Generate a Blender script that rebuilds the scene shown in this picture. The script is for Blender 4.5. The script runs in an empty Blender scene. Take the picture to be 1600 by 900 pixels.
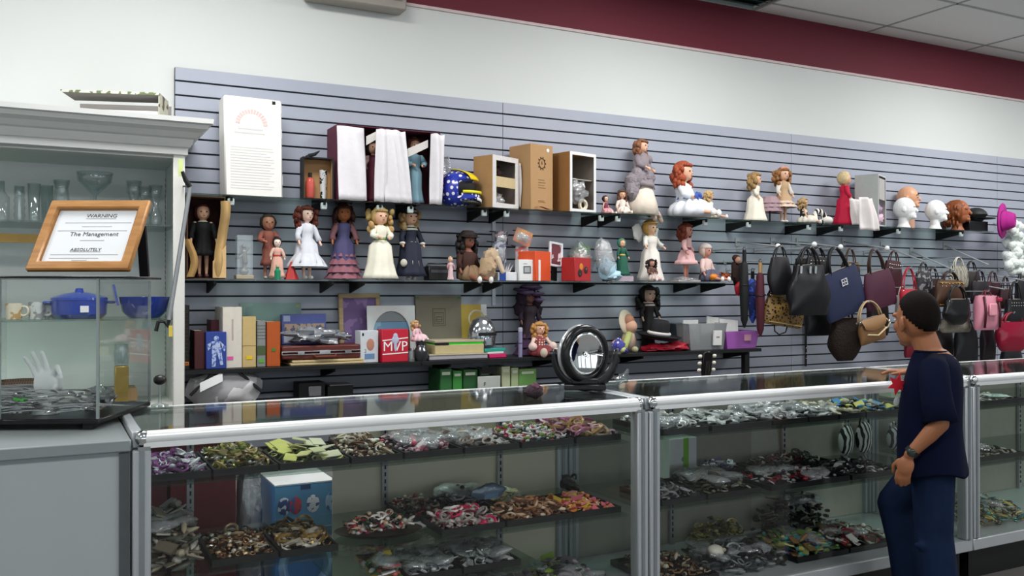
import bpy, math, random
from math import sin, cos, pi, radians as R
random.seed(7)
SC = bpy.context.scene
COL = SC.collection
# ---------------------------------------------------------------- camera, world, lamps, exposure
CAMZ, FPX, YAW, HOR = 1.39, 1400.0, R(27.5), 455.0
cam = bpy.data.cameras.new('camera'); camo = bpy.data.objects.new('camera', cam); COL.objects.link(camo)
cam.sensor_width = 36; cam.lens = 36*FPX/1600; cam.clip_start = .05; cam.clip_end = 100
camo.location = (0, 0, CAMZ); camo.rotation_euler = (R(90)+math.atan((HOR-450)/FPX), 0, -YAW)
SC.camera = camo
w = bpy.data.worlds.new('world'); SC.world = w; w.use_nodes = True
w.node_tree.nodes['Background'].inputs[0].default_value = (.86, .94, 1, 1)
w.node_tree.nodes['Background'].inputs[1].default_value = 1.45
def area(x, y, z, sx, sy, e, c=(1, .985, .97)):
    l = bpy.data.lights.new('troffer_light', 'AREA'); l.shape = 'RECTANGLE'; l.size = sx; l.size_y = sy; l.energy = e; l.color = c
    o = bpy.data.objects.new('troffer_light', l); COL.objects.link(o); o.location = (x, y, z); return o
for lx in (-2.4, .6, 3.6, 6.6, 9.6):
    for ly, e in ((3.5, 58), (.2, 44)):
        area(lx, ly, 3.43, 1.2, .6, e)
SC.view_settings.view_transform = 'Standard'; SC.view_settings.look = 'None'
SC.view_settings.exposure = 0.0; SC.view_settings.gamma = 1.0; SC.view_settings.use_curve_mapping = False
SC.cycles.use_denoising = True
SC.cycles.max_bounces = 8; SC.cycles.diffuse_bounces = 3; SC.cycles.glossy_bounces = 3
SC.cycles.transmission_bounces = 4; SC.cycles.transparent_max_bounces = 24
SC.cycles.caustics_reflective = False; SC.cycles.caustics_refractive = False
SC.cycles.sample_clamp_indirect = 4
# ---------------------------------------------------------------- measured rays: a pixel column at a known distance from the wall
def _ab(px):
    u = (px-800)/FPX
    return sin(YAW)+u*cos(YAW), cos(YAW)-u*sin(YAW)
def X(px, Y): a, b = _ab(px); return Y*a/b
def D(px, Y): return Y/_ab(px)[1]
def Z(px, py, Y): return CAMZ-(py-HOR)/FPX*D(px, Y)
# ---------------------------------------------------------------- mesh builder
class MB:
    def __init__(s): s.v = []; s.f = []; s.mi = []; s.cur = 0
    def m(s, i): s.cur = i; return s
    def add(s, vs, fs):
        b = len(s.v); s.v += [tuple(p) for p in vs]
        for f in fs: s.f.append(tuple(i+b for i in f)); s.mi.append(s.cur)
        return s
    def box(s, c, d, rz=0, rx=0, ry=0, top=1.0):
        x, y, z = d[0]/2, d[1]/2, d[2]/2
        vs = [(a*x*(top if k > 0 else 1), b*y*(top if k > 0 else 1), k*z) for k in (-1, 1) for a, b in ((-1, -1), (1, -1), (1, 1), (-1, 1))]
        vs = [_rot(p, rx, ry, rz) for p in vs]
        return s.add([(p[0]+c[0], p[1]+c[1], p[2]+c[2]) for p in vs], [(3, 2, 1, 0), (4, 5, 6, 7), (0, 1, 5, 4), (1, 2, 6, 5), (2, 3, 7, 6), (3, 0, 4, 7)])
    def b2(s, lo, hi): return s.box([(a+b)/2 for a, b in zip(lo, hi)], [b-a for a, b in zip(lo, hi)])
    def lathe(s, prof, n=16, c=(0, 0, 0), wob=0, nw=7, sy=1.0, ph=0.0, close=True):
        vs = []; K = len(prof)
        for k, (r, z) in enumerate(prof):
            t = k/(K-1) if K > 1 else 0
            for i in range(n):
                a = 2*pi*i/n; rr = r*(1+wob*t*sin(nw*a+ph+2*t))
                vs.append((c[0]+rr*cos(a), c[1]+rr*sin(a)*sy, c[2]+z))
        fs = [(k*n+i, k*n+(i+1) % n, (k+1)*n+(i+1) % n, (k+1)*n+i) for k in range(K-1) for i in range(n)]
        if prof[0][1] > prof[-1][1]: fs = [f[::-1] for f in fs]
        if close:
            a, b = tuple(range(n)), tuple((K-1)*n+i for i in range(n))
            if prof[0][1] <= prof[-1][1]: fs += [a[::-1], b]
            else: fs += [a, b[::-1]]
        return s.add(vs, fs)
    def tube(s, pts, r, n=6, cap=True):
        K = len(pts); rs = r if isinstance(r, (list, tuple)) else [r]*K
        vs = []; prev = None
        for k, p in enumerate(pts):
            q0 = pts[max(0, k-1)]; q1 = pts[min(K-1, k+1)]
            t = _nrm([q1[i]-q0[i] for i in range(3)])
            if prev is None:
                ref = (0, 0, 1) if abs(t[2]) < .9 else (1, 0, 0)
                u = _nrm(_crs(ref, t))
            else:
                dd = sum(prev[i]*t[i] for i in range(3)); u = _nrm([prev[i]-dd*t[i] for i in range(3)])
            prev = u; w2 = _crs(t, u)
            for i in range(n):
                a = 2*pi*i/n
                vs.append(tuple(p[j]+rs[k]*(cos(a)*u[j]+sin(a)*w2[j]) for j in range(3)))
        fs = [(k*n+i, k*n+(i+1) % n, (k+1)*n+(i+1) % n, (k+1)*n+i) for k in range(K-1) for i in range(n)]
        if cap: fs += [tuple(range(n))[::-1], tuple((K-1)*n+i for i in range(n))]
        return s.add(vs, fs)
    def ell(s, c, r, n=10, m=7, rot=(0, 0, 0), fn=None):
        if not isinstance(r, (tuple, list)): r = (r, r, r)
        vs = [(0, 0, -1)]
        for k in range(1, m):
            ph = -pi/2+pi*k/m
            for i in range(n): a = 2*pi*i/n; vs.append((cos(ph)*cos(a), cos(ph)*sin(a), sin(ph)))
        vs.append((0, 0, 1)); L = len(vs)-1
        fs = [(0, 1+(i+1) % n, 1+i) for i in range(n)]
        fs += [(1+k*n+i, 1+k*n+(i+1) % n, 1+(k+1)*n+(i+1) % n, 1+(k+1)*n+i) for k in range(m-2) for i in range(n)]
        fs += [(L, 1+(m-2)*n+i, 1+(m-2)*n+(i+1) % n) for i in range(n)]
        out = []
        for p in vs:
            g = fn(p) if fn else 1
            q = _rot((p[0]*r[0]*g, p[1]*r[1]*g, p[2]*r[2]*g), *rot)
            out.append((q[0]+c[0], q[1]+c[1], q[2]+c[2]))
        return s.add(out, fs)
    def cap(s, a, b, ra, rb, n=10):            # tapered capsule (round ends)
        s.ell(a, ra, n, 6); s.ell(b, rb, n, 6); return s.tube([a, b], [ra, rb], n)
    def sheet(s, fn, nu, nv, th=.002):
        top = [fn(i/nu, j/nv) for j in range(nv+1) for i in range(nu+1)]; W = nu+1
        fs = [(j*W+i, j*W+i+1, (j+1)*W+i+1, (j+1)*W+i) for j in range(nv) for i in range(nu)]
        nor = [[0, 0, 0] for _ in top]
        for f in fs:
            a, b, c2 = top[f[0]], top[f[1]], top[f[3]]
            q = _crs([b[i]-a[i] for i in range(3)], [c2[i]-a[i] for i in range(3)])
            for i in f:
                for k in range(3): nor[i][k] += q[k]
        bot = [tuple(p[k]-th*x[k] for k in range(3)) for p, x in zip(top, map(_nrm, nor))]
        N = len(top); g = [tuple(i+N for i in f[::-1]) for f in fs]
        e = [j for j in range(W)]+[j*W+nu for j in range(1, nv+1)]+[nv*W+i for i in range(nu-1, -1, -1)]+[j*W for j in range(nv-1, 0, -1)]
        h = [(e[i], e[i]+N, e[(i+1) % len(e)]+N, e[(i+1) % len(e)]) for i in range(len(e))]
        return s.add(top+bot, fs+g+h)
    def prism(s, pts, y0, y1):                 # outline in x,z pushed along y
        n = len(pts)
        ar = sum(pts[i][0]*pts[(i+1) % n][1]-pts[(i+1) % n][0]*pts[i][1] for i in range(n))
        if ar < 0: pts = pts[::-1]
        vs = [(x, y0, z) for x, z in pts]+[(x, y1, z) for x, z in pts]
        fs = [tuple(range(n)), tuple(range(2*n-1, n-1, -1))]+[(i, i+n, (i+1) % n+n, (i+1) % n) for i in range(n)]
        return s.add(vs, fs)
    def ring(s, c, Rr, r, n=12, m=5, rot=(0, 0, 0), sx=1.0):
        vs = []
        for i in range(n):
            a = 2*pi*i/n
            for j in range(m):
                b = 2*pi*j/m; q = _rot((sx*(Rr+r*cos(b))*cos(a), (Rr+r*cos(b))*sin(a), r*sin(b)), *rot)
                vs.append((q[0]+c[0], q[1]+c[1], q[2]+c[2]))
        return s.add(vs, [(i*m+j, ((i+1) % n)*m+j, ((i+1) % n)*m+(j+1) % m, i*m+(j+1) % m) for i in range(n) for j in range(m)])
    def frame(s, x0, x1, z0, z1, y0, y1, t):   # rectangular ring in x,z
        vs = []
        for y in (y0, y1):
            vs += [(x0, y, z0), (x1, y, z0), (x1, y, z1), (x0, y, z1), (x0+t, y, z0+t), (x1-t, y, z0+t), (x1-t, y, z1-t), (x0+t, y, z1-t)]
        fs = []
        for i in range(4):
            j = (i+1) % 4
            fs += [(i, j, 4+j, 4+i), (8+j, 8+i, 12+i, 12+j), (i, 8+i, 8+j, j), (4+i, 4+j, 12+j, 12+i)]
        return s.add(vs, fs)
    def mesh(s, name, mats, smooth=35):
        me = bpy.data.meshes.new(name); me.from_pydata(s.v, [], s.f)
        if not isinstance(mats, (list, tuple)): mats = [mats]
        for m_ in mats: me.materials.append(m_)
        if len(mats) > 1: me.polygons.foreach_set('material_index', s.mi)
        if smooth:
            me.polygons.foreach_set('use_smooth', [True]*len(s.f))
            if smooth < 180: me.set_sharp_from_angle(angle=R(smooth))
        me.update(); return me
    def build(s, name, mats, parent=None, smooth=35, bevel=0, sub=0, voxel=0, loc=None, rot=None, seg=1):
        o = bpy.data.objects.new(name, s.mesh(name, mats, 180 if voxel else smooth)); COL.objects.link(o)
        if parent: o.parent = parent
        if loc: o.location = loc
        if rot: o.rotation_euler = rot
        if bevel:
            b = o.modifiers.new('bevel', 'BEVEL'); b.width = bevel; b.segments = seg; b.limit_method = 'ANGLE'; b.angle_limit = R(40)
        if voxel:
            b = o.modifiers.new('remesh', 'REMESH'); b.mode = 'VOXEL'; b.voxel_size = voxel; b.use_smooth_shade = True
            b = o.modifiers.new('smooth', 'SMOOTH'); b.factor = .5; b.iterations = 4
        if sub:
            b = o.modifiers.new('sub', 'SUBSURF'); b.levels = sub; b.render_levels = sub
        return o
def _rot(p, rx, ry, rz):
    x, y, z = p
    if rx: y, z = y*cos(rx)-z*sin(rx), y*sin(rx)+z*cos(rx)
    if ry: x, z = x*cos(ry)+z*sin(ry), -x*sin(ry)+z*cos(ry)
    if rz: x, y = x*cos(rz)-y*sin(rz), x*sin(rz)+y*cos(rz)
    return (x, y, z)
def _nrm(v):
    l = math.sqrt(sum(a*a for a in v)) or 1
    return [a/l for a in v]
def _crs(a, b): return [a[1]*b[2]-a[2]*b[1], a[2]*b[0]-a[0]*b[2], a[0]*b[1]-a[1]*b[0]]
def tag(o, label=None, cat=None, group=None, kind=None):
    if label: o['label'] = label
    if cat: o['category'] = cat
    if group: o['group'] = group
    if kind: o['kind'] = kind
    return o
def thing(name, label, cat, loc, rot=(0, 0, 0), group=None):
    o = bpy.data.objects.new(name, None); COL.objects.link(o); o.empty_display_size = .05
    o.location = loc; o.rotation_euler = rot if isinstance(rot, tuple) else (0, 0, rot)
    return tag(o, label, cat, group)
def struct(name, mb, mats, **k):
    o = mb.build(name, mats, **k)
    if not k.get('parent'): tag(o, kind='structure')
    return o
# ---------------------------------------------------------------- procedural materials
def lin(h):
    c = [int(h[i:i+2], 16)/255 for i in (0, 2, 4)]
    return tuple(x/12.92 if x <= .04045 else ((x+.055)/1.055)**2.4 for x in c)+(1,)
_mc = {}
def mat(h, rough=.6, metal=0.0, var=.10, scale=25, bump=0.0, kind=None, h2=None, spec=.4, coat=0):
    key = (h, rough, metal, var, scale, bump, kind, h2, spec, coat)
    if key in _mc: return _mc[key]
    m = bpy.data.materials.new((kind or 'plain')+'_'+h); _mc[key] = m; m.use_nodes = True
    nt = m.node_tree; N = nt.nodes; L = nt.links; bs = N['Principled BSDF']
    bs.inputs['Roughness'].default_value = rough; bs.inputs['Metallic'].default_value = metal
    bs.inputs['Specular IOR Level'].default_value = spec
    if coat: bs.inputs['Coat Weight'].default_value = coat
    tc = N.new('ShaderNodeTexCoord'); mp = N.new('ShaderNodeMapping'); L.new(tc.outputs['Object'], mp.inputs[0])
    no = N.new('ShaderNodeTexNoise'); no.inputs['Scale'].default_value = scale; no.inputs['Detail'].default_value = 3
    L.new(mp.outputs[0], no.inputs[0])
    c = lin(h); fac = no.outputs[0]
    mx = N.new('ShaderNodeMix'); mx.data_type = 'RGBA'
    mx.inputs[6].default_value = tuple(x*(1-var) for x in c[:3])+(1,); mx.inputs[7].default_value = tuple(min(1, x*(1+var)) for x in c[:3])+(1,)
    if kind:
        c2 = lin(h2 or '000000'); mx.inputs[6].default_value = c; mx.inputs[7].default_value = c2
        rp = N.new('ShaderNodeValToRGB'); rp.color_ramp.interpolation = 'CONSTANT'
        e = rp.color_ramp.elements; e[0].color = (0, 0, 0, 1); e[1].color = (1, 1, 1, 1); e[1].position = .5
        if kind == 'dots':
            t = N.new('ShaderNodeTexVoronoi'); t.inputs['Scale'].default_value = scale; t.inputs['Randomness'].default_value = .35
            L.new(mp.outputs[0], t.inputs[0]); e[1].position = .32; L.new(t.outputs[0], rp.inputs[0])
            mx.inputs[6].default_value = c2; mx.inputs[7].default_value = c
        elif kind == 'patch':
            e[1].position = .54; L.new(no.outputs[0], rp.inputs[0])
        elif kind == 'leopard':
            t = N.new('ShaderNodeTexVoronoi'); t.inputs['Scale'].default_value = scale; L.new(mp.outputs[0], t.inputs[0])
            e[1].position = .38; L.new(t.outputs[0], rp.inputs[0])
        elif kind in ('stripe', 'zebra'):
            t = N.new('ShaderNodeTexWave'); t.inputs['Scale'].default_value = scale; t.inputs['Distortion'].default_value = 5 if kind == 'zebra' else 0
            t.inputs['Detail'].default_value = 1
            L.new(mp.outputs[0], t.inputs[0]); L.new(t.outputs[1], rp.inputs[0])
        elif kind == 'wood':
            mp.inputs['Scale'].default_value = (1, 6, 6); rp.color_ramp.interpolation = 'LINEAR'; e[0].position = .35; e[1].position = .7
            L.new(no.outputs[0], rp.inputs[0])
        L.new(rp.outputs[0], mx.inputs[0])
    else: L.new(fac, mx.inputs[0])
    L.new(mx.outputs[2], bs.inputs['Base Color'])
    if bump:
        b = N.new('ShaderNodeBump'); b.inputs['Strength'].default_value = bump; b.inputs['Distance'].default_value = .01
        L.new(no.outputs[0], b.inputs['Height']); L.new(b.outputs[0], bs.inputs['Normal'])
    return m
def clear(h='ffffff', base=.04, rough=.02, body=0.0, name='glass', bump=0):
    """thin clear sheet: passes light straight on, reflects by Fresnel, with an optional milky body"""
    key = ('clear', h, base, rough, body, bump)
    if key in _mc: return _mc[key]
    m = bpy.data.materials.new(name); _mc[key] = m; m.use_nodes = True
    nt = m.node_tree; N = nt.nodes; L = nt.links; out = N['Material Output']; N.remove(N['Principled BSDF'])
    tr = N.new('ShaderNodeBsdfTransparent'); tr.inputs[0].default_value = lin(h)
    gl = N.new('ShaderNodeBsdfGlossy'); gl.inputs['Roughness'].default_value = rough
    lw = N.new('ShaderNodeLayerWeight'); pw = N.new('ShaderNodeMath'); pw.operation = 'POWER'; pw.inputs[1].default_value = 5; L.new(lw.outputs['Facing'], pw.inputs[0])
    ma = N.new('ShaderNodeMath'); ma.operation = 'MULTIPLY_ADD'; ma.use_clamp = True
    ma.inputs[1].default_value = .9; ma.inputs[2].default_value = base; L.new(pw.outputs[0], ma.inputs[0])
    mx = N.new('ShaderNodeMixShader'); L.new(ma.outputs[0], mx.inputs[0]); L.new(gl.outputs[0], mx.inputs[2])
    a = tr
    if bump:
        tc = N.new('ShaderNodeTexCoord'); no = N.new('ShaderNodeTexNoise'); no.inputs['Scale'].default_value = 45; L.new(tc.outputs['Object'], no.inputs[0])
        b = N.new('ShaderNodeBump'); b.inputs['Strength'].default_value = bump; b.inputs['Distance'].default_value = .02
        L.new(no.outputs[0], b.inputs['Height']); L.new(b.outputs[0], gl.inputs['Normal'])
    if body:
        df = N.new('ShaderNodeBsdfDiffuse'); df.inputs[0].default_value = lin(h)
        m2 = N.new('ShaderNodeMixShader'); m2.inputs[0].default_value = body
        L.new(tr.outputs[0], m2.inputs[1]); L.new(df.outputs[0], m2.inputs[2]); a = m2
    L.new(a.outputs[0], mx.inputs[1]); L.new(mx.outputs[0], out.inputs[0]); return m
GLASS = clear('fcfdfd', .022); SHELFGL = clear('e2eee8', .06, .03); WARE = clear('eef4f4', .14, .03, .05)
BAGGY = clear('f2f4f6', .16, .12, .24, 'clear_plastic', .6); TISSUE = mat('e9e6ea', .8, var=.05, bump=.3)
BLACK = mat('0d0d0f', .45); BLACKM = mat('141416', .8); CHROME = mat('d8dcde', .12, 1.0, .02); ALU = mat('aeb4b8', .42, .35, .03)
WHITE = mat('e6e8e8', .5, var=.03); KRAFT = mat('b18b5f', .8, var=.06, scale=12); MIRROR = mat('eef0f0', .03, 1.0, .01)
def text(s, size, loc, rot, m, parent, name='lettering', ext=.0006, align='CENTER'):
    cu = bpy.data.curves.new('t', 'FONT'); cu.body = s; cu.size = size; cu.align_x = align; cu.extrude = ext; cu.resolution_u = 2
    t = bpy.data.objects.new('t', cu); COL.objects.link(t)
    dg = bpy.context.evaluated_depsgraph_get(); me = bpy.data.meshes.new_from_object(t.evaluated_get(dg))
    bpy.data.objects.remove(t); bpy.data.curves.remove(cu)
    me.materials.clear(); me.materials.append(m)
    o = bpy.data.objects.new(name, me); COL.objects.link(o); o.parent = parent; o.location = loc; o.rotation_euler = rot
    return o
# ================================================================ THE ROOM
YW = 5.05
H = 3.465
b = MB(); b.b2((-5, -5, -.1), (14, 5.3, 0)); struct('floor', b, mat('6c6a68', .5, var=.15, scale=4))
wall = struct('wall_back', MB().b2((-5, YW, 0), (14, YW+.2, H)), mat('d8dcda', .75, var=.02, scale=3))
struct('wall_left', MB().b2((-5.2, -5, 0), (-5, 5.25, H)), mat('d8dcda', .75, var=.02, scale=3))
struct('wall_right', MB().b2((14, -5, 0), (14.2, 5.25, H)), mat('d8dcda', .75, var=.02, scale=3))
# shop front behind the viewer: low wall, header and mullions around open daylight panes
fw = MB(); fw.b2((-5, -5.2, 0), (14, -5, .5)); fw.b2((-5, -5.2, 2.7), (14, -5, H))
fw = struct('wall_front', fw, mat('d8dcda', .75, var=.02))
for i in range(11):
    MB().b2((-5+1.9*i-.04, -5.2, .5), (-5+1.9*i+.04, -5, 2.7)).build('mullion', mat('3a3c3e', .4), fw)
# ceiling: grid of 2x4 ft tiles, each its own piece where it can be seen
ce = struct('ceiling', MB().b2((-5, -5, H+.04), (14, 5.25, H+.1)), mat('b4b8b6', .8))
gx = [-4.96+1.2*i+.0 for i in range(17)]; gy = [4.86-.61*i for i in range(17)]
tile = MB().b2((.006, -.604, 0), (1.194, -.006, .03)).mesh('ceiling_tile', mat('eceeec', .9, var=.03, scale=90, bump=.25), 0)
edge = MB().b2((.006, .006, 0), (1.194, .19, .03)).mesh('border_tile', mat('eceeec', .9, var=.03, scale=90, bump=.25), 0)
HOLE = (3.4, 4.7)
for i, x in enumerate(gx[:-1]):
    for j, y in enumerate(gy[:-1]):
        if abs(x+.6-4.05) < .55 and j < 1: continue
        if y < 1.0 and not (j % 3 == 0): pass
        o = bpy.data.objects.new('ceiling_tile', tile); COL.objects.link(o); o.parent = ce; o.location = (x, y, H+.004)
    if abs(x+.6-4.05) < .55: continue
    o = bpy.data.objects.new('ceiling_tile', edge); COL.objects.link(o); o.parent = ce; o.location = (x, 4.86, H+.004)
g = MB()
for x in gx: g.b2((x-.011, -5, H), (x+.011, YW, H+.012))
for y in gy:
    a = -5
    g.b2((-5, y-.011, H), (3.43 if abs(y-4.86) < .1 else 14, y+.011, H+.012))
    if abs(y-4.86) < .1: g.b2((4.64, y-.011, H), (14, y+.011, H+.012))
g.build('ceiling_grid', mat('a4a8a6', .5), ce)
b = MB(); b.b2((3.45, 4.26, H+.03), (4.63, 5.04, H+.039)); b.build('duct_opening', mat('18322f', .6), ce)
b = MB()
for i in range(9): b.box((4.04, 4.30+.085*i, H+.018), (1.16, .05, .004), rx=.5)
b.build('vent_louvre', mat('1f3a36', .5), ce)['kind'] = 'stuff'
# red painted band with pale bead below it
struct('trim_1', MB().b2((-5, YW-.006, 3.115), (14, YW, H)), mat('6e2434', .7, var=.08, scale=2))
struct('trim_2', MB().b2((-5, YW-.012, 3.10), (14, YW, 3.117)), mat('d8c6c6', .6))
# slatwall: every slat a piece in front of a dark core
SX = [.605, 2.55, 4.99, 7.43, 9.87]
ST = 2.577
core = MB().b2((.605, YW-.014, .43), (9.87, YW, ST)).build('groove_core', mat('34363c', .8), wall)
SLAT = mat('a6acba', .45, var=.05, scale=5)
for k in range(4):
    L = SX[k+1]-SX[k]
    me = MB().b2((.002, -.010, -.066), (L-.002, .004, 0)).mesh('slat', SLAT, 0)
    for r_ in range(28):
        o = bpy.data.objects.new('slat', me); COL.objects.link(o); o.parent = wall; o.location = (SX[k], YW-.018, ST-.0762*r_)
MB().b2((-.012, -.006, 0), (.012, .0, .62)).build('joint_strip', mat('9a9ea4', .3, .5), wall, loc=(X(768, YW), YW-.029, 1.30))
t = thing('wall_vent', 'beige metal wall vent box high above the white wall, crossing the red band', 'vent', (0, 0, 0))
MB().b2((X(478, 4.98), 4.93, 3.03), (X(631, 4.98), YW-.007, 3.40)).build('housing', mat('9c968e', .5), t, bevel=.01)
bb = MB()
for i in range(7): bb.box(((X(478, 4.98)+X(631, 4.98))/2, 4.927, 3.09+.042*i), (X(631, 4.98)-X(478, 4.98)-.06, .01, .012), rx=.5)
bb.build('louvre', mat('8a847c', .5), t)['kind'] = 'stuff'
# ================================================================ SHELVES ON THE WALL
Z1, Z2, Z3, Z4, YF = 1.885, 1.452, .992, .80, 4.74
def shelf(name, label, x0, x1, z, m, th, brk, capm, group='wall shelves'):
    t = thing(name, label, 'shelf', (x0, YF, z-th), group=group)
    L = x1-x0; n = max(1, round(L/1.22)); s = L/n
    for i in range(n): MB().b2((i*s+.001, 0, 0), ((i+1)*s-.001, .29, th)).build('shelf_panel', m, t, bevel=.001)
    for x in brk:
        q = MB(); q.add([(x-.006-x0, .285, -.065), (x-.006-x0, .285, 0), (x-.006-x0, .03, 0), (x-.006-x0, .03, -.018), (x+.006-x0, .285, -.065), (x+.006-x0, .285, 0), (x+.006-x0, .03, 0), (x+.006-x0, .03, -.018)],
                        [(0, 1, 2, 3), (7, 6, 5, 4), (0, 4, 5, 1), (1, 5, 6, 2), (2, 6, 7, 3), (3, 7, 4, 0)])
        br = q.build('bracket', BLACKM, t, smooth=0)
        if capm: MB().box((x-x0, .05, -.024), (.034, .02, .036)).build('bracket_cap', capm, br, bevel=.004)
    return t
CAPM = mat('dfe3e6', .3)
shelf('wall_shelf', 'long glass top shelf on the slatwall carrying boxes, dolls and heads', .62, X(1553, YF), Z1, SHELFGL, .008,
      [X(p, 4.8) for p in (360, 505, 592, 640, 755, 790, 938, 964, 1100, 1168, 1262, 1312, 1402, 1500)], CAPM)
shelf('wall_shelf', 'middle glass shelf on the slatwall carrying a row of standing dolls', .62, X(1136, YF), Z2, SHELFGL, .008,
      [X(p, 4.8) for p in (335, 518, 566, 750, 780, 925, 1085, 1128)], None)
shelf('wall_shelf', 'black third shelf on the slatwall carrying books and a briefcase', .62, X(1190, YF), Z3, mat('121315', .4), .022,
      [X(p, 4.8) for p in (335, 520, 700, 860, 1000, 1164)], None)
shelf('wall_shelf', 'lowest dark shelf behind the glass counter with green books', .62, X(1000, YF), Z4, mat('1c1d20', .5), .02,
      [X(p, 4.8) for p in (335, 560, 760, 960)], None)
MB().b2((X(1166, 4.8)-.02, 4.79, .15), (X(1166, 4.8)+.02, 4.83, Z3-.023)).build('shelf_post', BLACK, None).parent = None
tag(bpy.data.objects['shelf_post'], 'black square post standing under the right end of the black shelf', 'post')
# ================================================================ GLASS COUNTERS
CY0, CY1, CT, CG = 2.78, 3.42, .983, .965
SHM = .535; SHT = .815; DK = .21
def showcase(label, x0, x1, shelves, backs, tops):
    t = thing('showcase', label, 'showcase', (x0, CY0, 0), group='aluminium glass showcases')
    L = x1-x0; W = CY1-CY0
    MB().b2((.03, .05, 0), (L-.03, W-.03, .148)).build('kick_plate', BLACK, t)
    MB().b2((.0, .0, .15), (L, W, .205)).build('base_deck', mat('b4b9bc', .35, .3, .04), t, bevel=.004)
    for x in (.0, L-.05):
        for y in (0, W-.05):
            p = MB(); p.b2((x, y, .206), (x+.05, y+.05, CT-.052)); p.build('post', ALU, t, bevel=.004)
            p = MB(); p.b2((x+.018, y-.003, .206), (x+.032, y, CT-.052)); p.build('post_groove', mat('8a9196', .4, .6), t)
    rl = MB(); rl.tube([(.03, .024, CT-.020), (L-.03, .024, CT-.020)], .0215, 14); rl.b2((.03, .006, CT-.047), (L-.03, .04, CT-.026)); rl.build('front_rail', mat('e4e7e8', .34, .25, .02), t)
    rl = MB(); rl.b2((.03, W-.03, CT-.03), (L-.03, W, CT-.002)); rl.build('back_rail', mat('e4e7e8', .34, .25, .02), t, bevel=.004)
    for x in (0, L-.03):
        rl = MB(); rl.b2((x, .03, CT-.05), (x+.03, W-.03, CT)); rl.build('side_rail', ALU, t, bevel=.004)
    for x in (.031, L-.031):
        q = MB(); q.ell((x, .026, CT-.020), (.024, .025, .024), 12, 8); q.box((x, .012, CT-.052), (.034, .02, .02)); q.build('corner_connector', CHROME, t)
    MB().b2((.031, .05, CT-.009), (L-.031, W-.031, CT-.002)).build('top_glass', clear('e0e6e4', .04, .05), t)
    MB().b2((.05, .018, .207), (L-.05, .024, CT-.048)).build('front_glass', GLASS, t)
    for x in (.018, L-.024): MB().b2((x, .051, .207), (x+.006, W-.051, CT-.052)).build('side_glass', GLASS, t)
    for (a, c, z, dd) in shelves: MB().b2((a-x0, .06, z-.007), (c-x0, W-.05, z)).build('glass_shelf', SHELFGL, t)
    for (a, c, m) in backs: MB().b2((a-x0, W-.03, .207), (c-x0, W-.018, CT-.035)).build('sliding_back', m, t)
    for x in tops:
        o = MB().b2((x-x0-.012, W-.05, .207), (x-x0+.012, W-.037, CT-.035)).build('shelf_standard', mat('9ea3a6', .35, .6), t)
        q = MB()
        for i in range(24): q.b2((x-x0-.003, W-.053, .24+.028*i), (x-x0+.003, W-.0505, .256+.028*i))
        q.build('standard_slot', BLACK, o)['kind'] = 'stuff'
    return t
XA, XB, XC, XD = .222, 2.035, 3.93, 5.76
BK = mat('d2ccb6', .5, var=.04, scale=6); BKD = mat('4a4c4a', .4)
showcase('aluminium framed glass showcase nearest the grey counter, full of jewellery trays', XA, XB-.003,
         [(XA+.05, XB-.05, SHM, 0), (XA+.05, XB-.05, SHT, 0), (.88, 1.62, .392, 0)], [(.985, 1.98, BK)], (.46, 1.19, 1.70))
showcase('middle aluminium glass showcase where the boy leans', XB+.003, XC-.003, [(XB+.05, XC-.05, SHM, 0), (XB+.05, XC-.05, SHT, 0)],
         [(XB+.05, 3.1, mat('98968a', .5)), (3.1, XC-.05, mat('b0aea0', .5))], (2.6, 3.3))
showcase('far right aluminium glass showcase beyond the boy', XC+.003, XD, [(XC+.05, XD-.05, SHM, 0), (XC+.05, XD-.05, SHT, 0)], [(XC+.05, XD-.05, mat('98968a', .5))], (4.5, 5.2))
t = thing('cash_counter', 'solid grey laminate counter under the glass display box, bottom left', 'counter', (0, 0, 0))
MB().b2((-2.2, 2.80, .10), (.215, 3.70, .928)).build('body', mat('a4acaf', .45, var=.03, scale=6), t)
MB().b2((-2.2, 2.84, 0), (.205, 3.40, .10)).build('kick_plate', BLACK, t)
MB().b2((-2.2, 2.782, .93), (.219, 3.72, CG)).build('worktop', mat('868e90', .4, var=.03), t, bevel=.004)
MB().b2((.188, 2.792, .10), (.214, 2.80, .927)).build('edge_strip', mat('4c5254', .4), t)
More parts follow.
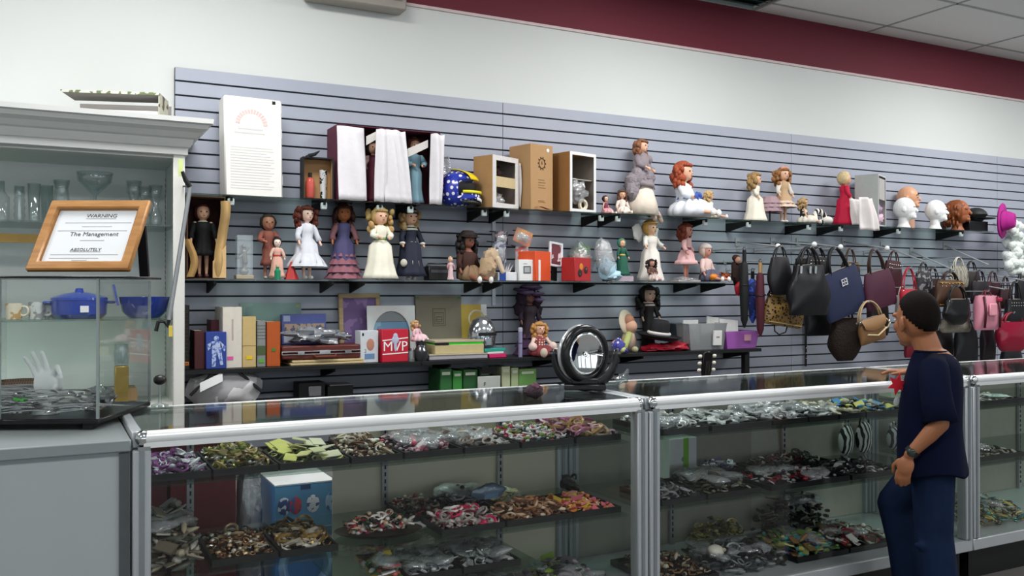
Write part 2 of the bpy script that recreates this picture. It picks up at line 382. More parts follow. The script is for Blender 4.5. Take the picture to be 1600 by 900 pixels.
# ================================================================ GENERATORS
def doll(label, px, yt, zs, Y=4.88, yaw=0, lean=0, tilt=0, pose='stand', skin='e2b294', hair='6b2f1c', hs='curls', dress='f0f0ee',
         skirt=.2, hem=.10, tiers=0, tcol=None, sleeve=None, arms='down', hat=None, shoes='efeeea', collar=None, sash=None, group=None, name='doll', cat='doll', fat=1.0, hrad=1.0, legs=True, dmat=None):
    vis = Z(px, yt, Y)-zs
    top = {'stand': 1.0, 'sit': .66, 'lean': .74}[pose]
    Hh = vis/top
    t = thing(name, label, cat, (X(px, Y), Y, zs+.001), (lean, tilt, yaw), group)
    S = Hh; sit = pose != 'stand'; dz = -.36*S if sit else 0
    sk = mat(skin, .45, var=.03); b = MB(); hz = .885*S+dz; hr = .097*S*hrad
    b.ell((0, 0, hz), (hr*.93, hr, hr*1.12), 14, 10); b.ell((0, -hr*.55, hz-hr*.45), (hr*.55, hr*.45, hr*.5), 8, 6)
    b.ell((0, -hr*1.02, hz-hr*.1), (hr*.13, hr*.16, hr*.18), 6, 5)
    b.cap((0, 0, hz-hr*.9), (0, .0, .73*S+dz), .032*S, .04*S, 8)
    b.cap((0, 0, .70*S+dz), (0, 0, .47*S+dz), .070*S*fat, .075*S*fat, 10)
    hands = []
    for sgn in (-1, 1):
        sh = (sgn*.085*S*fat, 0, .735*S+dz)
        if arms == 'down': el, ha = (sgn*.15*S, -.02*S, .60*S+dz), (sgn*.165*S, -.085*S, .485*S+dz)
        elif arms == 'front': el, ha = (sgn*.15*S, -.05*S, .62*S+dz), (sgn*.06*S, -.15*S, .585*S+dz)
        elif arms == 'out': el, ha = (sgn*.17*S, -.04*S, .64*S+dz), (sgn*.24*S, -.11*S, .56*S+dz)
        b.cap(sh, el, .030*S, .024*S, 7); b.cap(el, ha, .024*S, .018*S, 7); b.ell((ha[0], ha[1]-.012*S, ha[2]-.012*S), (.017*S, .026*S, .026*S), 6, 5)
        hands.append((sh, el, ha))
    if legs:
        for sgn in (-1, 1):
            if sit:
                b.cap((sgn*.05*S, 0, .50*S+dz-.06*S), (sgn*.085*S, -.20*S, .075*S), .045*S, .034*S, 7); b.cap((sgn*.085*S, -.20*S, .07*S), (sgn*.10*S, -.37*S, .04*S), .034*S, .022*S, 7)
            else:
                b.cap((sgn*.05*S, 0, .47*S), (sgn*.048*S, 0, .26*S), .045*S, .034*S, 7); b.cap((sgn*.048*S, 0, .26*S), (sgn*.045*S, 0, .05*S), .034*S, .022*S, 7)
    b.build('body', sk, t, voxel=max(.0028, .0115*S))
    for sgn in (-1, 1):
        MB().ell((sgn*hr*.36, -hr*.90, hz+hr*.06), (hr*.13, hr*.09, hr*.10), 7, 5).build('eye', mat('1d1512', .2), t)
    MB().ell((0, -hr*.955, hz-hr*.46), (hr*.17, hr*.07, hr*.07), 7, 5).build('mouth', mat('a8403c', .4), t)
    # hair: a cap that dips under the face, plus locks
    hb = MB(); random.seed(int(px*7+yt))
    def hf(p):
        if p[1] < -.42 and p[2] < .52 and abs(p[0]) < .82: return .70
        return 1.0+.05*sin(9*p[0]+7*p[2])
    hb.ell((0, hr*.10, hz+hr*.10), (hr*1.17, hr*1.17, hr*1.2), 18, 12, fn=hf)
    if hs in ('curls', 'long', 'frizz'):
        drop = {'curls': 1.5, 'long': 2.7, 'frizz': 1.9}[hs]; wid = {'curls': 1.32, 'long': 1.25, 'frizz': 1.62}[hs]
        for i in range(54):
            a = random.uniform(-.42, pi+.42); zz = hz+hr*.7-random.random()**.8*hr*(drop+.7)
            rr = hr*wid*(1 if zz > hz-hr else .92)*random.uniform(.8, 1.05)
            c = (rr*cos(a), rr*sin(a)*.85+hr*.05, zz); q = hr*random.uniform(.26, .42)
            if hs == 'long': hb.tube([(c[0]*.85, c[1], zz+q*1.5), c, (c[0]*1.05, c[1]+q*.2, zz-q*1.8)], [q*.6, q*.8, q*.25], 5)
            else: hb.ell(c, (q, q, q*1.25), 6, 5)
        for i in range(9):
            a = pi+pi*(i+.5)/9; hb.ell((hr*.80*cos(a), hr*.98*sin(a)*.9, hz+hr*.74), (hr*.23, hr*.2, hr*.2), 6, 5)
    elif hs == 'bun':
        hb.ell((0, hr*.3, hz+hr*1.25), (hr*.55, hr*.5, hr*.4), 8, 6)
        for s_ in (-1, 1): hb.ell((s_*hr*.7, hr*.2, hz+hr*.75), hr*.4, 8, 6)
    hb.build('hair', mat(hair, .65, var=.3, scale=60, bump=.5), t, smooth=180)
    dm = dmat or mat(dress, .75, var=.08, scale=30, bump=.15)
    d = MB(); R0 = .095*S*fat; sr = skirt*S; hm = hem*S
    if sit:
        d.lathe([(.05*S, .755*S+dz), (R0, .72*S+dz), (.085*S*fat, .60*S+dz), (.10*S*fat, .50*S+dz), (.12*S, .02*S)], 20, (0, 0, 0), .05, 6)
        d.build('dress', dm, t, smooth=180)
        q = MB(); q.ell((0, -.09*S, .06*S), (sr*.86, sr*.92, .15*S), 40, 9, fn=lambda p: (1+.10*sin(10*math.atan2(p[1], p[0])))*(1 if p[2] > -.4 else .92))
        for v_ in range(len(q.v)): q.v[v_] = (q.v[v_][0], q.v[v_][1], max(q.v[v_][2], .006*S))
        q.build('skirt', mat(tcol, .75, bump=.2) if tcol else dm, t, smooth=180)
    else:
        n = 30; pr = [(.045*S, .765*S), (R0, .735*S), (.088*S*fat, .64*S), (.075*S*fat, .565*S), (.45*sr+.04*S, .48*S), (.72*sr, (hm+.46*S)/2), (.9*sr, hm+.06*S), (sr, hm)]
        d.lathe(pr, n, wob=.075, nw=8); d.build('dress', dm, t, smooth=180)
        for k in range(tiers):
            z1 = hm+(.44*S-hm)*(k+.75)/max(tiers, 1); z0 = z1-(.44*S-hm)/max(tiers, 1)*1.0
            f = lambda z: sr*(1-.62*(max(z-hm, 0)/(.47*S-hm)))
            q = MB(); q.lathe([(f(z1)*.97, z1), (f((z1+z0)/2)*1.06+.01*S, (z1+z0)/2), (f(z0)*1.10+.014*S, max(z0, hm*.8))], 40, wob=.10, nw=11, ph=k*1.3, close=False)
            q.build('ruffle', mat(tcol or dress, .75, var=.12, bump=.2), t, smooth=180)
    if sleeve:
        for (sh, el, ha) in hands:
            q = MB(); e2 = [el[i]+(ha[i]-el[i])*.62 for i in range(3)]
            q.tube([sh, [(sh[i]+el[i])/2 for i in range(3)], el, e2], [.042*S, .046*S, .036*S, .042*S], 9); q.build('sleeve', mat(sleeve, .75, bump=.15), t, smooth=180)
    if collar: MB().lathe([(.105*S, .700*S+dz), (.108*S, .715*S+dz), (.048*S, .775*S+dz)], 18, wob=.0).build('collar', mat(collar, .8), t, smooth=180)
    if sash: MB().lathe([(.084*S*fat, .545*S+dz), (.09*S*fat, .57*S+dz), (.084*S*fat, .595*S+dz)], 16).build('sash', mat(sash, .6), t, smooth=180)
    if legs:
        for sgn in (-1, 1):
            c = (sgn*.10*S, -.385*S, .045*S) if sit else (sgn*.046*S, -.025*S, .028*S)
            MB().ell(c, (.030*S, .055*S if not sit else .032*S, .027*S if not sit else .045*S), 9, 6).build('shoe', mat(shoes, .4), t)
    if hat:
        kind, hc = hat; q = MB()
        if kind == 'brim': q.lathe([(hr*1.7, hz+hr*.52), (hr*1.75, hz+hr*.58), (hr*1.05, hz+hr*.68), (hr*1.02, hz+hr*1.15), (hr*.7, hz+hr*1.42), (.001, hz+hr*1.46)], 24, (0, hr*.1, 0), wob=.0)
        elif kind == 'cap': q.ell((0, hr*.12, hz+hr*.34), (hr*1.2, hr*1.22, hr*1.05), 16, 9, fn=lambda p: 1 if p[2] > 0 else .6)
        elif kind == 'bow':
            for s_ in (-1, 1): q.ell((s_*hr*.45, -hr*.35, hz+hr*1.1), (hr*.48, hr*.2, hr*.28), 8, 6, rot=(0, s_*.4, 0))
            q.ell((0, -hr*.4, hz+hr*1.1), hr*.16, 6, 5)
        elif kind == 'halo': q.ring((0, 0, hz+hr*.72), hr*1.13, hr*.10, 20, 5)
        elif kind == 'hood': q.ell((0, hr*.22, hz+hr*.12), (hr*1.32, hr*1.3, hr*1.4), 16, 10, fn=lambda p: .72 if (p[1] < -.45 and p[2] < .6) else 1)
        q.build({'brim': 'hat', 'cap': 'cap', 'bow': 'hair_bow', 'halo': 'halo', 'hood': 'hood'}[kind], mat(hc, .75, bump=.2), t, smooth=180)
    t['S'] = S
    return t
def carton(name, label, cat, x0, x1, zs, z1, Y0, Y1, m, yaw=0, lean=0, tilt=0, group=None, bevel=.002):
    """closed box standing on zs; the origin is the middle of its front bottom edge"""
    t = thing(name, label, cat, ((x0+x1)/2, Y0, zs+.001), (lean, tilt, yaw), group); w = x1-x0
    MB().b2((-w/2, 0, 0), (w/2, Y1-Y0, z1-zs)).build('box_body', m, t, bevel=bevel)
    return t
def open_box(t, w, d, h, m, inner, th=.004):
    """box with the front open: back, sides, top and bottom panels as one shell; origin middle of the front bottom edge"""
    b = MB()
    b.b2((-w/2, d-th, 0), (w/2, d, h)); b.b2((-w/2, 0, 0), (-w/2+th, d-th, h)); b.b2((w/2-th, 0, 0), (w/2, d-th, h)); b.b2((-w/2+th, 0, h-th), (w/2-th, d-th, h)); b.b2((-w/2+th, 0, 0), (w/2-th, d-th, th))
    b.build('box_shell', m, t, smooth=0)
    q = MB(); q.b2((-w/2+th, d-2*th, th), (w/2-th, d-th-.0005, h-th)); q.b2((-w/2+th+.0005, .004, th), (-w/2+th+.002, d-2*th, h-th)); q.b2((w/2-th-.002, .004, th), (w/2-th-.0005, d-2*th, h-th))
    q.build('lining', inner, t, smooth=0)
def drape(t, name, x0, x1, z0, z1, y, m, amp=.012, n=3, skew=0, bulge=0, th=.002, flare=0):
    ph = random.uniform(0, 6)
    def f(u, v):
        xx = x0+(x1-x0)*u+skew*v+flare*(u-.5)*(1-v)
        return (xx, y-amp*sin(n*2*pi*u+ph+1.5*v)-bulge*sin(pi*u)+amp*.5*sin(5*v+3*u), z0+(z1-z0)*v+amp*.3*sin(7*u))
    return MB().sheet(f, 14, 12, th).build(name, m, t, smooth=180)
def wad(name, m, c, r, parent=None, rough=.22, seed=1, n=14, k=10, flat=False):
    random.seed(seed); ph = [random.uniform(0, 6) for _ in range(6)]
    b = MB(); b.ell(c, r, n, k, fn=lambda p: 1+rough*(sin(5*p[0]+ph[0])*sin(6*p[2]+ph[1])+.6*sin(11*p[1]+ph[2])*sin(9*p[0]+ph[3])))
    if flat:
        zz = c[2]-r[2]*.75; b.v = [(p[0], p[1], max(p[2], zz)) for p in b.v]
    return b.build(name, m, parent, smooth=40)
GT, GM, GB = 'dolls on the top glass shelf', 'dolls on the middle glass shelf', 'things on the black shelf'
# ================================================================ TOP SHELF
# white printed box
Y = 4.82; x0, x1 = X(351, Y), X(443, Y); h = Z(395, 150, Y)-Z1
t = carton('storage_box', 'tall white box with a faded red arch print, leftmost on the top shelf', 'box', x0, x1, Z1, Z1+h, Y, Y+.12, mat('eceae6', .6, var=.02), yaw=.06, lean=-.06, bevel=.008)
w_ = x1-x0
q = MB()
for i in range(15):
    a, c = pi*i/15, pi*(i+.7)/15; R1, R2 = .062, .085
    q.prism([(R1*cos(a), R1*sin(a)), (R2*cos(a), R2*sin(a)), (R2*cos(c), R2*sin(c)), (R1*cos(c), R1*sin(c))], -.0015, 0)
q.build('arch_print', mat('e6c4c2', .7), t, loc=(-.01, 0, h*.72))['kind'] = 'stuff'
q = MB()
for i in range(16): q.b2((-w_*.40, -.001, h*.08+i*.0145), (w_*.36-random.random()*.05, 0, h*.08+i*.0145+.0035))
q.b2((-.10, -.001, h*.63), (.06, 0, h*.645)); q.b2((-.08, -.001, h*.67), (.05, 0, h*.685))
q.build('printed_lines', mat('d2d2d0', .7), t)['kind'] = 'stuff'
MB().box((w_*.36, -.001, h*.965), (.017, .003, .017)).build('black_square', BLACK, t)
for zz in (.15, .62, .88): MB().b2((w_/2, .02, h*zz), (w_/2+.006, .05, h*zz+.05)).build('flap_tab', WHITE, t)
# gift set
Y = 4.80; x0, x1 = X(473, Y), X(521, Y); w_ = x1-x0; h = Z(497, 246, Y)-Z1
t = thing('gift_set', 'small black framed gift box with a red bottle and a silver tube inside', 'gift box', ((x0+x1)/2, Y, Z1+.001), (0, 0, -.05))
open_box(t, w_, .075, h, BLACK, KRAFT)
MB().frame(-w_/2, w_/2, 0, h, -.003, 0, .008).build('window_frame', BLACK, t)
MB().lathe([(.021, .012), (.024, .02), (.024, .10), (.019, .115), (.008, .125)], 14, (-.036, .04, 0)).build('bottle', mat('c4564c', .25), t); MB().lathe([(.011, .1255), (.011, .15)], 10, (-.036, .04, 0)).build('bottle_cap', BLACK, t)
MB().lathe([(.016, .01), (.017, .03), (.019, .12), (.021, .168)], 12, (.036, .04, 0), sy=.6).build('foil_tube', mat('d8d8d6', .2, .4, kind='patch', h2='2c2c2c', scale=40), t)
q = MB(); q.tube([(-.075, -.006, h-.012), (-.05, -.012, h+.004), (-.02, -.012, h+.014), (.005, -.01, h+.034)], [.006, .012, .010, .003], 6); q.ell((-.058, -.012, h-.004), (.016, .01, .012), 8, 6); q.build('ribbon_bow', BLACKM, t)
# maroon presentation box with two wrapped dolls
Y = 4.79; x0, x1 = X(527, Y), X(688, Y); w_ = x1-x0; h = Z(600, 200, Y)-Z1
t = thing('doll_box', 'wide maroon presentation box with white tissue folded open over two dolls', 'box', ((x0+x1)/2, Y, Z1+.001), (0, 0, 0))
open_box(t, w_, .20, h, mat('5c1f34', .6), mat('4a1a2a', .8))
fr = lambda px: X(px, Y)-(x0+x1)/2
random.seed(3)
for a, c, sk, fl in ((528, 572, -.01, .0), (582, 605, .02, -.02), (602, 627, -.02, .01), (618, 642, -.035, .02), (670, 692, .01, -.01)):
    drape(t, 'tissue_sheet', fr(a), fr(c), .004, h-.012, -.006, TISSUE, .010, 1.2, sk, .012, flare=fl)
for a, c, za, zb in ((574, 592, .83, .93), (628, 670, .66, .86)):
    q = MB(); q.add([(fr(a), .02, h*za-.03), (fr(c), .012, h*zb-.03), (fr(c), .012, h*zb+.015), (fr(a), .02, h*za+.02), (fr(a), .024, h*za-.03), (fr(c), .016, h*zb-.03), (fr(c), .016, h*zb+.015), (fr(a), .024, h*za+.02)],
        [(0, 1, 2, 3), (7, 6, 5, 4), (0, 4, 5, 1), (1, 5, 6, 2), (2, 6, 7, 3), (3, 7, 4, 0)]); q.build('tissue_band', mat('d8d4d0', .8), t)
doll('boxed doll with auburn hair in a satin sky blue dress inside the maroon box', 648, 217, Z1+.005, Y=4.90, hair='5a2e1e', dress='8fb8c8', hs='bun', skirt=.15, hem=.03, sleeve='8fb8c8', arms='front', group=GT)
doll('boxed doll in dark wine red glimpsed between the tissue sheets of the maroon box', 583, 220, Z1+.005, Y=4.91, hair='2c1a16', dress='5e2236', hs='bun', skirt=.12, hem=.03, sleeve='d8b8b4', group=GT)
drape(None, 'tissue_sheet', 0, .11, 0, .30, 0, BAGGY, .012, 1.3, -.04)
o = bpy.data.objects['tissue_sheet.005'] if 'tissue_sheet.005' in bpy.data.objects else None
tag(o, 'loose clear wrapping sheet standing between the maroon box and the helmet', 'wrapping'); o.location = (X(684, 4.90), 4.90, Z1+.006)
# helmet
Y = 4.86; t = thing('helmet', 'blue youth motocross helmet with white stars and a yellow top stripe', 'helmet', (X(713, Y), Y, Z1+.001), (0, 0, R(38)))
r_ = .112
def hel(p):
    if p[1] < -.55 and -.35 < p[2] < .35 and abs(p[0]) < .75: return .70
    return 1
MB().ell((0, 0, .105), (r_*.92, r_*1.1, r_), 26, 18, fn=hel).build('helmet_shell', mat('2a3aa8', .25, kind='dots', h2='f2f2f4', scale=30, coat=.5), t, smooth=60)
MB().ell((0, -.012, .105), (r_*.80, r_*.98, r_*.62), 16, 10).build('liner', BLACKM, t)
q = MB(); q.sheet(lambda u, v: (.05*(u-.5)*2*(1-.3*v), -r_*1.13*cos(.25+v*1.5)-.004, .105+r_*1.04*sin(.42+v*1.15)+.004), 6, 10, .004); q.build('yellow_stripe', mat('f0d416', .3), t, smooth=180)
q = MB()
q.sheet(lambda u, v: (.095*sin((u-.5)*2.6), -.06-.085*cos((u-.5)*2.6)+.0*v, .03+.045*v+.012*cos((u-.5)*3)), 14, 4, .014); q.build('chin_bar', mat('2a3aa8', .25, kind='dots', h2='f2f2f4', scale=34), t, smooth=180)
q = MB(); q.sheet(lambda u, v: (.100*sin((u-.5)*2.5), -.066-.088*cos((u-.5)*2.5), .074+.016*v), 14, 2, .006); q.build('chin_trim', mat('e8e020', .3), t, smooth=180)
q = MB(); q.sheet(lambda u, v: (.103*sin((u-.5)*2.4), -.060-.088*cos((u-.5)*2.4), .010+.022*v), 14, 2, .01); q.build('lower_trim', BLACK, t, smooth=180)
q = MB(); q.sheet(lambda u, v: (.104*sin((u-.15)*1.4), -.064-.09*cos((u-.15)*1.4), .034+.018*v-.02*u), 10, 2, .004); q.build('white_swoosh', WHITE, t, smooth=180)
# brown window box with crumpled white lining
Y = 4.79
def winbox(label, pa, pb, ptop, depth, side, front, yaw, panes, tx, band=None, fpx=None):
    x0, x1 = X(pa, Y), X(pb, Y); w_ = x1-x0; h = Z((pa+pb)/2, ptop, Y)-Z1
    t = thing('doll_box', label, 'box', ((x0+x1)/2, Y, Z1+.001), (0, 0, yaw))
    open_box(t, w_, depth, h, side, mat('8a8078', .8))
    return t, w_, h
t, w_, h = winbox('brown cardboard doll box with ragged white lining around two openings', 762, 816, 245, .15, mat('a98458', .8), None, R(24), 0, 0)
q = MB(); wv = lambda u: .006*sin(11*u)+.004*sin(23*u)
q.frame(-w_/2-.004, w_/2+.006, 0, h, -.006, -.001, .030); q.build('ragged_lining', mat('dedad8', .8, bump=.5, var=.08), t)
MB().b2((-w_/2+.028, -.005, h*.40), (w_/2-.024, -.001, h*.60)).build('card_divider', mat('cdb98e', .8), t)
for zz, c in ((.72, '2e1a14'), (.2, 'b8aca8')): wad('packed_doll', mat(c, .8, bump=.4), (.0, .09, h*zz), (.06, .05, h*.13), t, seed=int(zz*100))
wad('crumpled_plastic', BAGGY, (-.02, .05, .045), (.05, .04, .035), t, seed=5, rough=.35)
drape(t, 'lining_flap', w_/2-.004, w_/2+.05, .02, h*.92, .01, mat('dedad8', .8, bump=.5), .012, 2, 0, .01)
# tall brown box
t = carton('doll_box', 'tallest plain brown cardboard doll box with a dark oval emblem', 'box', X(826, 4.79), X(867, 4.79), Z1, Z(845, 226, 4.79), 4.79, 4.99, mat('b58f64', .8, var=.05), yaw=R(13))
h = Z(845, 226, 4.77)-Z1
q = MB(); q.ring((0, -.001, h*.72), .030, .003, 18, 4, (pi/2, 0, 0), .8); 
for i in range(10): a = 2*pi*i/10; q.ell((.030*cos(a), -.001, h*.72+.037*sin(a)), (.005, .002, .006), 6, 4)
q.tube([(0, -.001, h*.70), (0, -.001, h*.75)], .003, 5); q.build('oval_emblem', mat('5a3c22', .8), t)
q = MB()
for i, zz in enumerate((.46, .42, .38, .34, .14, .12)): q.b2((-.03, -.001, h*zz), (.03 if i % 2 else .02, .0, h*zz+.004))
q.build('printed_lines', mat('8a6844', .8), t)['kind'] = 'stuff'
MB().ell((.05, -.001, h*.93), (.012, .001, .012), 10, 5).build('price_sticker', WHITE, t)
MB().sheet(lambda u, v: (-.07+.14*u, -.012-.02*v, .012+.006*sin(6*u)), 8, 3, .002).build('torn_flap', mat('8a4a30', .7), t)
# white and brown window box
t, w_, h = winbox('white fronted narrow doll box with brown sides and a clear bag inside', 886, 935, 239, .21, mat('a0713f', .8), None, R(14), 0, 0)
MB().frame(-w_/2-.001, w_/2+.001, 0, h, -.004, 0, .019).build('white_frame', WHITE, t)
MB().b2((-w_/2+.01, .02, h*.55), (w_/2-.01, .15, h*.56)).build('card_divider', mat('c8c4bc', .8), t)
wad('clear_bag', BAGGY, (0, .05, h*.36), (.075, .05, .075), t, seed=8, rough=.3); wad('packed_wig', mat('9a8468', .8, bump=.5), (-.04, .13, h*.75), (.03, .04, .05), t, seed=2)
MB().ring((.03, .03, .05), .030, .012, 14, 6, (pi/2, 0, 0)).build('lace_roll', mat('e4dcc8', .8), t)
# dolls of the top shelf
doll('small doll in maroon and pink lying low beside the white window box', 946, 305, Z1, Y=4.86, pose='sit', hair='3a2420', dress='7a3450', tcol='d8a0a8', yaw=.3, hs='short', skirt=.22, group=GT)
doll('small brown haired doll in white lace seated left of the grey fur doll', 972, 296, Z1, Y=4.85, pose='sit', hair='5e3c2a', dress='e2d6cc', hs='long', yaw=-.2, sleeve='e2d6cc', group=GT)
t = doll('tall doll wrapped in a grey fur shawl with a long cream skirt', 996, 212, Z1, Y=4.89, hair='8a5c40', dress='8c8286', skirt=.19, hem=.36, yaw=.45, hs='curls', tilt=.13, sleeve='857c82', fat=1.1, hrad=.78, arms='front', group=GT, legs=False)
S = t['S']
for i, (x, y, z, r_) in enumerate(((-.10, -.03, .46, .12), (.05, -.08, .50, .11), (-.14, 0, .38, .13), (.03, -.08, .38, .12), (-.17, 0, .28, .11), (.08, -.03, .62, .09), (-.07, -.02, .60, .10), (0, -.02, .71, .09), (.10, -.06, .74, .05))):
    wad('fur_shawl', mat('8e868c', .95, bump=1.0, var=.25, scale=70), (x*S, y*S, z*S), (r_*S, r_*.75*S, r_*1.1*S), t, seed=i, rough=.14)
MB().lathe([(.13*S, .38*S), (.20*S, .18*S), (.235*S, .0)], 28, (.02*S, -.02*S, .004), wob=.09, nw=7).build('long_skirt', mat('e0d4c4', .8, bump=.3), t, smooth=180)
for s_ in (-.03, .06): MB().cap((s_+.03, -.10, .03), (s_+.05, -.12, -.015), .020, .016, 8).build('foot', mat('d8b4a8', .6), t)
doll('red haired seated doll in a white dress with royal blue ribbons', 1068, 251, Z1, Y=4.84, pose='sit', hair='a04a2c', dress='dfe4ec', yaw=.55, hs='curls', sleeve='dfe4ec', sash='3a56a8', arms='front', skirt=.27, hrad=1.05, group=GT, hat=None)
bow = MB()
for s_ in (-1, 1): bow.ell((s_*.035, 0, .012), (.035, .012, .02), 8, 6, rot=(0, s_*.5, 0)); bow.tube([(0, 0, 0), (s_*.03, -.005, -.05), (s_*.05, 0, -.075)], [.008, .012, .010], 5)
o = bow.build('ribbon', mat('3a56a8', .5), [x for x in bpy.data.objects if x.get('label', '').startswith('red haired seated')][0], loc=(.0, -.105, .135), smooth=60)
doll('blonde baby doll in ivory sitting right of the blue ribbon doll', 1108, 297, Z1, Y=4.83, pose='sit', hair='c0a070', dress='e6dccb', yaw=.95, hs='curls', skirt=.18, sleeve='e6dccb', group=GT)
wad('hair_piece', mat('6a5040', .9, bump=.8), (0, 0, .05), (.06, .05, .05), None, seed=4)
tag(bpy.data.objects['hair_piece'], 'brown curly wig piece behind the blue ribbon doll', 'wig'); bpy.data.objects['hair_piece'].location = (X(1076, 4.97), 4.97, Z1+.01)
doll('blonde doll in a long ivory gown turned sideways with bare shelf on its left', 1180, 272, Z1, Y=4.88, hair='a08050', dress='ece6d6', hs='curls', yaw=.75, skirt=.25, hem=.01, sleeve='ece6d6', hrad=1.25, group=GT)
doll('brown curly haired doll in a tan dress with pink hair bow and white ruffles', 1224, 263, Z1, Y=4.88, hair='96683c', dress='bfa07c', hs='frizz', skirt=.21, hem=.30, tiers=2, tcol='d8c4b8', sleeve='ded6cc', hat=('bow', 'd89a84'), shoes='e8e6e2', hrad=1.1, group=GT)
t = thing('doll_skirt', 'mauve ruffled doll skirt hanging at the left of the tan dress doll', 'doll clothes', (X(1203, 4.90), 4.90, Z1+.09))
for k in range(3): MB().lathe([(.05+.008*k, .10-.03*k), (.075+.006*k, .05-.03*k)], 30, wob=.12, nw=9, ph=k, close=False).build('ruffle', mat('a58a92', .8, bump=.2), t, smooth=180)
MB().tube([(0, 0, -.09), (0, 0, .1)], .006, 6).build('stand', BLACK, t)
t = doll('black and cream spotted clown doll slumped low beside the tan dress doll', 1256, 308, Z1, Y=4.84, pose='sit', hair='b09468', dress='2a2422', tcol='e2dccf', hs='frizz', yaw=.9, skirt=.26, group=GT, dmat=mat('1e1a1a', .8, kind='patch', h2='d8d0c0', scale=22))
t = thing('plush_snake', 'black and white striped plush ring at the right of the spotted clown doll', 'plush toy', (X(1281, 4.84), 4.84, Z1+.012))
MB().ring((0, 0, .045), .045, .02, 20, 8, (R(75), 0, 0)).build('body', mat('1a1818', .9, kind='stripe', h2='ece8e0', scale=9), t, smooth=180); MB().ell((.05, -.03, .02), (.045, .03, .028), 10, 7).build('head', mat('e4e0d8', .9), t)
doll('blonde doll seen from the side in a long crimson coat', 1320, 270, Z1, Y=4.90, hair='d6c294', dress='c0143c', hs='short', yaw=1.0, skirt=.22, hem=.03, sleeve='c0143c', hrad=1.15, hat=None, group=GT)
t = thing('gown', 'white satin gown spilling over the shelf edge beside the crimson coat doll', 'doll clothes', (X(1349, 4.765), 4.765, Z1))
drape(t, 'skirt_front', -.075, .075, -.04, .20, -.052, mat('eae4e2', .6, bump=.2), .012, 2, -.045, .03, flare=.06); drape(t, 'skirt_back', -.07, .07, .004, .2, .03, mat('eae4e2', .6, bump=.2), .01, 2, -.045, .0)
Y = 4.79
t = thing('doll_box', 'grey open fronted doll box with a pink dressed doll, beside the foam heads', 'box', (X(1378, Y), Y, Z1+.001), (0, 0, R(27))); w_ = .235; h = Z(1378, 274, Y)-Z1
open_box(t, w_, .17, h, mat('a8b0ae', .6), mat('b8b2b0', .8)); MB().b2((-w_/2+.03, -.002, h*.52), (w_/2-.03, .002, h*.93)).build('card_panel', mat('b4b2b0', .7), t); MB().frame(-w_/2, w_/2, 0, h, -.004, 0, .012).build('front_edge', mat('c4c6c6', .6), t)
for i, (x, z, c) in enumerate(((-.03, .05, 'dcb8cc'), (.03, .07, 'e2c4d4'), (0, .13, 'a88ea8'))): wad('pink_dress', mat(c, .7, bump=.3), (x, .05, z), (.07, .05, .045), t, seed=i)
# heads
def head(label, px, yt, Y, m, yaw, wig=None, face=None, s=1.0, zs=Z1, neck=True):
    h = min(Z(px, yt, Y)-zs, .265); t = thing('mannequin_head', label, 'mannequin head', (X(px, Y), Y, zs+.001), (0, 0, yaw), 'mannequin heads'); k = h
    b = MB(); b.ell((0, .0, .63*k), (.27*k, .34*k, .36*k), 18, 12); b.ell((0, -.12*k, .44*k), (.20*k, .20*k, .20*k), 14, 9); b.ell((0, -.30*k, .35*k), (.09*k, .07*k, .07*k), 10, 7)
    b.cap((0, -.335*k, .63*k), (0, -.385*k, .54*k), .028*k, .045*k, 8); b.ell((0, -.325*k, .455*k), (.085*k, .035*k, .028*k), 8, 6); b.ell((0, -.32*k, .42*k), (.07*k, .035*k, .025*k), 8, 6)
    for s_ in (-1, 1): b.ell((s_*.11*k, -.285*k, .69*k), (.085*k, .05*k, .03*k), 8, 6); b.ell((s_*.27*k, .03*k, .58*k), (.03*k, .06*k, .09*k), 8, 6)
    b.lathe([(.22*k, .0), (.21*k, .03*k), (.155*k, .14*k), (.15*k, .40*k)], 18, (0, .02*k, 0)); b.build('head', m, t, voxel=.0042)
    if face:
        for s_ in (-1, 1):
            MB().ell((s_*.115*k, -.312*k, .62*k), (.05*k, .02*k, .022*k), 8, 6).build('eye', mat('e8e4e0', .2), t); MB().ell((s_*.115*k, -.33*k, .62*k), (.022*k, .01*k, .022*k), 8, 6).build('iris', mat('2a3038', .2), t)
            MB().tube([(s_*.05*k, -.335*k, .70*k), (s_*.11*k, -.335*k, .725*k), (s_*.18*k, -.29*k, .70*k)], .012*k, 5).build('eyebrow', mat('4a2c20', .8), t)
        MB().ell((0, -.352*k, .44*k), (.07*k, .022*k, .028*k), 8, 6).build('lips', mat('b2524e', .4), t)
    if wig: wig(t, k)
    return t
EPS = mat('eef0f0', .85, var=.02, bump=.05, scale=120)
t = head('flesh coloured mannequin head with painted eyes, behind the left foam head', 1418, 291, 4.93, mat('d8a27e', .4, var=.02), .7, face=True, zs=Z(1418, 291, 4.93)-.245)
MB().lathe([(.055, Z1+.001-t.location.z), (.055, -.0005)], 16).build('neck_stand', mat('cfa088', .5), t)
head('white foam mannequin head at the left, in front of the flesh coloured head', 1413, 308, 4.83, EPS, .75)
head('white foam mannequin head at the right, next to the auburn wig', 1462, 312, 4.83, EPS, .9)
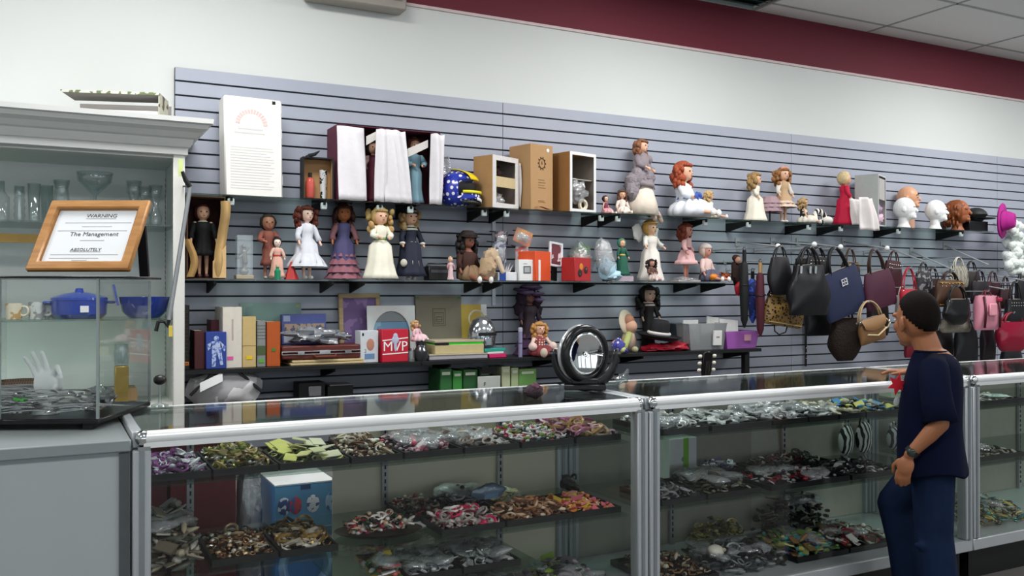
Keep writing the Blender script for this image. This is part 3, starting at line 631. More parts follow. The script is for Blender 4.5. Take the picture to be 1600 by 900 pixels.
def wig(t, k):
    b = MB(); b.ell((0, .06*k, .60*k), (.37*k, .38*k, .40*k), 16, 12, fn=lambda p: (.72 if p[1] < -.6 and p[2] < .3 and abs(p[0]) < .5 else 1+.04*sin(12*p[0])))
    random.seed(5)
    for i in range(60):
        a = random.uniform(-.5, pi+.5); z = random.uniform(.18, .75)*k
        b.tube([(.34*k*cos(a), .06*k+.33*k*sin(a), z+.1*k), (.37*k*cos(a), .06*k+.37*k*sin(a), z), (.34*k*cos(a), .06*k+.36*k*sin(a), z-.14*k)], [.03*k, .05*k, .015*k], 5)
    b.build('wig', mat('7a3f18', .5, var=.35, scale=50, bump=.6), t, smooth=180)
head('mannequin head wearing a full auburn wig at the right end of the top shelf', 1497, 312, 4.86, mat('9a5a38', .5), .35, wig=wig)
t = thing('sun_visor_cap', 'black cap on top of a dark stack right of the auburn wig', 'cap', (X(1524, 4.86), 4.86, Z1+.13))
MB().ell((0, 0, 0), (.09, .10, .075), 14, 9, fn=lambda p: 1 if p[2] > -.1 else .8).build('crown', mat('1a1c1e', .6), t, smooth=60); MB().ell((.03, -.08, -.02), (.085, .07, .01), 14, 6).build('brim', BLACK, t)
t = carton('hat_box', 'black lacquered box under the black cap', 'box', X(1515, 4.80), X(1544, 4.80), Z1, Z1+.085, 4.80, 4.95, mat('131418', .25))
# magenta hat on a hook and white fluffy scarf
t = thing('cowboy_hat', 'magenta felt cowboy hat hanging on its side from a wall hook', 'hat', (X(1564, 4.80), 4.80, Z(1560, 345, 4.80)), (R(90), R(-68), R(20)))
MB().lathe([(.14, .0), (.155, .012), (.15, .02), (.085, .012), (.08, .06), (.06, .105), (.03, .11), (.001, .098)], 28, sy=.85).build('crown', mat('a81c84', .8, bump=.1), t, smooth=180)
MB().ring((0, 0, .018), .084, .005, 24, 5).build('hat_band', mat('7c1462', .7), t)
t = thing('feather_boa', 'fluffy white boa hanging under the magenta hat at the right edge', 'boa', (X(1584, 4.84), 4.84, Z(1584, 350, 4.84)))
random.seed(2); b = MB()
for i in range(70):
    z = -.42*i/70; b.ell((.03*sin(i*.4)+random.uniform(-.06, .06), random.uniform(-.04, .04), z), (.045, .038, .040), 9, 7, fn=lambda p: 1+.12*sin(14*p[0]+i)*sin(13*p[2]))
b.build('feather_strand', mat('e4ece8', .95, bump=1.0, scale=60), t, smooth=180)
MB().tube([(0, .0, 0), (0, .19, .02)], .006, 6).build('hook', CHROME, t)
# ================================================================ MIDDLE SHELF
Y = 4.80; x0, x1 = X(292, Y), X(352, Y); w_ = x1-x0; h = Z(322, 307, Y)-Z2
t = thing('doll_box', 'kraft paper lined open box around the black dress doll, left end', 'box', ((x0+x1)/2, Y, Z2+.001))
open_box(t, w_, .17, h, mat('6a5040', .8), mat('3c1c18', .8))
b = MB(); b.sheet(lambda u, v: (w_*(.30+.26*u-.05*sin(5*v)-.30*max(0, .5-v)), -.02-.03*sin(pi*u)-.015*sin(9*v), .01+h*.92*v), 8, 14, .002); b.build('kraft_paper', mat('c2a06a', .75, bump=.3), t, smooth=40)
b = MB(); b.sheet(lambda u, v: (-w_*.52+w_*.2*u+.02*sin(4*v), -.01-.02*sin(pi*u), .01+h*.45*v), 6, 8, .002); b.build('kraft_paper', mat('b8935c', .75, bump=.3), t, smooth=40)
b = MB(); b.sheet(lambda u, v: (w_*(.14+.35*u), -.035-.015*sin(pi*u), .005+h*.40*v*(.5+.5*u)), 6, 8, .002); b.build('kraft_flap', mat('dcb884', .75), t, smooth=40)
doll('doll with a dark red bob, black dress and scalloped white collar in the kraft box', 317, 319, Z2+.006, Y=4.89, hair='4a1f1a', dress='101114', collar='e8dfd0', hs='short', skirt=.15, hem=.30, sleeve='101114', fat=1.25, shoes='6a5048', hrad=1.0, group=GM)
t = thing('figurine_case', 'small clear case with a pewter dancer figurine beside the kraft box', 'figurine', (X(381, 4.84), 4.84, Z2+.001))
MB().b2((-.045, -.035, 0), (.045, .035, .022)).build('base', mat('b4a890', .5), t, bevel=.003)
hh = Z(381, 368, 4.84)-Z2; q = MB(); q.b2((-.04, -.03, .0225), (.04, .03, hh)); q.build('clear_cover', WARE, t, smooth=0)
b = MB(); b.cap((0, 0, .03), (.006, 0, .09), .012, .010, 8); b.cap((.006, 0, .09), (0, 0, .145), .016, .014, 8); b.ell((0, 0, .172), .013, 8, 6); b.cap((.0, 0, .14), (-.028, -.01, .11), .007, .006, 6); b.cap((.004, 0, .14), (.028, 0, .17), .007, .005, 6); b.ell((0, 0, .04), (.025, .02, .02), 8, 6)
b.build('dancer', mat('8a8680', .35, .5), t, voxel=.003)
doll('plain dark brown haired doll in a knitted rust sweater and trousers', 419, 337, Z2, Y=4.89, hair='2e201c', dress='8a5044', hs='short', skirt=.12, hem=.22, sleeve='8a5044', skin='b07660', arms='front', shoes='b8b0a4', hrad=1.15, group=GM)
doll('small black haired doll in a peach kimono before the rust sweater doll', 433, 372, Z2, Y=4.80, hair='141012', dress='d8ac9a', hs='bun', skirt=.20, hem=.05, sleeve='d8b4a4', sash='b83a34', skin='ecd8cc', group=GM)
t = thing('ornament_bottle', 'tiny green capped bottle ornament at the feet of the kimono doll', 'ornament', (X(434, 4.76), 4.765, Z2+.001)); MB().lathe([(.016, 0), (.017, .045), (.008, .055), (.008, .065)], 10).build('bottle', mat('1f8a62', .3), t); MB().lathe([(.009, .066), (.009, .078)], 8).build('cap', mat('d8c8a0', .5), t)
t = thing('paper_cone', 'small red folded paper cone beside the white dress doll', 'ornament', (X(455, 4.81), 4.81, Z2+.001)); MB().lathe([(.042, 0), (.004, .095)], 5).build('cone', mat('b4302a', .6), t, smooth=0); MB().lathe([(.003, .096), (.001, .11)], 5).build('tip', mat('e0c89c', .6), t)
doll('red haired doll in a plain white dress with white shoes', 479, 322, Z2, Y=4.84, hair='5e2418', dress='d6dae2', hs='frizz', skirt=.22, hem=.22, tiers=1, sleeve='d6dae2', yaw=.30, skin='ecc4b4', group=GM)
doll('dark skinned doll in a tiered mauve gown with blue bodice and brown veil of hair', 537, 320, Z2, Y=4.92, hair='3a1c16', dress='4e4a72', hs='long', skirt=.215, hem=.02, tiers=4, tcol='94606c', sleeve='8a5a62', skin='a8663e', hrad=1.05, yaw=-.1, group=GM)
doll('blonde curly haired doll in a wide white satin gown with green sash', 594, 326, Z2, Y=4.81, hair='bd9a62', dress='ecead8', hs='frizz', skirt=.255, hem=.02, sleeve='ecead8', sash='7a9a58', hrad=1.12, yaw=.15, arms='front', group=GM)
t = doll('blonde doll in a long navy winter coat and cap with white fur trim', 641, 327, Z2, Y=4.90, hair='a4855c', dress='1e2436', hs='curls', skirt=.23, hem=.06, sleeve='1e2436', hat=('cap', '2c2c3a'), collar='c8c4b8', yaw=.15, hrad=1.1, group=GM)
S = t['S']
MB().sheet(lambda u, v: (.055*S*(u-.5)*2*(1-.2*v), -.085*S-.10*S*(1-v)-.01*S*sin(3*u), .12*S+.42*S*v), 6, 10, .004).build('apron', mat('d6d2c4', .9, kind='patch', h2='1e2436', scale=26), t, smooth=180)
for s_ in (-1, 1): MB().ell((s_*.160*S, -.06*S, .515*S), (.042*S, .05*S, .028*S), 10, 6).build('fur_cuff', mat('d8d4c8', .95, bump=.6), t)
MB().ell((-.17*S, -.12*S, .24*S), (.05*S, .045*S, .055*S), 10, 7).build('fur_muff', mat('cfcabc', .95, bump=.6), t)
t = thing('radio', 'small black cassette radio lying behind the navy coat doll', 'radio', (X(684, 4.90), 4.90, Z2+.001)); MB().b2((-.075, -.04, 0), (.075, .04, .085)).build('case', BLACK, t, bevel=.006); MB().b2((-.06, -.043, .045), (.06, -.0405, .062)).build('tape_slot', mat('3a3c40', .3), t); MB().tube([(-.07, 0, .085), (-.06, 0, .1), (.06, 0, .1), (.07, 0, .085)], .005, 6).build('carry_handle', BLACK, t)
doll('tiny pale pink figurine girl standing in front of the brown cape doll', 704, 402, Z2, Y=4.78, hair='c8a890', dress='dcbcc0', hs='bun', skirt=.15, hem=.02, sleeve='c08a94', group=GM, name='figurine', cat='figurine')
t = doll('black haired rider doll slumped forward in a dark brown cape over tan clothes', 727, 360, Z2, Y=4.88, pose='sit', hair='15100f', dress='3e221a', tcol='8a7054', hs='frizz', skirt=.17, sleeve='3e221a', yaw=.3, skin='8a5a48', fat=1.3, hrad=.95, hat=('brim', '241614'), lean=.10, group=GM)
t = thing('lace_doll_dress', 'crumpled beige lace doll dress leaning on the rider doll', 'doll clothes', (X(759, 4.80), 4.79, Z2+.001), (0, .25, .3)); wad('bodice', mat('c0a88c', .85, bump=.6), (0, 0, .15), (.045, .04, .05), t, seed=3); wad('skirt', mat('b49a7c', .85, bump=.6), (-.01, 0, .075), (.055, .05, .07), t, seed=6); MB().cap((.02, -.04, .14), (.06, -.06, .07), .017, .014, 7).build('sleeve', mat('d0bca4', .8), t)
def packet(label, px, yt, yb, wpx, Y, h1, h2=None, yaw=0, tilt=0, kind='patch', zfree=True):
    t = thing('hanging_packet', label, 'packet', (X(px, Y), Y, Z(px, yt, Y)), (0, tilt, yaw), 'packets on slatwall hooks')
    w_ = wpx/FPX*D(px, Y); h = (yb-yt)/FPX*D(px, Y)
    MB().sheet(lambda u, v: ((u-.5)*w_, -.012*sin(pi*u)*sin(pi*v), -h*v), 6, 6, .006).build('card', mat(h1, .5, kind=kind if h2 else None, h2=h2, scale=24), t, smooth=60)
    MB().sheet(lambda u, v: ((u-.5)*w_*.98, -.018*sin(pi*u)*sin(pi*v)-.004, -h*.1-h*.88*v), 6, 6, .001).build('clear_bag', BAGGY, t, smooth=60)
    MB().tube([(0, .01, -.004), (0, YW-.035-Y, .012)], .0035, 6).build('hook', BLACK, t)
packet('dark blistered packet hanging from the left hook over the small blue box', 783, 362, 382, 22, 4.86, '2c2a34', '8a707c')
packet('grey bagged packet of trinkets hanging below the dark blistered packet', 781, 378, 412, 20, 4.84, '5c5c6e', '9aa0ac')
packet('torn orange printed packet hanging tilted from a black hook', 820, 360, 382, 30, 4.85, 'b8806a', 'c89050', tilt=.35)
packet('clear bag of red trinkets hanging behind the orange box', 815, 385, 412, 22, 4.88, 'a09ca0', 'b05a58')
t = carton('tissue_box', 'small box half blue half white with paper sticking out, on the middle shelf', 'box', X(778, 4.79), X(808, 4.79), Z2, Z2+.052, 4.79, 4.87, mat('e4e6ea', .6)); MB().b2((-.054, -.002, .001), (-.012, .081, .053)).build('blue_half', mat('2448a0', .5), t)
b = MB()
for i in range(5): b.add([(-.03+.012*i, .04, .05), (-.015+.012*i, .035, .05), (-.03+.02*i, .02, .10+.01*(i % 2)), (-.025+.012*i, .045, .05)], [(0, 1, 2), (1, 3, 2), (3, 0, 2), (0, 3, 1)])
b.build('paper_tuft', mat('d8d0d2', .7), t, smooth=0)
t = carton('photo_frame_box', 'square white frame box with a small grey picture on its front', 'box', X(811, 4.775), X(845, 4.775), Z2, Z(828, 406, 4.775), 4.775, 4.83, WHITE); MB().frame(-.045, .005, .045, .09, -.002, 0, .006).build('print_border', mat('55585c', .6), t); MB().b2((-.039, -.001, .051), (-.001, 0, .084)).build('print_picture', mat('a8acae', .6), t); MB().b2((-.045, -.001, .102), (-.02, 0, .105)).build('print_line', mat('888888', .6), t)
t = carton('gift_box', 'tall bright orange box standing behind the white frame box', 'box', X(829, 4.80), X(868, 4.80), Z2, Z(850, 393, 4.80), 4.80, 4.95, mat('e0552c', .55, var=.04), yaw=.5)
t = thing('framed_photo', 'white picture frame with a dark red photo leaning on the slatwall', 'picture frame', (X(868, 4.88), 4.88, Z2+.09), (-.12, .12, .15)); MB().frame(-.055, .055, 0, .16, -.008, .008, .016).build('frame', mat('dfe2e8', .4), t, bevel=.003); MB().b2((-.04, -.002, .015), (.04, .004, .145)).build('photo', mat('6a2a36', .5, kind='patch', h2='d8c0c0', scale=14), t); MB().b2((-.02, .0085, -.085), (.02, .02, .06)).build('strut', BLACK, t)
t = thing('gift_basket', 'clear wrapped bag of tan and green dried flowers behind the red picture box', 'gift bag', (X(908, 4.955), 4.955, Z2+.001)); wad('dried_flowers', mat('9a7a68', .9, bump=.9, kind='patch', h2='7a6a58', scale=30), (0, 0, .14), (.07, .045, .065), t, seed=2, rough=.2); wad('green_leaves', mat('6f8a68', .9, bump=.8), (.01, 0, .205), (.05, .045, .035), t, seed=3, rough=.3); wad('clear_wrap', BAGGY, (0, -.005, .13), (.085, .055, .12), t, seed=9, rough=.15); MB().lathe([(.05, 0), (.055, .07)], 16).build('base', mat('8a7464', .8), t)
t = carton('picture_box', 'square red box with yellow and dark printed pictures on two faces', 'box', X(888, 4.80), X(928, 4.80), Z2, Z(908, 403, 4.78), 4.78, 4.88, mat('b02a2c', .45), yaw=.45)
for c, x, z, r_ in (('2e1a1a', -.035, .05, .026), ('d8862c', -.02, .09, .022), ('3a2020', .035, .07, .024), ('e0b088', -.036, .045, .013), ('d8c8b8', .037, .075, .012)): MB().ell((x, -.001, z), (r_, .0015, r_), 12, 5).build('print_blob', mat(c, .5), t)
t = thing('bagged_doll_dress', 'clear plastic bag of pale blue doll dress slumped beside the red picture box', 'bag', (X(952, 4.84), 4.84, Z2+.001), (0, -.22, 0)); hh = Z(940, 372, 4.83)-Z2
wad('blue_dress', mat('a8cbdc', .6, bump=.3), (0, 0, .075), (.062, .05, .075), t, seed=3, flat=True); wad('blue_dress', mat('b4d4e2', .6, bump=.3), (.03, -.02, .03), (.05, .05, .03), t, seed=5); wad('clear_bag', BAGGY, (-.0, 0, hh*.5), (.07, .055, hh*.5), t, seed=4, rough=.12)
doll('small doll in a green cloak and hood beside the white angel doll', 972, 374, Z2+.035, Y=4.85, hair='8a6a40', dress='1f5a48', hs='short', skirt=.22, hem=.02, sleeve='1f5a48', hat=('hood', '2f8068'), sash='c8b060', group=GM)
t = carton('plastic_packet', 'clear tray packet with pale pink sheet under the green cloak doll', 'packet', X(957, 4.80), X(990, 4.80), Z2, Z2+.034, 4.80, 4.92, mat('b8a8b4', .4))
t = doll('large blonde angel doll in a white lace gown with feathered wings', 1016, 346, Z2, Y=4.88, hair='c89a50', dress='e8e2da', hs='short', skirt=.23, hem=.02, sleeve='e8e2da', hat=('halo', 'd8b060'), yaw=.25, arms='out', fat=1.3, hrad=1.15, group=GM)
S = t['S']
for s_ in (-1, 1):
    b = MB(); b.ell((s_*.20*S, .10*S, .82*S), (.13*S, .025*S, .16*S), 12, 8, rot=(0, s_*.45, 0), fn=lambda p: 1+.12*sin(12*p[2])); b.build('wing', mat('e2e0de', .9, bump=.6), t, smooth=180)
doll('small dark curly puppet doll sitting in front of the angel gown', 1018, 404, Z2, Y=4.755, pose='sit', hair='2e1c18', dress='5a4038', hs='frizz', skirt=.2, tcol='c8b8b0', sleeve='6a4a40', skin='c09080', arms='front', group=GM)
doll('red haired doll in a light pink dress facing right', 1072, 350, Z2, Y=4.88, hair='7a3424', dress='dcb0b0', hs='curls', skirt=.21, hem=.30, sleeve='dcb0b0', yaw=.55, skin='c88a78', hrad=1.1, sash='7a3a44', shoes='d8c8c0', group=GM)
doll('little baby doll in a white cap and pale pink clothes sitting at the shelf end', 1103, 380, Z2, Y=4.87, pose='sit', hair='d8c8b8', dress='e0c4be', hs='short', skirt=.2, sleeve='e0c4be', hat=('cap', 'd8cac4'), yaw=.3, skin='c89080', tcol='5a5a6e', group=GM)
t = thing('plastic_packet', 'flat clear packet lying in front of the pink dress doll', 'packet', (X(1075, 4.76), 4.765, Z2+.001), (0, 0, .1)); MB().b2((-.10, -.02, 0), (.10, .09, .012)).build('card', mat('a8a4a4', .5), t); wad('clear_bag', BAGGY, (0, .03, .016), (.10, .055, .016), t, seed=2)
t = thing('pumpkin_garland', 'orange and black autumn garland heaped at the end of the middle shelf', 'garland', (X(1121, 4.80), 4.80, Z2+.001)); random.seed(4)
for i in range(9): MB().ell((random.uniform(-.08, .08), random.uniform(-.03, .05), .02+random.random()*.035), (.028, .026, .02), 8, 6, fn=lambda p: 1+.12*cos(6*math.atan2(p[1], p[0]))).build('pumpkin', mat(('c8681c', 'd88428', '7a3414')[i % 3], .5), t, smooth=180)
for i in range(8): MB().ell((random.uniform(-.09, .09), random.uniform(-.03, .05), .03+random.random()*.05), (.03, .02, .004), 6, 4, rot=(random.random(), random.random(), random.random())).build('leaf', mat(('2a2018', 'a8581c')[i % 2], .7), t)
# ================================================================ BLACK SHELF
def book(label, pa, pb, yt, Y, d, m, spine=None, name='book', cat='book', yaw=0, pages=True, zs=Z3, tilt=0):
    x0, x1 = X(pa, Y), X(pb, Y); w_ = x1-x0; h = Z((pa+pb)/2, yt, Y)-zs
    t = thing(name, label, cat, ((x0+x1)/2, Y, zs+.001), (0, tilt, yaw), 'books on the black shelf'); c = min(.003, w_*.2)
    b = MB(); b.b2((-w_/2, 0, 0), (-w_/2+c, d, h)); b.b2((w_/2-c, 0, 0), (w_/2, d, h)); b.b2((-w_/2+c, 0, 0), (w_/2-c, c, h)); b.build('cover', m, t, smooth=0, bevel=.001)
    MB().b2((-w_/2+c+.0003, c+.0003, .003), (w_/2-c-.0003, d-.004, h-.003)).build('pages', mat('d8ceb8', .8), t)
    return t, w_, h
def sticker(t, x, z, c, w_=.03, h=.018): MB().box((x, -.0012, z), (w_, .002, h)).build('price_sticker', mat(c, .6), t)
t, w_, h = book('black comb bound binder at the far left end of the black shelf', 286, 296, 477, 4.79, .2, mat('1a1614', .5), name='binder', cat='binder'); 
for i in range(14): MB().ring((0, -.004, .03+i*(h-.05)/14), .009, .0018, 8, 4, (0, 0, 0)).build('binding_ring', mat('3a342e', .4), t)
sticker(t, 0, .03, 'd07a28', .026)
t, w_, h = book('dark maroon hardback with a worn spine, left of the blue ball player box', 304, 320, 517, 4.79, .17, mat('4c2024', .55))
t, w_, h = book('dark red leather book standing behind the blue ball player box', 329, 345, 500, 4.90, .14, mat('4a141c', .5))
t = carton('figure_box', 'blue box printed with a white ball player figure', 'box', X(322, 4.765), X(354, 4.765), Z3, Z(338, 519, 4.765), 4.765, 4.87, mat('2c4494', .45)); h = Z(338, 519, 4.765)-Z3
b = MB(); b.ell((0, -.001, h*.82), (.013, .0015, .014), 10, 5); b.prism([(-.03, h*.55), (.028, h*.58), (.02, h*.75), (-.022, h*.75)], -.002, 0); b.prism([(-.022, h*.06), (-.004, h*.06), (.002, h*.5), (.02, h*.1), (.034, h*.1), (.024, h*.56), (-.022, h*.56)], -.002, 0); b.prism([(-.045, h*.66), (-.022, h*.74), (-.02, h*.62), (-.04, h*.5)], -.002, 0); b.prism([(.02, h*.74), (.046, h*.6), (.042, h*.45), (.02, h*.6)], -.002, 0)
b.build('player_print', mat('b4c4e8', .5, kind='patch', h2='5a74c0', scale=60), t)['kind'] = 'stuff'
t, w_, h = book('thick white ring binder, the tallest volume on the black shelf', 348, 378, 480, 4.79, .24, mat('dcd6ca', .5), name='binder', cat='binder'); sticker(t, -.01, .05, 'e060a8'); MB().b2((-.003, -.001, h*.45), (.006, 0, h*.8)).build('spine_print', mat('b8a8a0', .6), t)
t, w_, h = book('cream cloth spined book right of the white binder', 379, 400, 495, 4.79, .18, mat('c8b078', .6)); sticker(t, 0, .05, 'e8c81c'); MB().b2((-w_/2-.0005, -.0008, h*.42), (w_/2+.0005, 0, h*.43)).build('spine_band', mat('8a7040', .6), t)
t, w_, h = book('grey spined book with thin dark bands beside the orange book', 402, 415, 501, 4.79, .17, mat('868a88', .55)); sticker(t, 0, .03, '5aa83a', .026); MB().b2((-w_/2-.0005, -.0008, .06), (w_/2+.0005, 0, .11)).build('spine_panel', mat('4a5a3a', .6), t)
for i in range(5): MB().b2((-w_/2-.0005, -.0008, h*(.6+.07*i)), (w_/2+.0005, 0, h*(.6+.07*i)+.003)).build('spine_band', mat('5a5c5c', .6), t)
t, w_, h = book('burnt orange hardback with a green price dot', 417, 438, 503, 4.79, .17, mat('b4541e', .55)); sticker(t, 0, h*.37, '4a7a2a', .02)
def panel(name, label, cat, pa, pb, yt, zs, Y, th, m, lean=-.10, tilt=0, yaw=0, group=None):
    x0, x1 = X(pa, Y), X(pb, Y); t = thing(name, label, cat, ((x0+x1)/2, Y, zs+.001), (lean, tilt, yaw), group); w_ = x1-x0; h = (Z((pa+pb)/2, yt, Y)-zs)/cos(lean)
    return t, w_, h
t, w_, h = panel('picture_book', 'large pale teal picture book leaning on the slatwall behind the books', 'book', 376, 472, 474, Z3, 4.99, .01, None, -.06); MB().b2((-w_/2, 0, 0), (w_/2, .012, h)).build('cover', mat('7c9694', .6, kind='patch', h2='86a09a', scale=5), t); MB().b2((w_/2-.03, -.001, h-.022), (w_/2-.012, 0, h-.012)).build('price_sticker', mat('a8a83a', .6), t)
t, w_, h = panel('puzzle_box', 'blue puzzle box with a strip of small photos standing on the briefcase', 'box', 441, 510, 491, Z3+.105, 4.93, .04, None, -.05); MB().b2((-w_/2, 0, 0), (w_/2, .04, h)).build('box_body', mat('5a64a8', .5), t, bevel=.002); MB().b2((-w_/2+.01, -.001, h*.42), (w_/2-.01, 0, h*.68)).build('photo_strip', mat('b89a8a', .5, kind='patch', h2='586078', scale=30), t); MB().b2((-w_/2+.008, -.0012, h*.76), (-w_/2+.045, 0, h*.95)).build('logo_panel', mat('a8b4d8', .5), t); MB().b2((-w_/2+.01, -.001, .01), (-w_/2+.08, 0, h*.36)).build('white_panel', mat('c8ccdc', .5), t)
# folder and briefcase
t = thing('file_folder', 'beige card folders lying under the dark red briefcase', 'folder', (X(511, 4.80), 4.775, Z3+.001)); w_ = X(568, 4.775)-X(453, 4.775)
for i in range(2): MB().b2((-w_/2+.01*i, 0, .0145*i), (w_/2-.004*i, .24, .0145*i+.012)).build('folder', mat('cdb88c', .7), t, bevel=.002)
x0, x1 = X(441, 4.785), X(571, 4.785); w_ = x1-x0
t = thing('briefcase', 'dark red leather briefcase lying flat with silver trim and a handle', 'briefcase', ((x0+x1)/2, 4.785, Z3+.031))
MB().b2((-w_/2, 0, 0), (w_/2, .25, .034)).build('lower_shell', mat('5a2420', .4), t, bevel=.008, seg=2); MB().b2((-w_/2, 0, .0345), (w_/2, .25, .074)).build('lid', mat('5e2822', .4), t, bevel=.008, seg=2)
MB().frame(-w_/2-.003, w_/2+.003, .026, .046, -.004, -.0005, .004).build('metal_trim', CHROME, t)
MB().tube([(-.06, -.002, .02), (-.055, -.022, .014), (.055, -.022, .014), (.06, -.002, .02)], .007, 8).build('handle', mat('6a3022', .4), t)
for s_ in (-1, 1): MB().b2((s_*.13-.018, -.008, .026), (s_*.13+.018, -.0045, .046)).build('latch', CHROME, t)
MB().b2((-.03, -.009, .030), (.03, -.0045, .048)).build('lock_plate', CHROME, t)
t = thing('plastic_bag', 'crumpled grey plastic bag lying on the briefcase', 'bag', (X(492, 4.85), 4.85, Z3+.118)); wad('bag', clear('b8bec6', .22, .12, .55, 'grey_plastic', .6), (0, 0, .038), (.15, .07, .04), t, seed=11, rough=.4, n=22, k=14); wad('bag_end', clear('b8bec6', .22, .12, .55, 'grey_plastic', .6), (.15, 0, .03), (.06, .03, .022), t, seed=13, rough=.4)
# frames
t, w_, h = panel('framed_picture', 'pale wooden frame around a purple picture, leaning on the slatwall', 'picture frame', 531, 596, 459, Z3, 4.96, .02, None, -.09); MB().frame(-w_/2, w_/2, 0, h, -.01, .01, .026).build('frame', mat('b8a07c', .5, kind='wood', h2='a48a64', scale=8), t, bevel=.003); MB().b2((-w_/2+.02, 0, .02), (w_/2-.02, .008, h-.02)).build('picture', mat('6e5488', .5, kind='patch', h2='8a6ca0', scale=10), t)
t, w_, h = panel('oval_mat_frame', 'white mat with a domed opening over a blue picture, in front of the wooden frame', 'picture frame', 575, 650, 478, Z3, 4.91, .02, None, -.09)
pts = [(-w_/2, 0), (-w_*.38, 0), (-w_*.38, h*.5)]+[(-w_*.38*cos(a), h*.5+h*.40*sin(a)) for a in [pi*i/14 for i in range(15)]]+[(w_*.38, 0), (w_/2, 0), (w_/2, h), (-w_/2, h)]
b = MB(); b.prism([(-w_/2, 0), (-w_*.38, 0), (-w_*.38, h), (-w_/2, h)], -.006, 0); b.prism([(w_*.38, 0), (w_/2, 0), (w_/2, h), (w_*.38, h)], -.006, 0)
for i in range(14):
    a, c = pi*i/14, pi*(i+1)/14; b.prism([(w_*.38*cos(a), h*.5+h*.4*sin(a)), (w_*.38*cos(c), h*.5+h*.4*sin(c)), (w_*.38*cos(c), h), (w_*.38*cos(a), h)], -.006, 0)
b.build('mat_board', mat('cfd2d4', .6), t, smooth=0); MB().b2((-w_*.4, .001, 0), (w_*.4, .008, h*.70)).build('picture', mat('6a94b8', .5, kind='patch', h2='86aac4', scale=8), t); MB().b2((-w_*.4, .001, h*.705), (w_*.4, .008, h*.97)).build('sky_panel', mat('7a8488', .5), t); MB().b2((.02, -.003, h*.18), (.13, .0, h*.55)).build('photo', mat('5a3c30', .5), t)
t = carton('figure_box', 'white and blue narrow box with an orange oval print, left of the red box', 'box', X(563, 4.785), X(592, 4.785), Z3, Z(577, 517, 4.785), 4.785, 4.86, mat('ccd2d8', .5), yaw=.12); MB().ell((.005, -.001, .10), (.024, .0015, .034), 12, 5).build('oval_print', mat('b8806c', .5), t); MB().b2((-.03, -.001, .02), (.03, 0, .05)).build('blue_print', mat('6a8ab0', .5), t); MB().b2((-.045, -.001, .15), (-.035, 0, .165)).build('dark_mark', BLACK, t)
t = carton('game_box', 'bright red box lettered MVP with a white player figure', 'box', X(597, 4.77), X(638, 4.77), Z3, Z(617, 515, 4.77), 4.77, 4.86, mat('c01c34', .45, var=.04)); w_ = X(638, 4.77)-X(597, 4.77); h = Z(617, 515, 4.77)-Z3
text('MVP', .078, (0, -.0012, h*.34), (pi/2, 0, 0), mat('f0ecec', .5), t)
for z, s_ in ((h*.26, .05), (h*.70, .09)): MB().box((0, -.001, z), (w_*.97, .0015, .006), ry=-s_).build('white_band', mat('f0ecec', .5), t)
b = MB(); b.ell((.0, -.003, h*.80), (.014, .002, .016), 10, 5); b.ell((0, -.003, h*.68), (.022, .002, .024), 10, 5); b.ell((.0, -.003, h*.50), (.009, .002, .034), 10, 5); b.build('figure_print', mat('b8bcd4', .5), t)
t = thing('silver_jar', 'dark silver jar standing under the pink doll', 'jar', (X(658, 4.80), 4.80, Z3+.001)); MB().lathe([(.035, 0), (.045, .02), (.045, .055), (.03, .075), (.026, .09), (.032, .096)], 18).build('jar_body', mat('5a5c60', .2, .7), t); MB().lathe([(.034, .0965), (.02, .108), (.006, .114)], 14).build('lid', mat('48484c', .25, .7), t)
t = thing('salt_cellar', 'small clear jar between the red box and the silver jar', 'jar', (X(643, 4.775), 4.775, Z3+.001)); MB().lathe([(.018, 0), (.02, .05), (.012, .06)], 12).build('jar_body', WARE, t); MB().lathe([(.013, .0605), (.013, .075)], 10).build('cap', CHROME, t)
t = doll('blonde doll in a pale pink dress tumbled over the silver jar', 652, 500, Z3+.112, Y=4.84, pose='sit', hair='c09a6a', dress='e2bcc4', hs='curls', skirt=.30, sleeve='e2bcc4', yaw=.4, tilt=-.15, hrad=1.1, group=GB, tcol='e6c4cc')
t, w_, h = panel('cloth_album', 'big beige album with a square line emblem leaning on the slatwall', 'album', 651, 723, 461, Z3, 4.98, .02, None, -.06); MB().b2((-w_/2, 0, 0), (w_/2, .022, h)).build('cover', mat('807a6c', .7, var=.06), t, bevel=.003); b = MB(); 
for i in range(5):
    b.frame(-.042+.006*i, .042-.006*i, h*.50+.006*i, h*.50+.105-.012*i, -.001, 0, .003) if i % 2 == 0 else b.box((0, -.0007, h*.5+.03+.008*i), (.05-.006*i, .001, .003))
b.build('square_emblem', mat('55503f', .7), t); 
for s_ in (-1, 1): MB().box((s_*(w_/2-.016), -.001, h-.018), (.02, .002, .014)).build('corner_sticker', mat('5a7a52', .6), t)
t, w_, h = panel('craft_book', 'yellow and white book leaning behind the silver mask', 'book', 722, 762, 476, Z3, 4.98, .02, None, -.06); MB().b2((-w_/2, 0, 0), (w_/2, .015, h)).build('cover', mat('c4a84c', .6), t); MB().ring((w_*.1, -.001, h*.72), .05, .008, 16, 4, (pi/2, 0, 0)).build('ring_print', mat('ded6b8', .6), t); MB().b2((w_*.28, -.0012, h*.78), (w_*.5, 0, h)).build('white_corner', WHITE, t)
t = thing('robot_mask', 'shiny silver toy helmet mask with a dark visor slot', 'toy mask', (X(753, 4.86), 4.86, Z3+.075), (0, 0, .1))
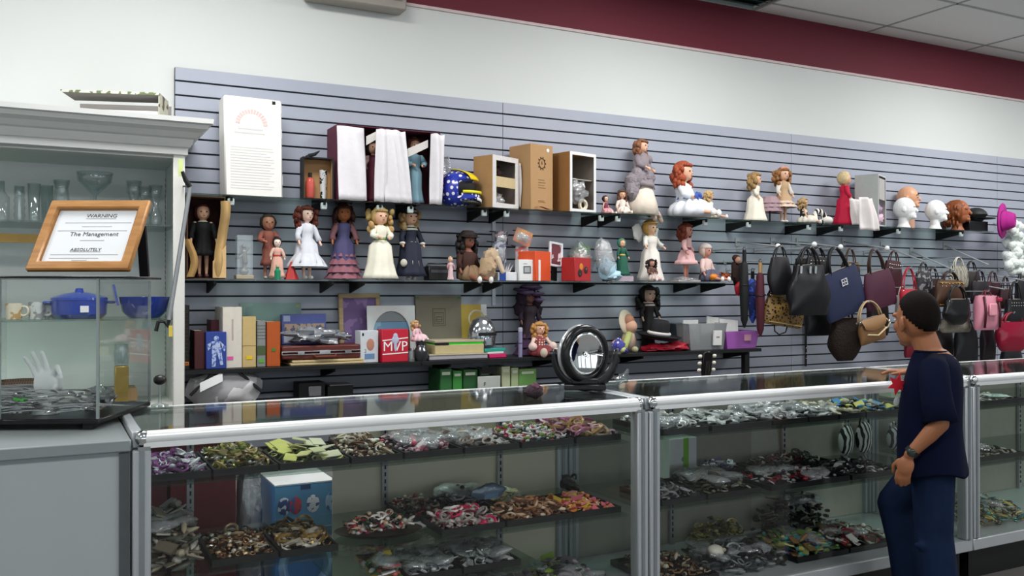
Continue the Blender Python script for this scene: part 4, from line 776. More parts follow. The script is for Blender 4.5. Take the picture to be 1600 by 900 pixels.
MB().lathe([(.085, 0), (.09, .06), (.085, .10), (.06, .15), (.03, .168), (.001, .172)], 20, sy=.75).build('dome', mat('c4c8ce', .15, .85, kind='patch', h2='8a8e94', scale=25), t, smooth=60); MB().b2((-.06, -.074, .058), (.06, -.055, .078)).build('visor', BLACK, t, bevel=.003); MB().b2((-.022, -.078, .0), (.022, -.05, .05)).build('mouth_guard', mat('9aa0a6', .2, .8), t, bevel=.004); MB().b2((-.09, -.02, -.07), (.09, .04, -.001)).build('stand_box', mat('6a7078', .4), t)
t = thing('hardback_book', 'large white edged book lying flat under the beige lidded box', 'book', (X(716, 4.78), 4.765, Z3+.001)); w_ = X(768, 4.77)-X(676, 4.77); MB().b2((-w_/2, 0, 0), (w_/2, .25, .004)).build('cover', mat('3a3c46', .5), t); MB().b2((-w_/2+.004, .004, .0045), (w_/2-.004, .246, .028)).build('pages', mat('a8a4aa', .8), t); MB().b2((-w_/2, 0, .0285), (w_/2, .25, .033)).build('cover', mat('c8bfa4', .5), t)
t = thing('lidded_box', 'flat beige box with a bright green gap under its lid', 'box', (X(718, 4.79), 4.785, Z3+.0345)); w_ = X(757, 4.79)-X(681, 4.79); MB().b2((-w_/2, 0, 0), (w_/2, .2, .052)).build('box_base', mat('beb084', .6), t, bevel=.002); MB().b2((-w_/2+.004, .003, .0525), (w_/2-.004, .198, .064)).build('green_inner', mat('28c81c', .5), t); MB().b2((-w_/2-.002, -.0, .0645), (w_/2+.002, .2, .078)).build('lid', mat('b4a890', .6), t, bevel=.002); MB().b2((-w_/2-.002, -.003, .053), (-w_/2+.085, .001, .066)).build('dark_gap', BLACK, t)
for lab, pa, pb, z0, z1, c in (('bright pink notebook at the bottom of the small stack by the purple doll', 764, 792, 0, .022, 'd02468'), ('white notebook in the middle of the small stack by the purple doll', 761, 788, .023, .036, 'd8d4d6'), ('teal case on top of the small stack by the purple doll', 757, 791, .037, .056, '2f9a8c')):
    t = carton('notebook', lab, 'notebook', X(pa, 4.79), X(pb, 4.79), Z3+z0, Z3+z1, 4.79, 4.93, mat(c, .45), yaw=.1, group='stack of notebooks')
    MB().b2((-.05, .004, (z1-z0)*.3), (.05, .136, (z1-z0)*.7)).build('pages', WHITE, t)
# purple doll, teddy doll, stick
t = doll('tall black and purple Victorian doll with a big ruffled purple hat', 826, 452, Z3, Y=4.93, hair='1c1216', dress='2a1a26', hs='frizz', skirt=.20, hem=.01, tiers=3, tcol='4a3050', sleeve='2a1a2c', skin='6a4840', fat=1.3, hrad=1.1, group=GB)
S = t['S']; random.seed(9)
for i, (x, y, z, r_) in enumerate(((-.09, -.10, .93, .09), (.07, -.12, .91, .09), (0, -.05, 1.02, .11), (.11, 0, 1.0, .08), (-.12, .02, .97, .09), (.14, -.06, .82, .07))):
    r_ *= 1.45; MB().lathe([(r_*.3*S, -.02*S), (r_*S, .02*S), (r_*.75*S, .05*S), (r_*.3*S, .03*S)], 18, (x*S, y*S, z*S), wob=.22, nw=5, ph=i).build('hat_ruffle', mat(('5a4668', '4a3656', '6a5678')[i % 3], .6, bump=.2), t, smooth=180)
for i, (x, y, z, r_) in enumerate(((-.13, -.02, .84, .09), (.13, -.02, .82, .09), (-.16, 0, .70, .09), (.15, 0, .68, .08), (0, .08, .9, .13))): wad('dark_tulle', mat('251826', .95, bump=.8, scale=50), (x*S, y*S, z*S), (r_*S, r_*.7*S, r_*1.2*S), t, seed=i, rough=.2)
t = thing('incense_tube', 'slim lavender tube standing upright beside the curly bear doll', 'tube', (X(813, 4.775), 4.775, Z3+.001)); hh = Z(813, 513, 4.775)-Z3; MB().lathe([(.0125, 0), (.0125, hh-.02)], 12).build('tube', mat('8a88a8', .4), t); MB().lathe([(.0135, hh-.0195), (.0135, hh), (.009, hh+.004)], 12).build('cap', mat('b4b4c8', .4), t); MB().lathe([(.013, hh*.45), (.013, hh*.5)], 12).build('band', mat('4a4a6a', .4), t)
t = doll('curly blonde bear suited doll with white mittens in a red checked dress', 843, 503, Z3, Y=4.80, pose='sit', hair='b8864c', dress='8a3a3c', hs='curls', skirt=.27, sleeve='dcc0b4', hrad=1.15, arms='out', fat=1.2, tcol='7e3438', shoes='d8c8bc', group=GB, dmat=mat('8a3a3c', .8, kind='dots', h2='d8c8b4', scale=60))
S = t['S']
for s_ in (-1, 1):
    MB().ell((s_*.22*S, -.13*S, .19*S), (.085*S, .085*S, .085*S), 12, 9).build('mitten', mat('dcc4bc', .95, bump=.5), t); MB().ell((s_*.13*S, -.40*S, .09*S), (.075*S, .06*S, .09*S), 12, 9).build('paw_foot', mat('c8b8a8', .95, bump=.5), t)
# right end of the black shelf
doll('dark dressed doll with a huge cloud of black hair behind the cowboy hat', 1013, 449, Z3, Y=4.97, hair='15100f', dress='1c1418', hs='frizz', skirt=.12, hem=.02, sleeve='1c1418', skin='b89888', hrad=1.25, collar='c8bcb4', group=GB)
t = thing('straw_hat_plush', 'pale plush toy with a round straw hat at the left of the black cowboy hat', 'plush toy', (X(983, 4.89), 4.89, Z3+.001), (0, 0, .4)); MB().ell((0, 0, .07), (.055, .05, .07), 12, 9).build('body', mat('c8b09c', .95, bump=.4), t); MB().ell((0, -.01, .165), (.045, .045, .045), 12, 9).build('head', mat('d0a48c', .9), t); MB().ell((0, .02, .19), (.088, .02, .088), 18, 8, rot=(-.2, 0, 0)).build('hat_brim', mat('cabca8', .8), t); MB().ell((0, .005, .20), (.045, .04, .045), 12, 8).build('hat_crown', mat('a87860', .8), t)
t = thing('plush_worm', 'lime green plush arm reaching down towards the blue checked toy', 'plush toy', (X(978, 4.80), 4.80, Z3+.022), (0, 0, .3)); MB().tube([(-.06, -.03, .0), (0, 0, .045), (.07, .03, .095)], [.018, .022, .024], 10).build('arm', mat('a8b070', .95, bump=.4), t, smooth=180); MB().ell((-.075, -.035, .0), (.024, .022, .02), 9, 7).build('hand', mat('b4bc80', .95), t); MB().ell((.03, -.05, .0), (.022, .022, .02), 9, 7).build('foot', mat('a8a480', .95), t)
t = thing('checked_toy', 'small blue and white checked fabric toy at the edge by the round mirror', 'plush toy', (X(966, 4.77), 4.77, Z3+.001)); wad('body', mat('4a4c9c', .8, kind='dots', h2='d8d8e8', scale=45), (0, 0, .045), (.042, .035, .048), t, seed=3, flat=True); wad('foot', mat('3a3a7a', .8), (.03, -.02, .018), (.03, .028, .018), t, seed=4)
t = thing('baby_toy', 'peach vinyl baby toy lying behind the blue checked toy', 'toy', (X(965, 4.92), 4.92, Z3+.001)); MB().ell((0, 0, .04), (.05, .04, .04), 10, 7).build('body', mat('d0a890', .6), t); MB().ell((.05, -.01, .06), (.032, .03, .03), 10, 7).build('head', mat('d4ac94', .6), t)
t = thing('red_scarf', 'folded shiny red cloth under the black cowboy hat', 'cloth', (X(1040, 4.82), 4.82, Z3+.001)); 
for i, (x, y, r1, r2) in enumerate(((-.09, 0, .10, .028), (.05, -.01, .13, .03), (.10, .03, .09, .03))): wad('fold', mat('a81830', .35, bump=.2), (x, y, r2*.78), (r1, .06, r2), t, seed=i+3, rough=.25, flat=True)
t = thing('cowboy_hat', 'wide black cowboy hat with a white band on top of the red cloth', 'hat', (X(1028, 4.82), 4.82, Z3+.075), (.13, .10, 0)); MB().lathe([(.165, .03), (.17, .036), (.12, .006), (.075, .004), (.074, .06), (.07, .115), (.052, .135), (.02, .125), (.001, .122)], 30, sy=.7, close=True).build('crown', mat('14151a', .8, bump=.1), t, smooth=180); MB().ring((0, 0, .046), .0765, .012, 26, 6, sx=1.0).build('hat_band', mat('d8d4d0', .6), t); bpy.data.objects['hat_band.001'].scale = (1, .71, 1)
def bin_(label, pa, pb, yt, m, Y=4.79, d=.2, zs=Z3):
    x0, x1 = X(pa, Y), X(pb, Y); w_ = x1-x0; h = Z((pa+pb)/2, yt, Y)-zs; t = thing('plastic_bin', label, 'bin', ((x0+x1)/2, Y, zs+.001), (0, 0, 0), 'plastic bins'); b = MB(); q = .86
    def wallp(a, c): # outer quad with thickness
        pass
    T = .004
    for (lo, hi, lo2, hi2) in (((-w_/2, 0), (w_/2, T), (-w_/2*q, .01), (w_/2*q, .01+T)), ((-w_/2, d-T), (w_/2, d), (-w_/2*q, d-.01-T), (w_/2*q, d-.01)), ((-w_/2, 0), (-w_/2+T, d), (-w_/2*q, .01), (-w_/2*q+T, d-.01)), ((w_/2-T, 0), (w_/2, d), (w_/2*q-T, .01), (w_/2*q, d-.01))):
        b.add([(lo2[0], lo2[1], .0), (hi2[0], lo2[1], .0), (hi2[0], hi2[1], .0), (lo2[0], hi2[1], .0), (lo[0], lo[1], h), (hi[0], lo[1], h), (hi[0], hi[1], h), (lo[0], hi[1], h)], [(3, 2, 1, 0), (4, 5, 6, 7), (0, 1, 5, 4), (1, 2, 6, 5), (2, 3, 7, 6), (3, 0, 4, 7)])
    b.b2((-w_/2*q, .01, 0), (w_/2*q, d-.01, T)); b.build('bin_body', m, t, smooth=0); MB().frame(-w_/2-.004, w_/2+.004, 0, d, h-.004, h+.002, .008).build('rim', m, t, rot=(pi/2, 0, 0)).location = (0, 0, 0)
    r = t.children[-1]; r.rotation_euler = (0, 0, 0); r.data = r.data.copy()
    for v in r.data.vertices: v.co = (v.co[0], v.co[2], v.co[1])
    r.data.flip_normals()
    return t, w_, h, d
t, w_, h, d = bin_('frosted clear bin full of white cards, right of the black cowboy hat', 1076, 1136, 506, clear('c8ccce', .12, .2, .35, 'frosted'), d=.2); cx = t.location.x
def card(label, x, y, z, w_, h, c='e4e4e2', rot=(0, 0, 0), line=True):
    t = thing('price_card', label, 'card', (x, y, z), rot, 'white cards in the plastic bins'); MB().b2((-w_/2, 0, 0), (w_/2, .012, h)).build('card', mat(c, .6), t)
    if line: MB().b2((-w_*.2, -.001, h*.5), (w_*.2, 0, h*.6)).build('print_line', mat('a88a88', .6), t)
card('broad white card standing at the back left of the frosted bin', cx-.06, 4.90, Z3+.04, .13, .16); card('white card leaning at the front of the frosted bin with a red mark', cx+.045, 4.83, Z3+.02, .11, .155, rot=(-.2, .08, 0)); card('long white price tag hanging on the front of the frosted bin', cx+.07, 4.775, Z3+.03, .07, .10, rot=(.06, 0, 0))
card('white card tilted above the right side of the frosted bin', cx+.13, 4.90, Z3+.05, .10, .17, rot=(-.1, .12, 0)); card('small grey white card at the middle of the frosted bin', cx-.0, 4.87, Z3+.03, .07, .14, 'd4d8d8', rot=(-.2, -.2, 0))
t, w_, h, d = bin_('translucent purple bin with white cards at the right end of the black shelf', 1134, 1186, 518, clear('c070d0', .10, .2, .75, 'purple_plastic'), Y=4.785); MB().b2((.01, -.004, h*.45), (.07, .003, h*.8)).build('label_sticker', mat('c894a8', .5), t, rot=(.05, 0, 0)); cx = t.location.x
card('open white box lid standing in the purple bin', cx-.02, 4.90, Z3+.03, .17, .17, rot=(-.15, .1, 0), line=False); card('thin clear white card in front of the lid in the purple bin', cx-.06, 4.85, Z3+.02, .11, .16, 'dcdcdc', rot=(-.25, -.12, 0), line=False)
t = thing('speaker_box', 'small dark box with a yellow green label behind the black cowboy hat', 'box', (X(1062, 4.95), 4.93, Z3+.001)); MB().b2((-.05, 0, 0), (.05, .08, .175)).build('box_body', mat('2c3440', .5), t); MB().b2((-.02, -.001, .04), (.03, 0, .16)).build('label_panel', mat('b0b45a', .5), t)
# guitar: only its head rises above the counter
Yg = 4.62; t = thing('guitar', 'black guitar headstock with white tuning pegs rising behind the counter', 'guitar', (X(1106, 4.50), Yg, .02), (.12, 0, 0)); zt = Z(1106, 545, Yg)-.02
b = MB(); b.prism([(-.022, zt-.20), (.022, zt-.20), (.038, zt-.13), (.036, zt-.01), (.012, zt), (-.012, zt), (-.036, zt-.01), (-.038, zt-.13)], -.008, .008); b.build('headstock', mat('141214', .3), t, bevel=.003)
MB().b2((-.024, -.011, .45), (.024, .011, zt-.2005)).build('neck', mat('1c1614', .4), t)
MB().ell((0, 0, .2), (.19, .05, .2), 24, 12).build('guitar_body', mat('1a1410', .25), t); MB().ell((0, 0, .42), (.14, .048, .14), 20, 10).build('upper_bout', mat('1a1410', .25), t)
for s_ in (-1, 1):
    for i in range(3): MB().ell((s_*.058, 0, zt-.03-.045*i), (.017, .008, .012), 8, 6).build('tuning_peg', mat('e4dccc', .35), t); MB().tube([(s_*.03, 0, zt-.03-.045*i), (s_*.05, 0, zt-.03-.045*i)], .003, 5).build('peg_shaft', CHROME, t)
for i in range(4): MB().tube([(-.015+.01*i, -.012, .5), (-.015+.01*i, -.012, zt-.06)], .0012, 4).build('string', CHROME, t)
MB().b2((.028, -.014, zt-.26), (.06, -.012, zt-.14)).build('price_tag', WHITE, t, rot=(0, .25, 0))
# lowest shelf
for i, (pa, pb, yt, c, lab) in enumerate(((688, 706, 582, '2f6a38', 'leftmost dark green book on the lowest shelf, leaning'), (708, 722, 585, '3a8a3c', 'bright green book second on the lowest shelf'), (724, 746, 583, '275a30', 'thick green spined book third on the lowest shelf'), (750, 766, 582, '2c4c36', 'green and black book in the middle of the lowest shelf'), (784, 797, 578, 'b8c09c', 'pale cream book with green edge on the lowest shelf'), (799, 810, 580, 'a4b48a', 'thin pale green book beside the cream one on the lowest shelf'), (811, 838, 582, '6a9a52', 'striped light green book at the right end of the lowest shelf'))):
    t, w_, h = book(lab, pa, pb, yt-5, 4.79, .18, mat(c, .5), zs=Z4); t['group'] = 'green books on the lowest shelf'
    MB().b2((-w_*.35, -.001, h*.75), (w_*.35, 0, h*.88)).build('spine_label', mat('cfd6c4', .6), t)
t = carton('video_box', 'white and black video box among the green books', 'box', X(746, 4.78), X(781, 4.78), Z4, Z(763, 588, 4.78), 4.772, 4.782, mat('b4bab4', .5)); MB().b2((-.05, -.001, .10), (.05, 0, .14)).build('title_band', BLACK, t); text('F', .03, (-.03, -.001, .03), (pi/2, 0, 0), BLACK, t)
t = carton('camera_case', 'black boxy device with a silver front plate on the lowest shelf', 'electronics', X(467, 4.80), X(508, 4.80), Z4, Z(487, 598, 4.80), 4.80, 4.92, BLACK); MB().b2((-.02, -.008, .02), (.05, -.001, .075)).build('front_plate', mat('8a8c90', .3, .6), t, bevel=.004)
t = carton('cassette_player', 'flat black device with a silver lid right of the boxy black device', 'electronics', X(512, 4.80), X(552, 4.80), Z4, Z(532, 603, 4.80), 4.80, 4.93, BLACK); hh = Z(532, 603, 4.80)-Z4; MB().b2((-.06, -.002, hh+.001), (.065, .12, hh+.008)).build('lid', mat('7c7e82', .3, .6), t)
t = thing('duffel_bag', 'white and grey sports bag lying at the left end of the lowest shelf', 'bag', (X(352, 4.84), 4.84, Z4+.001)); wad('bag_body', mat('a8a8ac', .6, kind='patch', h2='d8d8da', scale=7), (0, 0, .085), (.19, .09, .11), t, seed=3, rough=.12, n=20, k=12, flat=True); MB().tube([(-.18, -.05, .06), (-.08, -.08, .165), (.04, -.08, .185), (.18, -.05, .06)], .008, 7).build('piping', mat('2c2a2e', .5), t); MB().sheet(lambda u, v: (-.14+.11*u, -.105+.01*v, .08+.045*v+.05*u), 6, 4, .003).build('white_panel', WHITE, t)
# ================================================================ WHITE HUTCH ON THE LEFT
CX, CYF = .585, 4.50; PAINT = mat('dfe0dc', .5, var=.03)
t = thing('display_hutch', 'tall white open hutch with a moulded cornice, at the far left', 'cabinet', (0, 0, 0))
MB().b2((CX-.03, CYF, 0), (CX, YW-.04, 2.04)).build('side_panel', PAINT, t); MB().b2((-1.63, CYF, 0), (-1.6, YW-.04, 2.04)).build('side_panel', PAINT, t)
MB().b2((CX-.052, CYF-.02, .85), (CX, CYF-.0005, 2.04)).build('front_stile', mat('e4e4de', .45, var=.02), t, bevel=.003)
MB().b2((-1.599, YW-.07, .85), (CX-.031, YW-.04, 2.04)).build('back_panel', mat('e8ecea', .6, var=.03), t)
MB().b2((-1.599, CYF, 2.02), (CX-.031, YW-.071, 2.04)).build('top_panel', PAINT, t); MB().b2((-1.599, CYF-.01, 0), (CX-.031, YW-.071, .85)).build('base_cabinet', PAINT, t)
pr = [(0, 2.03), (.012, 2.035), (.012, 2.065), (.022, 2.07), (.03, 2.085), (.034, 2.105), (.048, 2.112), (.066, 2.135), (.092, 2.150), (.096, 2.168), (.112, 2.174), (.114, 2.196), (.0, 2.197)]
b = MB(); vs = []
for (o_, z) in pr: vs += [(-1.66, CYF-.02-o_, z), (CX+o_, CYF-.02-o_, z), (CX+o_, YW-.035, z)]
fs = []
for k in range(len(pr)-1):
    for j in range(2): fs.append((3*k+j, 3*k+j+1, 3*k+j+4, 3*k+j+3))
b.add(vs, fs); b.b2((-1.66, CYF-.019, 2.1), (CX-.001, YW-.035, 2.196)); b.build('cornice', mat('d4d6d4', .45, var=.02), t, smooth=20)
HS1, HS2, HS3 = 1.705, 1.262, .86
for z in (HS1, HS2): MB().b2((-1.59, CYF+.02, z-.008), (CX-.034, YW-.072, z)).build('glass_shelf', SHELFGL, t)
for y in (4.62, 4.93):
    o = MB().b2((CX-.036, y-.012, .9), (CX-.0305, y+.012, 2.0)).build('shelf_standard', mat('c8cac8', .4, .4), t); q = MB()
    for i in range(38): q.b2((CX-.0375, y-.004, .92+.028*i), (CX-.0362, y+.004, .936+.028*i))
    q.build('standard_slot', mat('3a3c3c', .7), o)['kind'] = 'stuff'
MB().b2((-1.5, 4.72, 1.615), (X(62, 4.7), 4.74, 1.655)).build('brass_strip', mat('a8844c', .35, .6), t)
def px(y_, Y): return Y
# glassware on the upper shelf
def glass(label, px_, yt, Y, prof, zs=HS1, name='glass', m=WARE, cat='glassware', n=16, extra=None):
    h = Z(px_, yt, Y)-zs; t = thing(name, label, cat, (X(px_, Y), Y, zs+.001), group='glassware in the hutch'); k = h
    MB().lathe([(r*k, z*k) for r, z in prof], n, close=False).build('bowl', m, t, smooth=180); MB().lathe([(.02*k, 0), (prof[0][0]*k, .0), (prof[0][0]*k, .03*k)], n).build('foot', m, t)
    return t
glass('slim clear glass bottle half cut by the left edge', 3, 283, 4.68, [(.16, 0), (.17, .6), (.06, .75), (.06, 1), (.05, 1), (.05, .74)], name='bottle')
glass('ridged clear candle glass beside the slim bottle', 30, 291, 4.70, [(.14, 0), (.12, .1), (.15, .2), (.12, .3), (.15, .4), (.12, .5), (.15, .6), (.12, .7), (.14, .8), (.13, 1), (.11, 1), (.11, .8)])
glass('left plain tumbler behind the framed notice', 53, 287, 4.64, [(.12, 0), (.16, 1), (.145, 1), (.11, .05)]); glass('second plain tumbler behind the framed notice', 73, 290, 4.74, [(.12, 0), (.16, 1), (.145, 1), (.11, .05)])
glass('clear glass pitcher with rim spout behind the framed notice', 96, 282, 4.68, [(.2, 0), (.19, .4), (.14, .8), (.18, 1), (.16, 1), (.12, .8)])
glass('tall stemmed coupe glass with wide bowl above the framed notice', 148, 270, 4.66, [(.2, 0), (.03, .04), (.03, .55), (.10, .62), (.30, .82), (.33, 1), (.31, 1), (.27, .82), (.06, .65)], name='goblet')
for pxx, yt, lab in ((209, 283, 'left cut crystal stacked glass near the top right corner of the framed notice'), (226, 292, 'small cut crystal glass between two taller ones near the notice'), (243, 290, 'right cut crystal glass next to the slotted shelf standard')):
    glass(lab, pxx, yt, 4.66, [(.12, 0), (.15, .2), (.07, .45), (.06, .5), (.15, .75), (.17, 1), (.15, 1), (.11, .7)], n=10)
# mugs and blue bakeware on the second shelf
def mug(label, px_, yt, Y, c, c2): 
    h = Z(px_, yt, Y)-HS2; t = thing('mug', label, 'mug', (X(px_, Y), Y, HS2+.001), (0, 0, -.4), 'mugs in the hutch'); MB().lathe([(.75*h*.6, 0), (.8*h*.6, h), (.7*h*.6, h), (.68*h*.6, .06*h)], 16).build('cup', mat(c, .35, kind='patch', h2=c2, scale=28), t); MB().ring((h*.58, 0, h*.5), h*.3, h*.07, 12, 6, (pi/2, 0, 0)).build('handle', mat(c, .35), t)
mug('cream mug with a gold pattern, left of the grey patterned mugs', 22, 474, 4.68, 'd8d0b8', 'b8945a'); mug('middle grey and white patterned mug in the hutch', 58, 472, 4.68, 'c8ccc8', '8a8c8c'); mug('right grey and white mug touching the blue lidded dish', 79, 474, 4.70, 'ccd0cc', '94948c')
BLUE = mat('1c3a9c', .12, var=.05, coat=.6); 
t = thing('casserole_dish', 'glossy cobalt blue casserole dish with lid on the hutch shelf', 'bakeware', (X(124, 4.66), 4.66, HS2+.001)); MB().lathe([(.10, 0), (.118, .02), (.122, .085), (.112, .085), (.105, .02)], 28).build('dish', BLUE, t); MB().lathe([(.124, .086), (.122, .098), (.06, .118), (.02, .124), (.016, .14), (.001, .143)], 28).build('lid', BLUE, t)
for s_ in (-1, 1): MB().box((s_*.135, 0, .075), (.035, .06, .012)).build('handle', BLUE, t, bevel=.004)
MB().b2((.0, -.1225, .03), (.035, -.118, .06)).build('label_sticker', WHITE, t)
t = thing('baking_bowl', 'tilted cobalt blue handled baking bowl right of the lidded dish', 'bakeware', (X(226, 4.64), 4.64, HS2+.001)); MB().lathe([(.07, 0), (.10, .03), (.115, .10), (.105, .10), (.09, .035)], 28).build('bowl', BLUE, t)
MB().sheet(lambda u, v: (-.115-.02*v, -.05+.1*u, .06+.10*v), 4, 4, .01).build('handle', BLUE, t, smooth=60)
for i, (lab, pxx, yt, w_, c) in enumerate((('brown wicker basket low in the hutch at the left edge', 30, 598, .18, '6e4a30'),)):
    t = thing('wicker_basket', lab, 'basket', (X(pxx, 4.7), 4.7, HS3+.001)); MB().lathe([(.085, 0), (.10, .12), (.092, .12), (.078, .01)], 18, wob=.03, nw=9).build('basket_body', mat(c, .8, kind='stripe', h2='3a2418', scale=30), t)
    for k in range(3): MB().ring((0, 0, .03+.035*k), .096, .006, 20, 5).build('woven_band', mat('8a6240', .8), t)
t = carton('wooden_box', 'plain tan wooden box low in the hutch behind the hand form', 'box', X(165, 4.68), X(215, 4.68), HS3, HS3+.06, 4.68, 4.85, mat('a8865c', .6))
t = thing('cocktail_glass', 'clear glass ornament with a gold base seen behind the display box', 'ornament', (X(190, 4.6), 4.6, HS3+.18)); MB().lathe([(.03, 0), (.035, .06), (.03, .10), (.028, .10), (.028, .01)], 12).build('cup', WARE, t); MB().b2((-.03, -.03, -.178), (.03, .03, -.001)).build('gold_base', mat('a89050', .35, .6), t, bevel=.004)
# open patterned box on top
t = thing('patterned_box', 'open box with a leafy printed pattern lying on top of the white hutch', 'box', (X(170, 4.72), 4.62, 2.199), (0, 0, R(-18))); PAT = mat('b4b4a4', .7, kind='patch', h2='5a4c38', scale=26); w_ = .44; h_ = .135
MB().b2((-w_/2, 0, h_-.006), (w_/2, .20, h_)).build('top_side', PAT, t); MB().b2((-w_/2+.006, .004, h_-.012), (w_/2-.006, .19, h_-.0065)).build('inner_lining', mat('8c8884', .8), t); MB().b2((-w_/2-.0, -.003, h_-.012), (w_/2, -.0005, h_)).build('top_edge', mat('d0cfc6', .7, kind='patch', h2='6a7a50', scale=30), t); MB().b2((-w_/2, 0, 0), (w_/2, .20, .005)).build('bottom_side', PAT, t); MB().b2((w_/2-.005, 0, .0055), (w_/2, .20, h_-.0065)).build('right_side', PAT, t); MB().b2((-w_/2, .292, .0055), (w_/2-.0055, .30, h_-.0065)).build('back_side', mat('8c8884', .8), t)
MB().b2((-w_/2+.12, .02, .006), (w_/2-.01, .18, .05)).build('inner_tray', mat('e0e2e0', .6), t)
# walking cane and clip
t = thing('walking_cane', 'grey walking cane with a black curved handle hanging upside down on the hutch', 'cane', (0, 0, 0)); Yc = 4.40; A = (X(297, Yc), Yc, Z(297, 292, Yc)); B = (X(264, 4.34), 4.34, Z(264, 500, 4.34))
MB().tube([A, B], .010, 10).build('shaft', mat('8e9296', .35, .5), t); MB().tube([A, (A[0]-.02, A[1], A[2]+.03), (A[0]-.035, A[1], A[2]+.07)], [.012, .011, .008], 8).build('rubber_tip', BLACK, t)
MB().tube([B, (B[0]-.005, B[1], B[2]-.03), (B[0]-.02, B[1]-.0, B[2]-.005), (B[0]-.045, B[1], B[2]-.008), (B[0]-.055, B[1], B[2]-.05)], .009, 8).build('handle', BLACK, t); MB().box((B[0]+.006, B[1]-.012, B[2]-.05), (.016, .002, .05)).build('price_tag', mat('d8c050', .6), t)
MB().tube([(A[0]-.01, A[1], A[2]), (A[0]-.02, CYF-.022, A[2]+.01)], .004, 6).build('hook', BLACK, t); MB().box((A[0]-.04, A[1]+.02, A[2]+.09), (.02, .004, .08)).build('green_tag', mat('c8d890', .6), t)
# ================================================================ DISPLAY BOX ON THE GREY COUNTER
bw, bd = .50, .44
t = thing('glass_display_box', 'clear display box with black base and lid edge standing on the grey counter', 'display case', (.145, 3.008, CT+.001), (0, 0, R(-25)))
MB().b2((-bw, 0, 0), (0, bd, .016)).build('base', mat('101214', .3), t, bevel=.003)
for x in (-bw, -.005): MB().b2((x, .0055, .0165), (x+.005, bd-.0055, .444)).build('side_pane', GLASS, t)
MB().b2((-bw, bd-.005, .0165), (0, bd, .444)).build('back_pane', GLASS, t); MB().b2((-bw, 0, .0165), (-.30, .005, .444)).build('front_pane', GLASS, t); MB().b2((-.299, 0, .0165), (0, .005, .444)).build('front_pane', GLASS, t)
for x, y in ((-.008, -.002), (-.302, -.002), (-.008, bd-.006)): MB().b2((x, y, .0165), (x+.008, y+.008, .444)).build('edge_strip', clear('c8d4d4', .15, .1, .35), t)
MB().b2((-bw-.01, -.006, .445), (.075, .33, .452)).build('lid', mat('121416', .25), t, bevel=.002)
for x, y in ((-.46, .03), (-.46, .30), (-.04, .03), (-.20, .36)): MB().b2((x-.015, y-.015, -.0175), (x+.015, y+.015, -.0005)).build('foot', BLACK, t)
def loc(lx, ly, z): c, s_ = cos(R(-25)), sin(R(-25)); return (.145+lx*c-ly*s_, 3.008+lx*s_+ly*c, z)
fl = thing('framed_notice', 'wooden framed warning notice leaning back on top of the display box', 'framed sign', loc(-.11, .115, CG+.4715), (0, 0, R(-29)))
fw_, fh = .335, .285; tl = R(-34)
WOOD = mat('b8864e', .45, kind='wood', h2='a06e3a', scale=9); fr_ = bpy.data.objects.new('frame', None)
b = MB(); b.frame(-fw_/2, fw_/2, 0, fh, -.020, .0, .034); fo = b.build('frame', WOOD, fl, bevel=.005, rot=(tl, 0, 0), loc=(0, .0, .012)); bpy.data.objects.remove(fr_)
MB().frame(-fw_/2+.03, fw_/2-.03, .03, fh-.03, -.013, -.004, .006).build('inner_lip', mat('9a6a38', .5), fo)
MB().b2((-fw_/2+.03, -.006, .03), (fw_/2-.03, -.003, fh-.03)).build('paper', mat('dfe4e8', .5, var=.01), fo)
INK = mat('4a4c50', .7)
text('WARNING', .021, (.015, -.0062, fh-.066), (pi/2, 0, 0), INK, fo); text('The Management', .023, (.01, -.0062, fh*.50), (pi/2, 0, 0), INK, fo); text('ABSOLUTELY', .017, (0, -.0062, fh*.285), (pi/2, 0, 0), INK, fo)
q = MB()
for x, z, l in ((.015, fh-.071, .10), (.01, fh-.088, .22), (.01, fh-.104, .10), (.0, fh*.575, .23), (.01, fh*.435, .08), (0, fh*.275, .10), (0, fh*.235, .22), (-.03, fh*.185, .16), (-.01, fh*.155, .05)): q.box((x, -.0062, z), (l, .0006, .0022))
q.build('text_line', mat('9a9ca0', .7), fo)['kind'] = 'stuff'
MB().box((.135, .160, .087), (.03, .012, .17), rx=R(9)).build('strut', BLACK, fl)
# white hand form: palm, three raised fingers, index meeting the thumb in a ring
hp = loc(-.215, .12, CT+.018); t = thing('hand_form', 'white display hand with raised fingers standing in the glass display box', 'display hand', hp, (0, 0, R(-30)))
b = MB(); k = 1.0
b.lathe([(.040, 0), (.034, .02), (.028, .055)], 14); b.ell((0, 0, .095), (.040, .019, .050), 12, 9)
for i, (x0, L_, sp) in enumerate(((-.030, .066, -.40), (-.012, .080, -.26), (.007, .078, -.12))):
    p0 = (x0, 0, .12); p1 = (x0+L_*.5*sin(sp), -.004, .12+L_*.5*cos(sp)); p2 = (x0+L_*sin(sp*1.1), -.016, .12+L_*.97*cos(sp)); b.cap(p0, p1, .0098, .0088, 8); b.cap(p1, p2, .0088, .0072, 8)
b.cap((.026, 0, .12), (.044, -.012, .150), .0098, .0088, 8); b.cap((.044, -.012, .150), (.060, -.024, .128), .0088, .0075, 8)
b.cap((.030, 0, .075), (.055, -.012, .088), .012, .010, 8); b.cap((.055, -.012, .088), (.062, -.024, .118), .010, .008, 8)
b.build('hand', mat('dfe6e4', .5, var=.02), t, voxel=.003)
t = tag(bpy.data.objects.new('cutlery_pile', None), 'tangled pile of shiny silver cutlery on the floor of the display box', 'cutlery', None, 'stuff'); COL.objects.link(t); bpy.data.objects.remove(t)
random.seed(21); b = MB()
